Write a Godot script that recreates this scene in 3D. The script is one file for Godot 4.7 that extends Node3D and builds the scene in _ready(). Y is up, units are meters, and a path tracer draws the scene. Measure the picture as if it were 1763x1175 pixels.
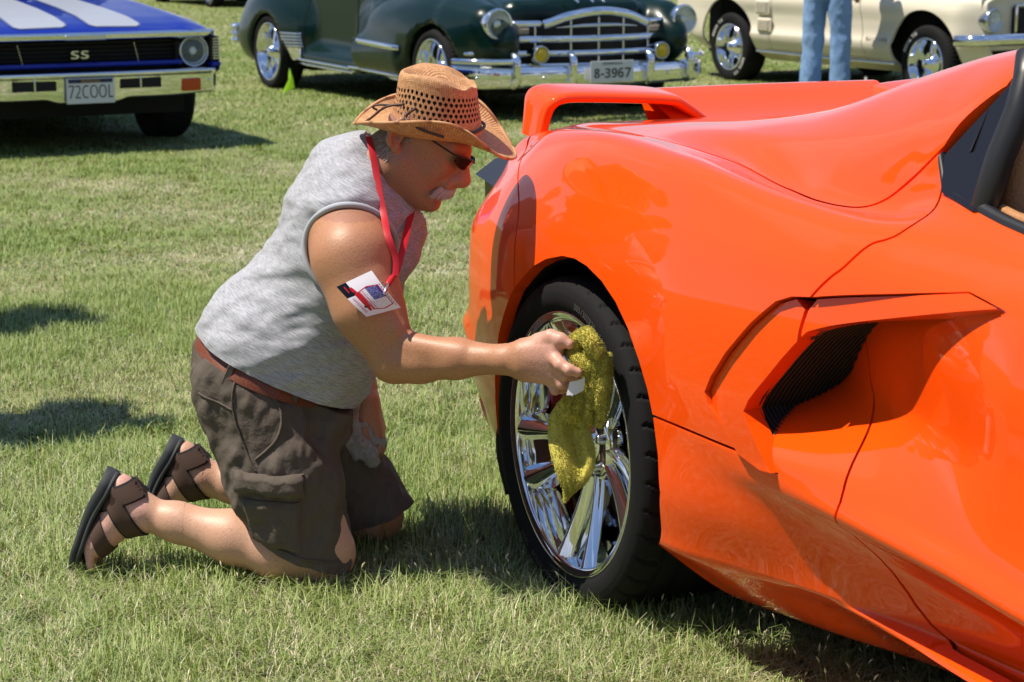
extends Node3D

# ------------------------------------------------------------------ helpers
class MB:
	var v := PackedVector3Array()
	var n := PackedVector3Array()
	var uv := PackedVector2Array()
	var col := PackedColorArray()
	var idx := PackedInt32Array()
	var tint := Color.WHITE
	var xf := Transform3D.IDENTITY

	func vert(p: Vector3, nn: Vector3, u := Vector2.ZERO) -> int:
		v.append(xf * p)
		n.append((xf.basis * nn).normalized())
		uv.append(u)
		col.append(tint)
		return v.size() - 1

	func tri(a: int, b: int, c: int) -> void:
		var g := (v[b] - v[a]).cross(v[c] - v[a])
		if g.dot(n[a] + n[b] + n[c]) > 0.0:
			idx.append(a); idx.append(c); idx.append(b)
		else:
			idx.append(a); idx.append(b); idx.append(c)

	func quad(a: int, b: int, c: int, d: int) -> void:
		tri(a, b, c)
		tri(a, c, d)

	func flat(pts: Array, out := Vector3.ZERO) -> void:
		# a flat convex face; its normal points along out (or away from xf origin)
		var g: Vector3 = (pts[1] - pts[0]).cross(pts[2] - pts[0])
		if g.length() < 1e-12 and pts.size() > 3:
			g = (pts[2] - pts[0]).cross(pts[3] - pts[0])
		g = g.normalized()
		if out != Vector3.ZERO and g.dot(out) < 0.0:
			g = -g
		var k := []
		for p in pts:
			k.append(vert(p, g, Vector2(p.x + p.z, p.y)))
		for i in range(1, pts.size() - 1):
			tri(k[0], k[i], k[i + 1])

	func grid(rows: Array, close_u := false, close_v := false, flip := false, uvs := Vector2.ONE) -> void:
		# rows: Array of PackedVector3Array; smooth normals from neighbours
		var m := rows.size()
		var w: int = rows[0].size()
		var base := v.size()
		for i in m:
			for j in w:
				var i0 := i - 1
				var i1 := i + 1
				var j0 := j - 1
				var j1 := j + 1
				if close_u:
					i0 = (i0 + m) % m
					i1 = i1 % m
				else:
					i0 = maxi(i0, 0)
					i1 = mini(i1, m - 1)
				if close_v:
					j0 = (j0 + w) % w
					j1 = j1 % w
				else:
					j0 = maxi(j0, 0)
					j1 = mini(j1, w - 1)
				var du: Vector3 = rows[i1][j] - rows[i0][j]
				var dv: Vector3 = rows[i][j1] - rows[i][j0]
				if du.length_squared() < 1e-12:
					var jj := (j + w / 2) % w
					du = rows[i1][j] - rows[i1][jj] if i == 0 else rows[i0][jj] - rows[i0][j]
					if i == 0:
						du = rows[i1][j] - rows[i0][j] + (rows[i1][(j + 1) % w] - rows[i0][j])
				if dv.length_squared() < 1e-12:
					var ii := clampi(i + (1 if i < m / 2 else -1), 0, m - 1)
					dv = rows[ii][j1] - rows[ii][j0]
				var g := du.cross(dv)
				if flip:
					g = -g
				vert(rows[i][j], g, Vector2(float(i) / maxf(m - 1, 1) * uvs.x, float(j) / maxf(w - 1, 1) * uvs.y))
		for i in (m if close_u else m - 1):
			for j in (w if close_v else w - 1):
				var a := base + i * w + j
				var b := base + ((i + 1) % m) * w + j
				var c := base + ((i + 1) % m) * w + (j + 1) % w
				var d := base + i * w + (j + 1) % w
				quad(a, b, c, d)

	func box(c: Vector3, s: Vector3, r := 0.0) -> void:
		# box with chamfered edges
		var h := s * 0.5
		r = minf(r, minf(h.x, minf(h.y, h.z)) * 0.98)
		if r <= 0.0:
			for ax in 3:
				for sg in [-1.0, 1.0]:
					var o := Vector3.ZERO; o[ax] = sg
					var u := Vector3.ZERO; u[(ax + 1) % 3] = h[(ax + 1) % 3]
					var w := Vector3.ZERO; w[(ax + 2) % 3] = h[(ax + 2) % 3]
					var p := c + o * h[ax]
					flat([p - u - w, p + u - w, p + u + w, p - u + w], o)
			return
		for ax in 3:
			var a1 := (ax + 1) % 3
			var a2 := (ax + 2) % 3
			for sg in [-1.0, 1.0]:
				var o := Vector3.ZERO; o[ax] = sg
				var u := Vector3.ZERO; u[a1] = h[a1] - r
				var w := Vector3.ZERO; w[a2] = h[a2] - r
				var p := c + o * h[ax]
				flat([p - u - w, p + u - w, p + u + w, p - u + w], o)
			for s1 in [-1.0, 1.0]:
				for s2 in [-1.0, 1.0]:
					var l := Vector3.ZERO; l[ax] = h[ax] - r
					var p1 := Vector3.ZERO; p1[a1] = s1 * h[a1]; p1[a2] = s2 * (h[a2] - r)
					var p2 := Vector3.ZERO; p2[a1] = s1 * (h[a1] - r); p2[a2] = s2 * h[a2]
					flat([c + p1 - l, c + p1 + l, c + p2 + l, c + p2 - l], p1 + p2)
		for sx in [-1.0, 1.0]:
			for sy in [-1.0, 1.0]:
				for sz in [-1.0, 1.0]:
					var q := Vector3(sx, sy, sz)
					flat([c + q * Vector3(h.x, h.y - r, h.z - r), c + q * Vector3(h.x - r, h.y, h.z - r), c + q * Vector3(h.x - r, h.y - r, h.z)], q)

	func tube(path: Array, rad, sides := 8, caps := true, up := Vector3.ZERO, flatness := 1.0) -> void:
		# rad: number or array; flatness scales the second axis
		var rows := []
		var prev := up
		for i in path.size():
			var t: Vector3 = path[mini(i + 1, path.size() - 1)] - path[maxi(i - 1, 0)]
			t = t.normalized()
			var b := prev
			if b == Vector3.ZERO:
				b = Vector3.UP if absf(t.y) < 0.9 else Vector3.RIGHT
			b = (b - t * b.dot(t)).normalized()
			if up == Vector3.ZERO:
				prev = b
			var c := t.cross(b)
			var r: float = rad[i] if rad is Array or rad is PackedFloat32Array else rad
			var row := PackedVector3Array()
			for k in sides:
				var an := TAU * k / sides
				row.append(path[i] + b * cos(an) * r + c * sin(an) * r * flatness)
			rows.append(row)
		if caps:
			var first := PackedVector3Array()
			var last := PackedVector3Array()
			for k in sides:
				first.append(path[0])
				last.append(path[path.size() - 1])
			rows.push_front(first)
			rows.append(last)
		var start := v.size()
		grid(rows, false, true, true)
		if caps:
			# cap normals along the axis
			var t0: Vector3 = (xf.basis * (path[0] - path[1])).normalized()
			var t1: Vector3 = (xf.basis * (path[path.size() - 1] - path[path.size() - 2])).normalized()
			for k in sides:
				n[start + k] = t0
				n[v.size() - sides + k] = t1

	func lathe(prof: Array, sides := 48, axis := 2) -> void:
		# prof: Vector2(along axis, radius); axis 0 x, 1 y, 2 z
		var rows := []
		for p in prof:
			var row := PackedVector3Array()
			for k in sides:
				var an := TAU * k / sides
				var c: float = cos(an) * p.y
				var s: float = sin(an) * p.y
				if axis == 2: row.append(Vector3(c, s, p.x))
				elif axis == 1: row.append(Vector3(s, p.x, c))
				else: row.append(Vector3(p.x, c, s))
			rows.append(row)
		grid(rows, false, true, true)

	func ball(c: Vector3, r: Vector3, a := 10, b := 16) -> void:
		var base := v.size()
		for i in a + 1:
			var th := PI * i / a
			for j in b:
				var ph := TAU * j / b
				var d := Vector3(sin(th) * cos(ph), cos(th), sin(th) * sin(ph))
				vert(c + d * r, d / r)
		for i in a:
			for j in b:
				quad(base + i * b + j, base + (i + 1) * b + j, base + (i + 1) * b + (j + 1) % b, base + i * b + (j + 1) % b)

	func prism(poly: Array, z0: float, z1: float, bev := 0.0) -> void:
		# polygon in xy, extruded along z, chamfer at z1
		var pv := PackedVector2Array(poly)
		if Geometry2D.is_polygon_clockwise(pv):
			pv.reverse()
		var inner := pv
		if bev > 0.0:
			var off := PackedVector2Array()
			var m := pv.size()
			for i in m:
				var e0 := (pv[i] - pv[(i + m - 1) % m]).normalized()
				var e1 := (pv[(i + 1) % m] - pv[i]).normalized()
				var nn := Vector2(-e0.y - e1.y, e0.x + e1.x)
				var l := maxf(nn.length_squared() * 0.5, 0.3)
				off.append(pv[i] + nn / l * bev)
			inner = off
		var top := z1
		var shoulder := z1 - bev * signf(z1 - z0)
		var dir := Vector3(0, 0, signf(z1 - z0))
		var t := Geometry2D.triangulate_polygon(inner)
		var k := []
		for p in inner:
			k.append(vert(Vector3(p.x, p.y, top), dir, p))
		for i in range(0, t.size(), 3):
			tri(k[t[i]], k[t[i + 1]], k[t[i + 2]])
		k = []
		for p in pv:
			k.append(vert(Vector3(p.x, p.y, z0), -dir, p))
		t = Geometry2D.triangulate_polygon(pv)
		for i in range(0, t.size(), 3):
			tri(k[t[i]], k[t[i + 1]], k[t[i + 2]])
		for i in pv.size():
			var j := (i + 1) % pv.size()
			var e := (pv[j] - pv[i]).normalized()
			var o := Vector3(e.y, -e.x, 0)
			flat([Vector3(pv[i].x, pv[i].y, z0), Vector3(pv[j].x, pv[j].y, z0), Vector3(pv[j].x, pv[j].y, shoulder), Vector3(pv[i].x, pv[i].y, shoulder)], o)
			if bev > 0.0:
				flat([Vector3(pv[i].x, pv[i].y, shoulder), Vector3(pv[j].x, pv[j].y, shoulder), Vector3(inner[j].x, inner[j].y, top), Vector3(inner[i].x, inner[i].y, top)], o + dir)

	func mesh(mat: Material) -> ArrayMesh:
		var am := ArrayMesh.new()
		if idx.is_empty():
			return am
		var arr := []
		arr.resize(Mesh.ARRAY_MAX)
		arr[Mesh.ARRAY_VERTEX] = v
		arr[Mesh.ARRAY_NORMAL] = n
		arr[Mesh.ARRAY_TEX_UV] = uv
		arr[Mesh.ARRAY_COLOR] = col
		arr[Mesh.ARRAY_INDEX] = idx
		am.add_surface_from_arrays(Mesh.PRIMITIVE_TRIANGLES, arr)
		am.surface_set_material(0, mat)
		return am


func put(called: String, mb: MB, mat: Material, parent: Node3D = null) -> MeshInstance3D:
	var o := MeshInstance3D.new()
	o.name = called
	o.mesh = mb.mesh(mat)
	(parent if parent else self).add_child(o, true)
	return o

var names := {}

func numbered(called: String) -> String:
	var k: int = names.get(called, 0)
	names[called] = k + 1
	return called if k == 0 else "%s_%03d" % [called, k]

func tag(o: Node, label: String, category := "", group := "", kind := "") -> void:
	if label: o.set_meta("label", label)
	if category: o.set_meta("category", category)
	if group: o.set_meta("group", group)
	if kind: o.set_meta("kind", kind)

func thing(called: String, label: String, category: String, at := Vector3.ZERO, turn := 0.0, group := "") -> Node3D:
	var o := Node3D.new()
	o.name = numbered(called)
	add_child(o)
	o.position = at
	o.rotation.y = turn
	tag(o, label, category, group)
	return o

func part(called: String, parent: Node3D, at := Vector3.ZERO) -> Node3D:
	var o := Node3D.new()
	o.name = called
	parent.add_child(o, true)
	o.position = at
	return o

func lin(r: float, g: float, b: float) -> Color:
	return Color(r, g, b).linear_to_srgb()

func mat(c: Color, rough := 0.5, metal := 0.0, called := "") -> StandardMaterial3D:
	var m := StandardMaterial3D.new()
	m.albedo_color = c
	m.roughness = rough
	m.metallic = metal
	m.resource_name = called
	return m

func noise(freq: float, octaves := 4, kind := FastNoiseLite.TYPE_SIMPLEX_SMOOTH, sd := 1) -> FastNoiseLite:
	var f := FastNoiseLite.new()
	f.noise_type = kind
	f.seed = sd
	f.frequency = freq
	f.fractal_octaves = octaves
	return f

func noise_tex(f: FastNoiseLite, size := 512, ramp: Gradient = null, normal := 0.0) -> NoiseTexture2D:
	var t := NoiseTexture2D.new()
	t.width = size
	t.height = size
	t.seamless = true
	t.noise = f
	if ramp: t.color_ramp = ramp
	if normal > 0.0:
		t.as_normal_map = true
		t.bump_strength = normal
	return t

func ramp(offs: Array, cols: Array) -> Gradient:
	var g := Gradient.new()
	g.offsets = PackedFloat32Array(offs)
	g.colors = PackedColorArray(cols)
	return g

func smooth(a: float, b: float, x: float) -> float:
	var t := clampf((x - a) / (b - a), 0.0, 1.0)
	return t * t * (3.0 - 2.0 * t)

func spline(pts: Array, per := 8) -> Array:
	var out := []
	for i in pts.size() - 1:
		var p0 = pts[maxi(i - 1, 0)]
		var p1 = pts[i]
		var p2 = pts[i + 1]
		var p3 = pts[mini(i + 2, pts.size() - 1)]
		for k in per:
			out.append(p1.cubic_interpolate(p2, p0, p3, float(k) / per))
	out.append(pts[pts.size() - 1])
	return out

var M := {}

# ------------------------------------------------------------------ scene
func _ready() -> void:
	# camera, sky, sun, exposure
	var cam := Camera3D.new()
	cam.name = "camera"
	add_child(cam)
	cam.position = Vector3(0, 1.38, 0)
	cam.rotation_degrees = Vector3(-11.522, 0, 0)
	cam.keep_aspect = Camera3D.KEEP_HEIGHT
	cam.fov = 19.0574
	cam.near = 0.05
	cam.far = 900.0
	var lens := CameraAttributesPhysical.new()
	lens.frustum_focal_length = 12.0 / tan(deg_to_rad(19.0574 / 2.0))
	lens.frustum_focus_distance = 4.15
	lens.frustum_near = 0.05
	lens.frustum_far = 900.0
	lens.exposure_aperture = 10.0
	cam.attributes = lens
	cam.fov = 19.0574
	cam.current = true

	var sky_mat := ProceduralSkyMaterial.new()
	sky_mat.sky_top_color = Color(0.43, 0.56, 0.76)
	sky_mat.sky_horizon_color = Color(0.86, 0.89, 0.93)
	sky_mat.sky_curve = 0.12
	sky_mat.sky_energy_multiplier = 0.85
	sky_mat.ground_bottom_color = Color(0.32, 0.36, 0.2)
	sky_mat.ground_horizon_color = Color(0.6, 0.66, 0.6)
	sky_mat.sun_angle_max = 20.0
	var cloud := NoiseTexture2D.new()
	cloud.width = 1024
	cloud.height = 512
	cloud.seamless = true
	cloud.noise = noise(0.009, 5, FastNoiseLite.TYPE_SIMPLEX_SMOOTH, 7)
	cloud.color_ramp = ramp([0.0, 0.58, 0.78, 1.0], [Color(1, 1, 1, 0), Color(1, 1, 1, 0), Color(1, 1, 1, 0.55), Color(1, 1, 1, 0.8)])
	sky_mat.sky_cover = cloud
	sky_mat.sky_cover_modulate = Color(0.9, 0.92, 0.95, 0.5)
	var sky := Sky.new()
	sky.sky_material = sky_mat
	var env := Environment.new()
	env.background_mode = Environment.BG_SKY
	env.sky = sky
	env.tonemap_mode = Environment.TONE_MAPPER_LINEAR
	env.tonemap_exposure = EXPOSURE
	env.sdfgi_enabled = true
	env.ssao_enabled = true
	env.ssil_enabled = true
	var we := WorldEnvironment.new()
	we.name = "environment"
	we.environment = env
	add_child(we)
	var sun := DirectionalLight3D.new()
	sun.name = "sun"
	add_child(sun)
	sun.look_at_from_position(TO_SUN * 10.0, Vector3.ZERO, Vector3.UP)
	sun.light_energy = 1.6
	sun.light_color = Color(1.0, 0.965, 0.9)
	sun.light_angular_distance = 0.5
	sun.shadow_enabled = true

	materials()
	build_ground()
	build_sports_car()
	build_blue_car()
	build_green_car()
	build_cream_car()
	build_person()
	build_towels()
	build_bystanders()
	build_small_things()
	build_grass()
	build_far_trees()

const EXPOSURE := 1.26
const TO_SUN := Vector3(-0.46, 0.87, 0.06)

# ------------------------------------------------------------------ materials shared by several things
func materials() -> void:
	M.chrome = mat(Color(0.92, 0.93, 0.95), 0.05, 1.0, "chrome")
	M.chrome_soft = mat(Color(0.85, 0.86, 0.88), 0.18, 1.0, "soft_chrome")
	M.rubber = mat(lin(0.010, 0.010, 0.0105), 0.8, 0.0, "rubber")
	M.rubber.metallic_specular = 0.3
	M.black = mat(lin(0.012, 0.012, 0.013), 0.6, 0.0, "black_plastic")
	M.black_gloss = mat(lin(0.012, 0.012, 0.016), 0.12, 0.0, "black_gloss")
	M.under = mat(lin(0.01, 0.01, 0.01), 0.9, 0.0, "underbody")
	M.glass = mat(Color(0.75, 0.85, 0.85, 0.12), 0.03, 0.0, "glass")
	M.glass.transparency = BaseMaterial3D.TRANSPARENCY_ALPHA
	M.lens = mat(lin(0.75, 0.78, 0.8), 0.08, 0.6, "lamp_glass")
	M.bowl = mat(lin(0.8, 0.82, 0.84), 0.25, 0.35, "lamp_bowl")
	M.lens.clearcoat_enabled = true
	M.lens.clearcoat_roughness = 0.03

func paint(c: Color, rough := 0.35, coat := 1.0) -> StandardMaterial3D:
	var m := mat(c, rough, 0.0, "paint")
	m.clearcoat_enabled = true
	m.clearcoat = coat
	m.clearcoat_roughness = 0.03
	m.metallic_specular = 0.12
	return m

# ------------------------------------------------------------------ ground and grass
var dry_noise := FastNoiseLite.new()

func dryness(x: float, z: float) -> float:
	return clampf(0.52 + 0.75 * dry_noise.get_noise_2d(x, z) + 0.3 * dry_noise.get_noise_2d(x * 4.3 + 40.0, z * 4.3), 0.0, 1.0)

func build_ground() -> void:
	dry_noise = noise(0.55, 3, FastNoiseLite.TYPE_SIMPLEX_SMOOTH, 21)
	var mb := MB.new()
	var e := 400.0
	mb.flat([Vector3(-e, 0, -e), Vector3(e, 0, -e), Vector3(e, 0, e), Vector3(-e, 0, e)], Vector3.UP)
	var g := mat(Color.WHITE, 0.95, 0.0, "turf")
	g.albedo_texture = noise_tex(noise(0.02, 5, FastNoiseLite.TYPE_SIMPLEX_SMOOTH, 5), 1024, ramp([0.0, 0.35, 0.6, 1.0], [lin(0.07, 0.085, 0.028), lin(0.11, 0.13, 0.042), lin(0.16, 0.17, 0.065), lin(0.24, 0.22, 0.11)]))
	g.uv1_triplanar = true
	g.uv1_world_triplanar = true
	g.uv1_scale = Vector3.ONE * 0.35
	g.metallic_specular = 0.2
	var o := put("ground", mb, g)
	tag(o, "wide mown lawn that all the cars stand on", "lawn", "", "structure")

func blade(mb: MB, base: Vector3, dir: Vector2, h: float, w: float, lean: float, c: Color) -> void:
	# one curved blade of two segments and a tip
	var side := Vector3(-dir.y, 0, dir.x) * w * 0.5
	var d := Vector3(dir.x, 0, dir.y)
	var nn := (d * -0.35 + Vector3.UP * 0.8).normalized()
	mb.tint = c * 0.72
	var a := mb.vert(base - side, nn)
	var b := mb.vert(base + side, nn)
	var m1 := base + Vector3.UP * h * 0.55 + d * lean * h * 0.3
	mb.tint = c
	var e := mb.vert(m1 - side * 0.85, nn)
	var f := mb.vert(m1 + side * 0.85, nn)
	var t := mb.vert(base + Vector3.UP * h * (1.0 - 0.25 * lean) + d * lean * h, nn)
	mb.quad(a, b, f, e)
	mb.tri(e, f, t)

func tuft_mesh(sd: int, count: int, radius: float, h0: float, h1: float, w: float, straw: float, grass_mat: Material) -> ArrayMesh:
	var rng := RandomNumberGenerator.new()
	rng.seed = sd
	var mb := MB.new()
	for i in count:
		var r := radius * sqrt(rng.randf())
		var an := rng.randf() * TAU
		var p := Vector3(cos(an) * r, -0.004, sin(an) * r)
		var dn := rng.randf() * TAU
		var c := Color(0.165, 0.265, 0.055).lerp(Color(0.37, 0.42, 0.165), pow(rng.randf(), 1.15))
		var h := rng.randf_range(h0, h1)
		var lean := rng.randf_range(0.1, 1.4)
		var ww := w * rng.randf_range(0.7, 1.3)
		if rng.randf() < straw:
			c = Color(0.52, 0.46, 0.27).lerp(Color(0.70, 0.65, 0.48), rng.randf())
			lean = rng.randf_range(0.6, 1.8)
			h *= 0.8
			ww *= 0.8
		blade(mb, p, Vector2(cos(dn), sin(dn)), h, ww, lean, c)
	return mb.mesh(grass_mat)

func multi(called: String, mesh: Mesh, list: Array, tints: Array) -> MultiMeshInstance3D:
	var mm := MultiMesh.new()
	mm.transform_format = MultiMesh.TRANSFORM_3D
	mm.use_colors = true
	mm.mesh = mesh
	mm.instance_count = list.size()
	for i in list.size():
		mm.set_instance_transform(i, list[i])
		mm.set_instance_color(i, tints[i])
	var o := MultiMeshInstance3D.new()
	o.name = called
	o.multimesh = mm
	add_child(o, true)
	return o

func build_grass() -> void:
	var gm := mat(Color.WHITE, 0.42, 0.0, "grass_blade")
	gm.vertex_color_use_as_albedo = true
	gm.backlight_enabled = true
	gm.backlight = Color(0.55, 0.6, 0.25)
	gm.metallic_specular = 0.5
	var rng := RandomNumberGenerator.new()
	rng.seed = 99
	# bands: near to far, blades shrink in number and grow in width
	var bands := [[-3.1, -5.2, 1700.0, 16, 0.028, 0.026, 0.084, 0.0021], [-5.2, -8.0, 1150.0, 16, 0.034, 0.020, 0.060, 0.0023], [-8.0, -14.0, 560.0, 20, 0.05, 0.020, 0.048, 0.0036], [-14.0, -24.0, 230.0, 24, 0.08, 0.018, 0.045, 0.006], [-24.0, -48.0, 75.0, 26, 0.14, 0.018, 0.05, 0.011]]
	var bi := 0
	for b in bands:
		var meshes := []
		for k in 5:
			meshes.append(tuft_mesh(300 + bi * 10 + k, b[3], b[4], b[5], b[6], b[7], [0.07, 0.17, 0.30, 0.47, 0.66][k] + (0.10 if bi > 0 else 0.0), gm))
		var lists := [[], [], [], [], []]
		var tints := [[], [], [], [], []]
		var z: float = b[0]
		var step := 0.05
		while z > b[1]:
			var half := -z * 0.262 + 0.55
			var count := int(2.0 * half * step * b[2] + rng.randf())
			for i in count:
				var x := rng.randf_range(-half, half)
				var zz := z - rng.randf() * step
				var dry := dryness(x, zz)
				var k := clampi(int(floor(dry * 5.0 + rng.randf_range(-0.9, 0.9))), 0, 4)
				var sc := rng.randf_range(0.75, 1.2) * lerpf(1.12, 0.72, dry)
				if zz > -4.05 and zz < -3.5 and absf(x - 0.16) < 0.32: sc *= 1.4
				lists[k].append(Transform3D(Basis(Vector3.UP, rng.randf() * TAU).scaled(Vector3(1.0, sc, 1.0)), Vector3(x, 0, zz)))
				var v := rng.randf_range(0.86, 1.12)
				tints[k].append(Color(v, v * rng.randf_range(0.97, 1.03), v * rng.randf_range(0.85, 1.1)))
			z -= step
		for k in 5:
			if lists[k].size():
				var o := multi("grass" if bi + k == 0 else numbered("grass_band"), meshes[k], lists[k], tints[k])
				o.name = numbered("grass")
				tag(o, ["short green blades of lawn grass", "green lawn grass with a few dry blades", "half dry lawn grass", "mostly straw coloured lawn grass", "patches of dry straw in the lawn"][k] + [" in the foreground", " around the kneeling man", " behind the kneeling man", " around the parked old cars", " far behind the old cars"][bi], "grass", "", "stuff")
		bi += 1
	# pale seed heads on thin stalks in the foreground
	var mb := MB.new()
	mb.tint = Color(0.4, 0.42, 0.2)
	mb.tube([Vector3(0, 0, 0), Vector3(0.004, 0.045, 0), Vector3(0.012, 0.078, 0.002)], 0.0005, 3, false)
	mb.tint = Color(0.7, 0.62, 0.4)
	mb.tube([Vector3(0.010, 0.072, 0.002), Vector3(0.013, 0.079, 0.002), Vector3(0.018, 0.085, 0.003)], [0.0008, 0.0024, 0.0006], 5)
	var sl := []
	var st := []
	for i in 2600:
		var z := -3.2 - 5.0 * pow(rng.randf(), 1.4)
		var half := -z * 0.262 + 0.4
		var x := rng.randf_range(-half, half)
		if dryness(x, z) < 0.38: continue
		sl.append(Transform3D(Basis(Vector3.UP, rng.randf() * TAU).rotated(Vector3.RIGHT, rng.randf_range(-0.5, 0.5)).scaled(Vector3.ONE * rng.randf_range(0.55, 0.95)), Vector3(x, 0, z)))
		var v := rng.randf_range(0.8, 1.2)
		st.append(Color(v, v, v))
	var so := multi("seed_heads", mb.mesh(gm), sl, st)
	tag(so, "pale grass seed heads on thin stalks in the foreground lawn", "seed heads", "", "stuff")

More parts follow.
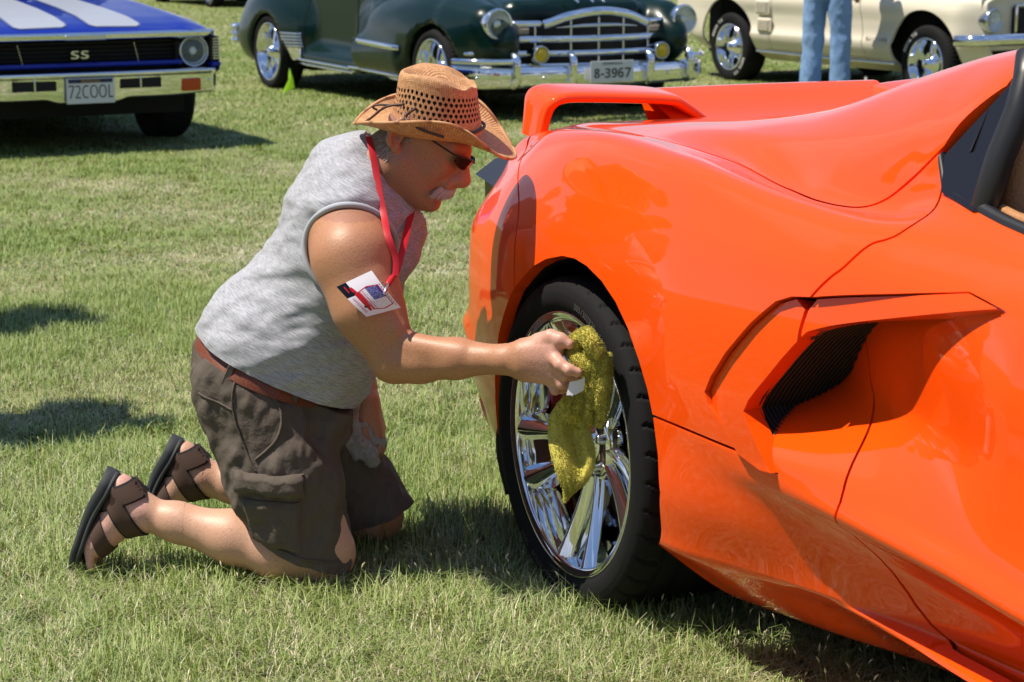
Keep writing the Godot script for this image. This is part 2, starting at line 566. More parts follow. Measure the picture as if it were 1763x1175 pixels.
# ------------------------------------------------------------------ sports car
# lines along its body, each a list of (along, height, outwards) from the rear corner to the nose
const BODY := [
	[0, [Vector3(-0.72, 0.3, -0.62), Vector3(-0.55, 0.18, -0.46), Vector3(0, 0.11, -0.55), Vector3(0.84, 0.11, -0.6), Vector3(1.9, 0.11, -0.6), Vector3(2.7, 0.13, -0.5), Vector3(3.3, 0.14, -0.55), Vector3(3.6, 0.16, -0.7)]],
	[0.2, [Vector3(-0.72, 0.32, -0.34), Vector3(-0.62, 0.265, -0.12), Vector3(-0.5, 0.215, -0.085), Vector3(-0.3, 0.2, -0.03), Vector3(0, 0.14, -0.08), Vector3(0.25, 0.125, -0.112), Vector3(0.45, 0.125, -0.158), Vector3(0.64, 0.125, -0.205), Vector3(0.83, 0.125, -0.262), Vector3(1.2, 0.125, -0.31), Vector3(1.9, 0.125, -0.3), Vector3(2.3, 0.16, -0.15), Vector3(2.7, 0.17, -0.1), Vector3(3.3, 0.17, -0.2), Vector3(3.6, 0.18, -0.5)]],
	[0.265, [Vector3(-0.72, 0.357, -0.312), Vector3(-0.62, 0.302, -0.087), Vector3(-0.5, 0.248, -0.057), Vector3(-0.3, 0.237, -0.011), Vector3(0, 0.233, -0.006), Vector3(0.25, 0.232, -0.008), Vector3(0.4, 0.232, -0.01), Vector3(0.45, 0.232, -0.016), Vector3(0.62, 0.232, -0.067), Vector3(0.83, 0.232, -0.12), Vector3(1, 0.232, -0.117), Vector3(1.2, 0.232, -0.102), Vector3(1.45, 0.232, -0.091), Vector3(1.9, 0.232, -0.081), Vector3(2.3, 0.234, -0.057), Vector3(2.7, 0.235, -0.035), Vector3(3.3, 0.198, -0.163), Vector3(3.6, 0.217, -0.463)]],
	[0.27, [Vector3(-0.72, 0.36, -0.31), Vector3(-0.62, 0.305, -0.085), Vector3(-0.5, 0.25, -0.055), Vector3(-0.3, 0.24, -0.01), Vector3(0, 0.24, 0), Vector3(0.4, 0.24, 0), Vector3(0.62, 0.24, -0.057), Vector3(0.84, 0.24, -0.11), Vector3(1, 0.24, -0.104), Vector3(1.2, 0.24, -0.086), Vector3(1.45, 0.24, -0.075), Vector3(1.9, 0.24, -0.065), Vector3(2.3, 0.24, -0.05), Vector3(2.7, 0.24, -0.03), Vector3(3.3, 0.2, -0.16), Vector3(3.6, 0.22, -0.46)]],
	[0.2748, [Vector3(-0.720, 0.3624, -0.3095), Vector3(-0.620, 0.3074, -0.0842), Vector3(-0.500, 0.2524, -0.0542), Vector3(-0.300, 0.2424, -0.0094), Vector3(0.000, 0.2424, 0.0008), Vector3(0.400, 0.2424, 0.0008), Vector3(0.620, 0.2424, -0.0559), Vector3(0.840, 0.2424, -0.1094), Vector3(1.000, 0.2419, -0.1107), Vector3(1.200, 0.2416, -0.0994), Vector3(1.450, 0.2416, -0.0915), Vector3(1.900, 0.2416, -0.0786), Vector3(2.300, 0.2424, -0.0508), Vector3(2.700, 0.2424, -0.0294), Vector3(3.300, 0.2024, -0.1594), Vector3(3.600, 0.2224, -0.4592)]],
	[0.3, [Vector3(-0.72, 0.375, -0.307), Vector3(-0.62, 0.32, -0.08), Vector3(-0.5, 0.265, -0.05), Vector3(-0.3, 0.255, -0.006), Vector3(0, 0.255, 0.005), Vector3(0.4, 0.255, 0.005), Vector3(0.62, 0.255, -0.05), Vector3(0.84, 0.255, -0.106), Vector3(1, 0.252, -0.146), Vector3(1.24, 0.25, -0.172), Vector3(1.45, 0.25, -0.178), Vector3(1.9, 0.25, -0.15), Vector3(2.3, 0.255, -0.055), Vector3(2.7, 0.255, -0.026), Vector3(3.3, 0.215, -0.156), Vector3(3.6, 0.235, -0.455)]],
	[0.306, [Vector3(-0.72, 0.378, -0.306), Vector3(-0.64, 0.334, -0.1), Vector3(-0.5, 0.27, -0.049), Vector3(-0.3, 0.26, -0.005), Vector3(0, 0.26, 0.006), Vector3(0.4, 0.261, 0.006), Vector3(0.62, 0.261, -0.048), Vector3(0.84, 0.261, -0.105), Vector3(1, 0.257, -0.145), Vector3(1.2, 0.255, -0.168), Vector3(1.24, 0.255, -0.171), Vector3(1.45, 0.255, -0.177), Vector3(1.9, 0.255, -0.15), Vector3(2.3, 0.26, -0.055), Vector3(2.7, 0.26, -0.025), Vector3(3.3, 0.221, -0.155), Vector3(3.6, 0.24, -0.453)]],
	[0.37, [Vector3(-0.72, 0.42, -0.29), Vector3(-0.64, 0.385, -0.07), Vector3(-0.5, 0.34, -0.03), Vector3(-0.3, 0.33, 0.005), Vector3(0, 0.33, 0.02), Vector3(0.4, 0.34, 0.024), Vector3(0.62, 0.34, -0.018), Vector3(0.84, 0.335, -0.085), Vector3(1, 0.33, -0.13), Vector3(1.2, 0.325, -0.152), Vector3(1.45, 0.315, -0.165), Vector3(1.9, 0.32, -0.15), Vector3(2.3, 0.33, -0.05), Vector3(2.7, 0.33, -0.015), Vector3(3.3, 0.3, -0.14), Vector3(3.6, 0.3, -0.43)]],
	[0.455, [Vector3(-0.72, 0.47, -0.3), Vector3(-0.66, 0.45, -0.068), Vector3(-0.5, 0.42, -0.02), Vector3(-0.3, 0.42, 0.01), Vector3(0, 0.42, 0.028), Vector3(0.4, 0.425, 0.03), Vector3(0.62, 0.42, 0), Vector3(0.84, 0.405, -0.045), Vector3(1, 0.39, -0.075), Vector3(1.2, 0.375, -0.093), Vector3(1.45, 0.355, -0.105), Vector3(1.9, 0.37, -0.1), Vector3(2.3, 0.42, -0.04), Vector3(2.7, 0.42, -0.01), Vector3(3.3, 0.4, -0.13), Vector3(3.6, 0.38, -0.42)]],
	[0.495, [Vector3(-0.72, 0.5, -0.33), Vector3(-0.67, 0.49, -0.06), Vector3(-0.5, 0.46, -0.018), Vector3(-0.3, 0.46, 0.012), Vector3(0, 0.46, 0.03), Vector3(0.4, 0.46, 0.031), Vector3(0.62, 0.452, 0.008), Vector3(0.84, 0.441, -0.012), Vector3(1, 0.432, -0.018), Vector3(1.2, 0.42, -0.025), Vector3(1.45, 0.396, -0.035), Vector3(1.9, 0.41, -0.04), Vector3(2.3, 0.46, -0.03), Vector3(2.7, 0.46, -0.005), Vector3(3.3, 0.44, -0.12), Vector3(3.6, 0.42, -0.42)]],
	[0.545, [Vector3(-0.72, 0.53, -0.34), Vector3(-0.64, 0.53, -0.064), Vector3(-0.5, 0.51, -0.015), Vector3(-0.3, 0.51, 0.015), Vector3(0, 0.51, 0.032), Vector3(0.4, 0.51, 0.033), Vector3(0.62, 0.5, 0.016), Vector3(0.84, 0.49, -0.012), Vector3(1, 0.482, -0.032), Vector3(1.2, 0.47, -0.045), Vector3(1.45, 0.45, -0.05), Vector3(1.9, 0.46, -0.045), Vector3(2.3, 0.51, -0.025), Vector3(2.7, 0.51, 0), Vector3(3.3, 0.49, -0.12), Vector3(3.6, 0.46, -0.43)]],
	[0.665, [Vector3(-0.72, 0.63, -0.32), Vector3(-0.62, 0.63, -0.055), Vector3(-0.5, 0.63, -0.015), Vector3(-0.3, 0.63, 0.018), Vector3(0, 0.63, 0.035), Vector3(0.4, 0.63, 0.036), Vector3(0.62, 0.62, 0.022), Vector3(0.84, 0.61, -0.005), Vector3(1, 0.61, -0.04), Vector3(1.2, 0.6, -0.058), Vector3(1.45, 0.58, -0.068), Vector3(1.9, 0.59, -0.06), Vector3(2.3, 0.62, -0.025), Vector3(2.7, 0.62, 0), Vector3(3.3, 0.6, -0.15), Vector3(3.6, 0.54, -0.5)]],
	[0.8, [Vector3(-0.72, 0.735, -0.32), Vector3(-0.6, 0.735, -0.06), Vector3(-0.5, 0.75, -0.035), Vector3(-0.3, 0.765, 0), Vector3(0, 0.765, 0.02), Vector3(0.4, 0.76, 0.025), Vector3(0.62, 0.755, 0.014), Vector3(0.84, 0.75, -0.008), Vector3(1, 0.745, -0.038), Vector3(1.2, 0.735, -0.06), Vector3(1.45, 0.72, -0.073), Vector3(1.9, 0.72, -0.07), Vector3(2.3, 0.72, -0.05), Vector3(2.7, 0.71, -0.03), Vector3(3.3, 0.67, -0.22), Vector3(3.6, 0.6, -0.6)]],
	[0.91, [Vector3(-0.72, 0.83, -0.32), Vector3(-0.6, 0.825, -0.125), Vector3(-0.5, 0.84, -0.09), Vector3(-0.3, 0.865, -0.045), Vector3(0, 0.87, -0.02), Vector3(0.4, 0.865, -0.012), Vector3(0.62, 0.855, -0.018), Vector3(0.84, 0.845, -0.035), Vector3(1, 0.835, -0.06), Vector3(1.2, 0.825, -0.085), Vector3(1.45, 0.81, -0.1), Vector3(1.9, 0.8, -0.1), Vector3(2.3, 0.79, -0.11), Vector3(2.7, 0.77, -0.11), Vector3(3.3, 0.71, -0.32), Vector3(3.6, 0.62, -0.68)]],
	[1.01, [Vector3(-0.72, 0.88, -0.34), Vector3(-0.6, 0.907, -0.185), Vector3(-0.5, 0.915, -0.165), Vector3(-0.3, 0.948, -0.11), Vector3(0, 0.967, -0.08), Vector3(0.3, 0.96, -0.075), Vector3(0.62, 0.93, -0.082), Vector3(0.84, 0.912, -0.095), Vector3(1, 0.904, -0.116), Vector3(1.2, 0.893, -0.136), Vector3(1.45, 0.88, -0.148), Vector3(1.9, 0.875, -0.15), Vector3(2.3, 0.84, -0.19), Vector3(2.7, 0.8, -0.22), Vector3(3.3, 0.73, -0.42), Vector3(3.6, 0.63, -0.74)]],
	[1.1, [Vector3(-0.72, 0.89, -0.42), Vector3(-0.55, 0.935, -0.27), Vector3(-0.3, 0.958, -0.2), Vector3(0, 0.968, -0.18), Vector3(0.3, 0.945, -0.19), Vector3(0.5, 0.915, -0.178), Vector3(0.62, 0.907, -0.168), Vector3(0.84, 0.915, -0.172), Vector3(1, 0.948, -0.18), Vector3(1.2, 0.925, -0.186), Vector3(1.45, 0.905, -0.195), Vector3(1.9, 0.895, -0.21), Vector3(2.3, 0.85, -0.27), Vector3(2.7, 0.81, -0.32), Vector3(3.3, 0.74, -0.5), Vector3(3.6, 0.64, -0.78)]],
	[1.25, [Vector3(-0.72, 0.895, -0.52), Vector3(-0.55, 0.94, -0.4), Vector3(-0.3, 0.963, -0.32), Vector3(0, 0.982, -0.3), Vector3(0.3, 0.995, -0.285), Vector3(0.62, 1.025, -0.255), Vector3(0.84, 1.06, -0.235), Vector3(1, 1.09, -0.228), Vector3(1.1, 0.99, -0.255), Vector3(1.25, 0.935, -0.28), Vector3(1.6, 0.915, -0.3), Vector3(2.2, 0.86, -0.4), Vector3(2.7, 0.815, -0.46), Vector3(3.3, 0.745, -0.6), Vector3(3.6, 0.645, -0.82)]],
	[1.42, [Vector3(-0.72, 0.895, -0.62), Vector3(-0.55, 0.94, -0.52), Vector3(-0.3, 0.965, -0.45), Vector3(0, 0.99, -0.42), Vector3(0.3, 1.035, -0.41), Vector3(0.62, 1.12, -0.39), Vector3(0.84, 1.17, -0.37), Vector3(1, 1.195, -0.355), Vector3(1.1, 1.205, -0.35), Vector3(2.2, 0.88, -0.55), Vector3(2.7, 0.82, -0.6), Vector3(3.3, 0.75, -0.7), Vector3(3.6, 0.65, -0.86)]],
	[1.7, [Vector3(-0.72, 0.895, -0.78), Vector3(-0.55, 0.94, -0.7), Vector3(-0.3, 0.955, -0.67), Vector3(0, 0.965, -0.66), Vector3(0.3, 0.99, -0.66), Vector3(0.62, 1.05, -0.65), Vector3(0.84, 1.09, -0.64), Vector3(1.1, 1.12, -0.64), Vector3(2.2, 0.89, -0.75), Vector3(2.7, 0.83, -0.78), Vector3(3.3, 0.755, -0.82), Vector3(3.6, 0.655, -0.9)]],
	[2, [Vector3(-0.72, 0.895, -0.945), Vector3(-0.55, 0.92, -0.945), Vector3(0, 0.95, -0.945), Vector3(0.3, 0.96, -0.945), Vector3(0.62, 0.99, -0.945), Vector3(1.1, 1.03, -0.945), Vector3(2.2, 0.89, -0.945), Vector3(2.7, 0.83, -0.945), Vector3(3.3, 0.755, -0.945), Vector3(3.6, 0.655, -0.945)]],
]

var body_v := PackedFloat32Array()
var body_y := []
var body_t := []
var body_my := []
var body_mt := []
var body_s := []

func slopes(xs: PackedFloat32Array, ys: PackedFloat32Array) -> PackedFloat32Array:
	var c := xs.size()
	var m := PackedFloat32Array()
	m.resize(c)
	var d := PackedFloat32Array()
	for i in c - 1:
		d.append((ys[i + 1] - ys[i]) / (xs[i + 1] - xs[i]))
	m[0] = d[0]
	m[c - 1] = d[c - 2]
	for i in range(1, c - 1):
		if d[i - 1] * d[i] > 0.0:
			var h0 := xs[i] - xs[i - 1]
			var h1 := xs[i + 1] - xs[i]
			var w1 := 2.0 * h1 + h0
			var w2 := h1 + 2.0 * h0
			m[i] = (w1 + w2) / (w1 / d[i - 1] + w2 / d[i])
	return m

func body_prepare(data: Array, middle: float) -> void:
	MID = middle
	body_v = PackedFloat32Array()
	body_y = []; body_t = []; body_my = []; body_mt = []; body_s = []
	for f in data:
		body_v.append(f[0])
		var xs := PackedFloat32Array()
		var ys := PackedFloat32Array()
		var ts := PackedFloat32Array()
		for p in f[1]:
			xs.append(p.x); ys.append(p.y); ts.append(p.z)
		body_s.append(xs); body_y.append(ys); body_t.append(ts)
		body_my.append(slopes(xs, ys)); body_mt.append(slopes(xs, ts))

# one column of the body at s: heights and offsets of every line, and their slopes along v
func body_col(s: float) -> Array:
	var c := body_v.size()
	var Y := PackedFloat32Array()
	var T := PackedFloat32Array()
	for k in c:
		var xs: PackedFloat32Array = body_s[k]
		var x := clampf(s, xs[0], xs[xs.size() - 1])
		var i := clampi(xs.bsearch(x, false) - 1, 0, xs.size() - 2)
		var h := xs[i + 1] - xs[i]
		var t := (x - xs[i]) / h
		var a := (1.0 + 2.0 * t) * (1.0 - t) * (1.0 - t)
		var b := t * (1.0 - t) * (1.0 - t) * h
		var e := t * t * (3.0 - 2.0 * t)
		var g := t * t * (t - 1.0) * h
		Y.append(a * body_y[k][i] + b * body_my[k][i] + e * body_y[k][i + 1] + g * body_my[k][i + 1])
		T.append(a * body_t[k][i] + b * body_mt[k][i] + e * body_t[k][i + 1] + g * body_mt[k][i + 1])
	var MY := PackedFloat32Array()
	var MT := PackedFloat32Array()
	for k in c:
		if k == 0 or k == c - 1:
			var j := 0 if k == 0 else c - 2
			var h := body_v[j + 1] - body_v[j]
			MY.append((Y[j + 1] - Y[j]) / h)
			MT.append((T[j + 1] - T[j]) / h)
		else:
			var h0 := body_v[k] - body_v[k - 1]
			var h1 := body_v[k + 1] - body_v[k]
			MY.append(((Y[k] - Y[k - 1]) / h0 * h1 + (Y[k + 1] - Y[k]) / h1 * h0) / (h0 + h1))
			MT.append(((T[k] - T[k - 1]) / h0 * h1 + (T[k + 1] - T[k]) / h1 * h0) / (h0 + h1))
	return [s, Y, T, MY, MT]

const BLADE_LINE := [Vector2(0.5, 0.60), Vector2(0.583, 0.622), Vector2(0.60, 0.653), Vector2(0.642, 0.705), Vector2(0.706, 0.768), Vector2(0.763, 0.817), Vector2(0.80, 0.833), Vector2(0.849, 0.842), Vector2(1.013, 0.888), Vector2(1.161, 0.93), Vector2(1.239, 0.917), Vector2(1.31, 0.90)]

func along(line: Array, x: float) -> float:
	if x <= line[0].x: return line[0].y
	for i in line.size() - 1:
		if x < line[i + 1].x:
			return lerpf(line[i].y, line[i + 1].y, (x - line[i].x) / (line[i + 1].x - line[i].x))
	return line[line.size() - 1].y

func scoop_depth(s: float, v: float) -> float:
	if s > 1.3 or v < 0.5: return 0.0
	return 0.235 * pow(clampf((1.30 - s) / 0.68, 0.0, 1.0), 1.35) * smooth(0.53, 0.68, v)

func body_at(c: Array, v: float, scoop := false, below := -1) -> Vector3:
	var i := clampi(body_v.bsearch(v, false) - 1, 0, body_v.size() - 2)
	var h := body_v[i + 1] - body_v[i]
	var t := (v - body_v[i]) / h
	var a := (1.0 + 2.0 * t) * (1.0 - t) * (1.0 - t)
	var b := t * (1.0 - t) * (1.0 - t) * h
	var e := t * t * (3.0 - 2.0 * t)
	var g := t * t * (t - 1.0) * h
	var p := Vector3(c[0], a * c[1][i] + b * c[3][i] + e * c[1][i + 1] + g * c[3][i + 1], a * c[2][i] + b * c[4][i] + e * c[2][i + 1] + g * c[4][i + 1])
	if scoop and below != 0 and (below == 1 or v <= along(BLADE_LINE, c[0])): p.z -= scoop_depth(c[0], v)
	return p

# point and outward normal
func body_pn(s: float, v: float, scoop := false, c := [], c2 := []) -> Array:
	if c.is_empty():
		c = body_col(s)
		c2 = body_col(s + 0.003)
	var below := 1 if scoop and v <= along(BLADE_LINE, s) else 0
	var p := body_at(c, v, scoop, below)
	var q := body_at(c2, v, scoop, below)
	var dv := body_at(c, v + 0.002, scoop, below) - body_at(c, v - 0.002, scoop, below)
	var nn := (q - p).cross(dv).normalized()
	return [p, nn]

var MID := -0.945

func panel(mb: MB, poly: PackedVector2Array, grid_step := 0.014, scoop := false, offset = null, lip := 0.018, mirror := false) -> void:
	var lo := poly[0]
	var hi := poly[0]
	for p in poly:
		lo = lo.min(p)
		hi = hi.max(p)
	var gs := grid_step
	var gv := grid_step * 0.8
	var i0 := int(floor(lo.x / gs)); var i1 := int(ceil(hi.x / gs))
	var j0 := int(floor(lo.y / gv)); var j1 := int(ceil(hi.y / gv))
	var edge := {}
	for k in poly.size():
		var a := poly[k]
		var b := poly[(k + 1) % poly.size()]
		var steps := int((b - a).length() / (gv * 0.1)) + 2
		for q in steps + 1:
			var p := a.lerp(b, float(q) / steps)
			edge[Vector2i(int(floor(p.x / gs)), int(floor(p.y / gv)))] = true
	var cols := {}
	for i in range(i0, i1 + 1):
		cols[i] = [body_col(i * gs), body_col(i * gs + 0.003)]
	var ids := {}
	var add := func(s: float, v: float, c: Array, c2: Array) -> int:
		var r := body_pn(s, v, scoop, c, c2)
		var p: Vector3 = r[0]
		var nn: Vector3 = r[1]
		if offset != null: p += nn * offset.call(s, v)
		if mirror:
			p.z = 2.0 * MID - p.z
			nn.z = -nn.z
		return mb.vert(p, nn, Vector2(s, v))
	for i in range(i0, i1):
		for j in range(j0, j1):
			var cell := Vector2i(i, j)
			var a := Vector2(i * gs, j * gv)
			if edge.has(cell):
				var sq := PackedVector2Array([a, a + Vector2(gs, 0), a + Vector2(gs, gv), a + Vector2(0, gv)])
				for piece in Geometry2D.intersect_polygons(sq, poly):
					var t := Geometry2D.triangulate_polygon(piece)
					var k := []
					for p in piece:
						k.append(add.call(p.x, p.y, [], []))
					for m in range(0, t.size(), 3):
						mb.tri(k[t[m]], k[t[m + 1]], k[t[m + 2]])
			elif Geometry2D.is_point_in_polygon(a + Vector2(gs, gv) * 0.5, poly):
				var k := []
				for d in [Vector2i(0, 0), Vector2i(1, 0), Vector2i(1, 1), Vector2i(0, 1)]:
					var g: Vector2i = cell + d
					if not ids.has(g):
						ids[g] = add.call(g.x * gs, g.y * gv, cols[g.x][0], cols[g.x][1])
					k.append(ids[g])
				mb.quad(k[0], k[1], k[2], k[3])
	if lip > 0.0:
		for k in poly.size():
			var a := poly[k]
			var b := poly[(k + 1) % poly.size()]
			var steps := int((b - a).length() / 0.02) + 1
			var prev := []
			for q in steps + 1:
				var p := a.lerp(b, float(q) / steps)
				var r := body_pn(p.x, p.y, scoop)
				var top: Vector3 = r[0] + (r[1] * offset.call(p.x, p.y) if offset != null else Vector3.ZERO)
				var bot: Vector3 = top - r[1] * lip
				if mirror:
					top.z = 2.0 * MID - top.z
					bot.z = 2.0 * MID - bot.z
				if prev.size():
					mb.flat([prev[0], top, bot, prev[1]])
				prev = [top, bot]

func cut(pieces: Array, hole: PackedVector2Array) -> Array:
	var out := []
	for p in pieces:
		for q in Geometry2D.clip_polygons(p, hole):
			if not Geometry2D.is_polygon_clockwise(q):
				out.append(q)
	return out

func line_cut(pieces: Array, line: Array, width := 0.0028) -> Array:
	for h in Geometry2D.offset_polyline(PackedVector2Array(line), width, Geometry2D.JOIN_ROUND, Geometry2D.END_SQUARE):
		pieces = cut(pieces, h)
	return pieces

func v2s(flatlist: Array) -> Array:
	var out := []
	for i in range(0, flatlist.size(), 2):
		out.append(Vector2(flatlist[i], flatlist[i + 1]))
	return out

func build_sports_car() -> void:
	body_prepare(BODY, -0.945)
	var a := deg_to_rad(25.0)
	# local x forward, z outwards on the near side
	var car := thing("orange_sports_car", "glossy orange low sports car with a rear wing, its chrome wheel being wiped", "car", Vector3(0.115, 0, -4.02), -deg_to_rad(65.0))
	var orange := paint(Color(1.0, 0.235, 0.02).lerp(Color(0.98, 0.2, 0.0), 0.5), 0.28, 1.0)
	orange.albedo_color = lin(0.93, 0.080, 0.003)
	M.orange = orange
	var arch := v2s([-0.378, 0.15, -0.367, 0.3, -0.351, 0.45, -0.335, 0.505, -0.305, 0.56, -0.271, 0.605, -0.221, 0.662, -0.168, 0.699, -0.117, 0.731, -0.052, 0.757, 0.02, 0.774, 0.075, 0.777, 0.131, 0.771, 0.2, 0.753, 0.263, 0.723, 0.315, 0.682, 0.361, 0.629, 0.392, 0.58, 0.412, 0.53, 0.426, 0.46, 0.429, 0.384, 0.408, 0.32, 0.38, 0.268, 0.415, 0.2, 0.42, -0.05, -0.378, -0.05])
	var front_arch := []
	for k in 33:
		var an := PI * 1.12 * k / 32.0 - 0.06 * PI
		front_arch.append(Vector2(2.72 + 0.385 * cos(an), 0.375 + 0.385 * sin(an)))
	front_arch.append_array([Vector2(2.35, -0.05), Vector2(3.09, -0.05)])
	var opening := v2s([0.955, 1.128, 1.064, 1.10, 1.172, 1.092, 1.5, 1.09, 2.1, 1.1, 2.25, 1.3, 2.25, 2.05, 1.0, 2.05, 1.0, 1.55, 1.0, 1.383, 1.006, 1.308, 0.913, 1.193])
	var pieces: Array = [PackedVector2Array([Vector2(-0.72, 0), Vector2(3.6, 0), Vector2(3.6, 2.0), Vector2(-0.72, 2.0)])]
	pieces = cut(pieces, PackedVector2Array(arch))
	pieces = cut(pieces, PackedVector2Array(front_arch))
	pieces = cut(pieces, PackedVector2Array(opening))
	var boom_out := v2s([1.239, 0.917, 1.161, 0.93, 1.013, 0.888, 0.849, 0.842, 0.80, 0.833, 0.763, 0.817, 0.706, 0.768, 0.642, 0.705, 0.60, 0.653, 0.583, 0.622, 0.595, 0.603, 0.629, 0.582, 0.689, 0.539, 0.749, 0.525, 0.781, 0.528])
	var boom_in := v2s([0.783, 0.530, 0.751, 0.557, 0.70, 0.596, 0.684, 0.612, 0.694, 0.632, 0.72, 0.661, 0.778, 0.72, 0.818, 0.758])
	var blade_in := v2s([0.818, 0.758, 0.84, 0.778, 0.89, 0.798, 1.002, 0.835, 1.239, 0.913])
	var door_low := v2s([0.786, 0.812, 0.79, 0.80, 0.799, 0.765, 0.828, 0.727, 0.845, 0.684, 0.894, 0.636, 0.921, 0.59, 0.945, 0.526, 0.934, 0.485, 0.932, 0.45, 0.968, 0.362, 1.066, 0.30, 1.208, 0.29, 1.9, 0.288, 1.97, 0.31, 2.05, 0.5, 2.10, 0.8, 2.08, 1.13])
	pieces = line_cut(pieces, spline([Vector2(-0.62, 1.06), Vector2(-0.569, 1.017), Vector2(-0.42, 0.945), Vector2(-0.3, 0.875), Vector2(-0.245, 0.825), Vector2(-0.222, 0.754), Vector2(-0.2, 0.64)], 4))
	pieces = line_cut(pieces, [Vector2(0.38, 0.533), Vector2(0.553, 0.537), Vector2(0.70, 0.5395)])
	pieces = line_cut(pieces, boom_out, 0.001)
	pieces = line_cut(pieces, spline(door_low, 3))
	pieces = line_cut(pieces, spline(v2s([0.945, 1.14, 0.958, 1.08, 0.963, 1.03, 0.956, 1.0, 0.942, 0.983, 0.921, 0.965, 0.897, 0.913, 0.878, 0.887, 0.84, 0.832]), 4))
	pieces = line_cut(pieces, spline(v2s([-0.62, 1.06, -0.45, 1.075, 0.0, 1.085, 0.298, 1.104, 0.549, 1.114, 0.68, 1.108, 0.745, 1.112, 0.794, 1.132, 0.849, 1.166, 0.93, 1.205]), 5))
	pieces = line_cut(pieces, v2s([-0.62, 1.06, -0.62, 2.1]))
	pieces = line_cut(pieces, v2s([2.28, 2.1, 2.28, 1.15, 3.3, 1.1, 3.5, 1.4, 3.5, 2.1]))
	pieces = line_cut(pieces, v2s([3.05, 0.6, 3.3, 0.75, 3.5, 1.4]))
	pieces = line_cut(pieces, v2s([1.955, 0.305, 1.955, -0.1]))
	var wanted := {"quarter_panel": Vector2(0.3, 0.85), "side_skirt": Vector2(0.6, 0.4), "rear_bumper": Vector2(-0.5, 0.6), "engine_cover": Vector2(0.3, 1.4), "door": Vector2(1.3, 0.7), "front_fender": Vector2(2.3, 0.9), "hood": Vector2(2.9, 1.6), "front_bumper": Vector2(3.4, 0.5)}
	var done := {}
	for p in pieces:
		var called := "body_panel"
		for w in wanted:
			if Geometry2D.is_point_in_polygon(wanted[w], p): called = w
		if called == "body_panel" and p.size() > 0:
			var area := 0.0
			for k in p.size(): area += p[k].cross(p[(k + 1) % p.size()])
			if absf(area) < 0.004: continue
		var near_part: bool = called not in ["front_fender", "hood", "front_bumper"]
		var mb := MB.new()
		panel(mb, p, (0.009375 if called == "side_skirt" else 0.013) if near_part else 0.05, called in ["side_skirt", "door"], null, 0.028)
		put(called, mb, orange, car)
		var far_side := MB.new()
		panel(far_side, p, 0.045, false, null, 0.0, true)
		put(called, far_side, orange, car)
	# air intake surround: bracket behind, blade above
	var tip := [Vector2(0.845, 0.838), Vector2(0.827, 0.817), Vector2(0.819, 0.778)]
	var sunk := func(s: float, v: float) -> float: return -0.010 - 0.004 * smooth(0.6, 0.75, s)
	var bracket := PackedVector2Array(boom_out.slice(4) + boom_in + [Vector2(0.8195, 0.778), Vector2(0.827, 0.817)])
	var blade_poly := PackedVector2Array(boom_out.slice(0, 4) + [Vector2(0.832, 0.817), Vector2(0.823, 0.778), Vector2(0.823, 0.7635)] + blade_in.slice(1, 4))
	for q in [["intake_bracket", bracket], ["intake_blade", blade_poly]]:
		var poly: PackedVector2Array = q[1]
		var mb := MB.new()
		var inset: Array = Geometry2D.offset_polygon(poly, -0.0022)
		panel(mb, inset[0], 0.012, false, func(s: float, v: float) -> float: return -0.012 + 0.013 * smooth(0.85, 1.2, s) + 0.026 * (1.0 - smooth(0.53, 0.63, v)), 0.04)
		put(q[0], mb, orange, car)
	# intake grille: slats from the bracket's edge to the deep wall
	var gb := MB.new()
	var gline := [Vector2(0.54, 0.775), Vector2(0.557, 0.751), Vector2(0.596, 0.70), Vector2(0.612, 0.684), Vector2(0.661, 0.72), Vector2(0.72, 0.778), Vector2(0.758, 0.818), Vector2(0.80, 0.87)]
	var rows := []
	for j in 30:
		var v := lerpf(0.54, 0.80, j / 29.0)
		var s := along(gline, v)
		var outer: Array = body_pn(s - 0.012, v)
		var p0: Vector3 = outer[0] - outer[1] * 0.04
		var p1: Vector3 = body_at(body_col(s + 0.012), v) + Vector3(0, 0, -0.25)
		rows.append(PackedVector3Array([p0, p0.lerp(p1, 0.5), p1]))
	gb.grid(rows)
	var grille := put("intake_grille", gb, M.under, car)
	var slats := MB.new()
	for k in 26:
		var path := []
		for j in rows.size():
			path.append(rows[j][0].lerp(rows[j][2], (k + 0.5) / 26.0) + Vector3(0.006, 0, 0))
		slats.tube(path, 0.0016, 4, false)
	var slat_part := put("slat", slats, M.black, grille)
	slat_part.set_meta("kind", "stuff")
	# wheel house, floor and inner shell: dark
	var dark := MB.new()
	rows = []
	for k in 31:
		var an := PI * (-0.08 + 1.16 * k / 30.0)
		var c := Vector3(0.03 + 0.405 * cos(an), 0.36 + 0.42 * sin(an), 0)
		c.y = minf(c.y, 0.76)
		rows.append(PackedVector3Array([c + Vector3(0, 0, -0.016), c + Vector3(0, 0, -0.2), c + Vector3(0, 0, -0.42)]))
	dark.grid(rows)
	for q in [0.0, 2.72]:
		var disc := []
		for k in 24:
			var an := TAU * k / 24.0
			disc.append(Vector3(q + 0.04 + 0.42 * cos(an), clampf(0.36 + 0.44 * sin(an), 0.2, 0.8), -0.42))
		dark.flat(disc, Vector3(0, 0, 1))
	dark.flat([Vector3(-0.7, 0.16, -0.55), Vector3(3.5, 0.16, -0.55), Vector3(3.5, 0.16, -1.35), Vector3(-0.7, 0.16, -1.35)], Vector3.DOWN)
	put("wheel_housing", dark, M.under, car)
	# mud flap strip at the rear of the arch
	var flap := MB.new()
	flap.tube(spline([Vector3(-0.362, 0.33, -0.03), Vector3(-0.372, 0.24, -0.03), Vector3(-0.345, 0.15, -0.04)], 5), 0.022, 8)
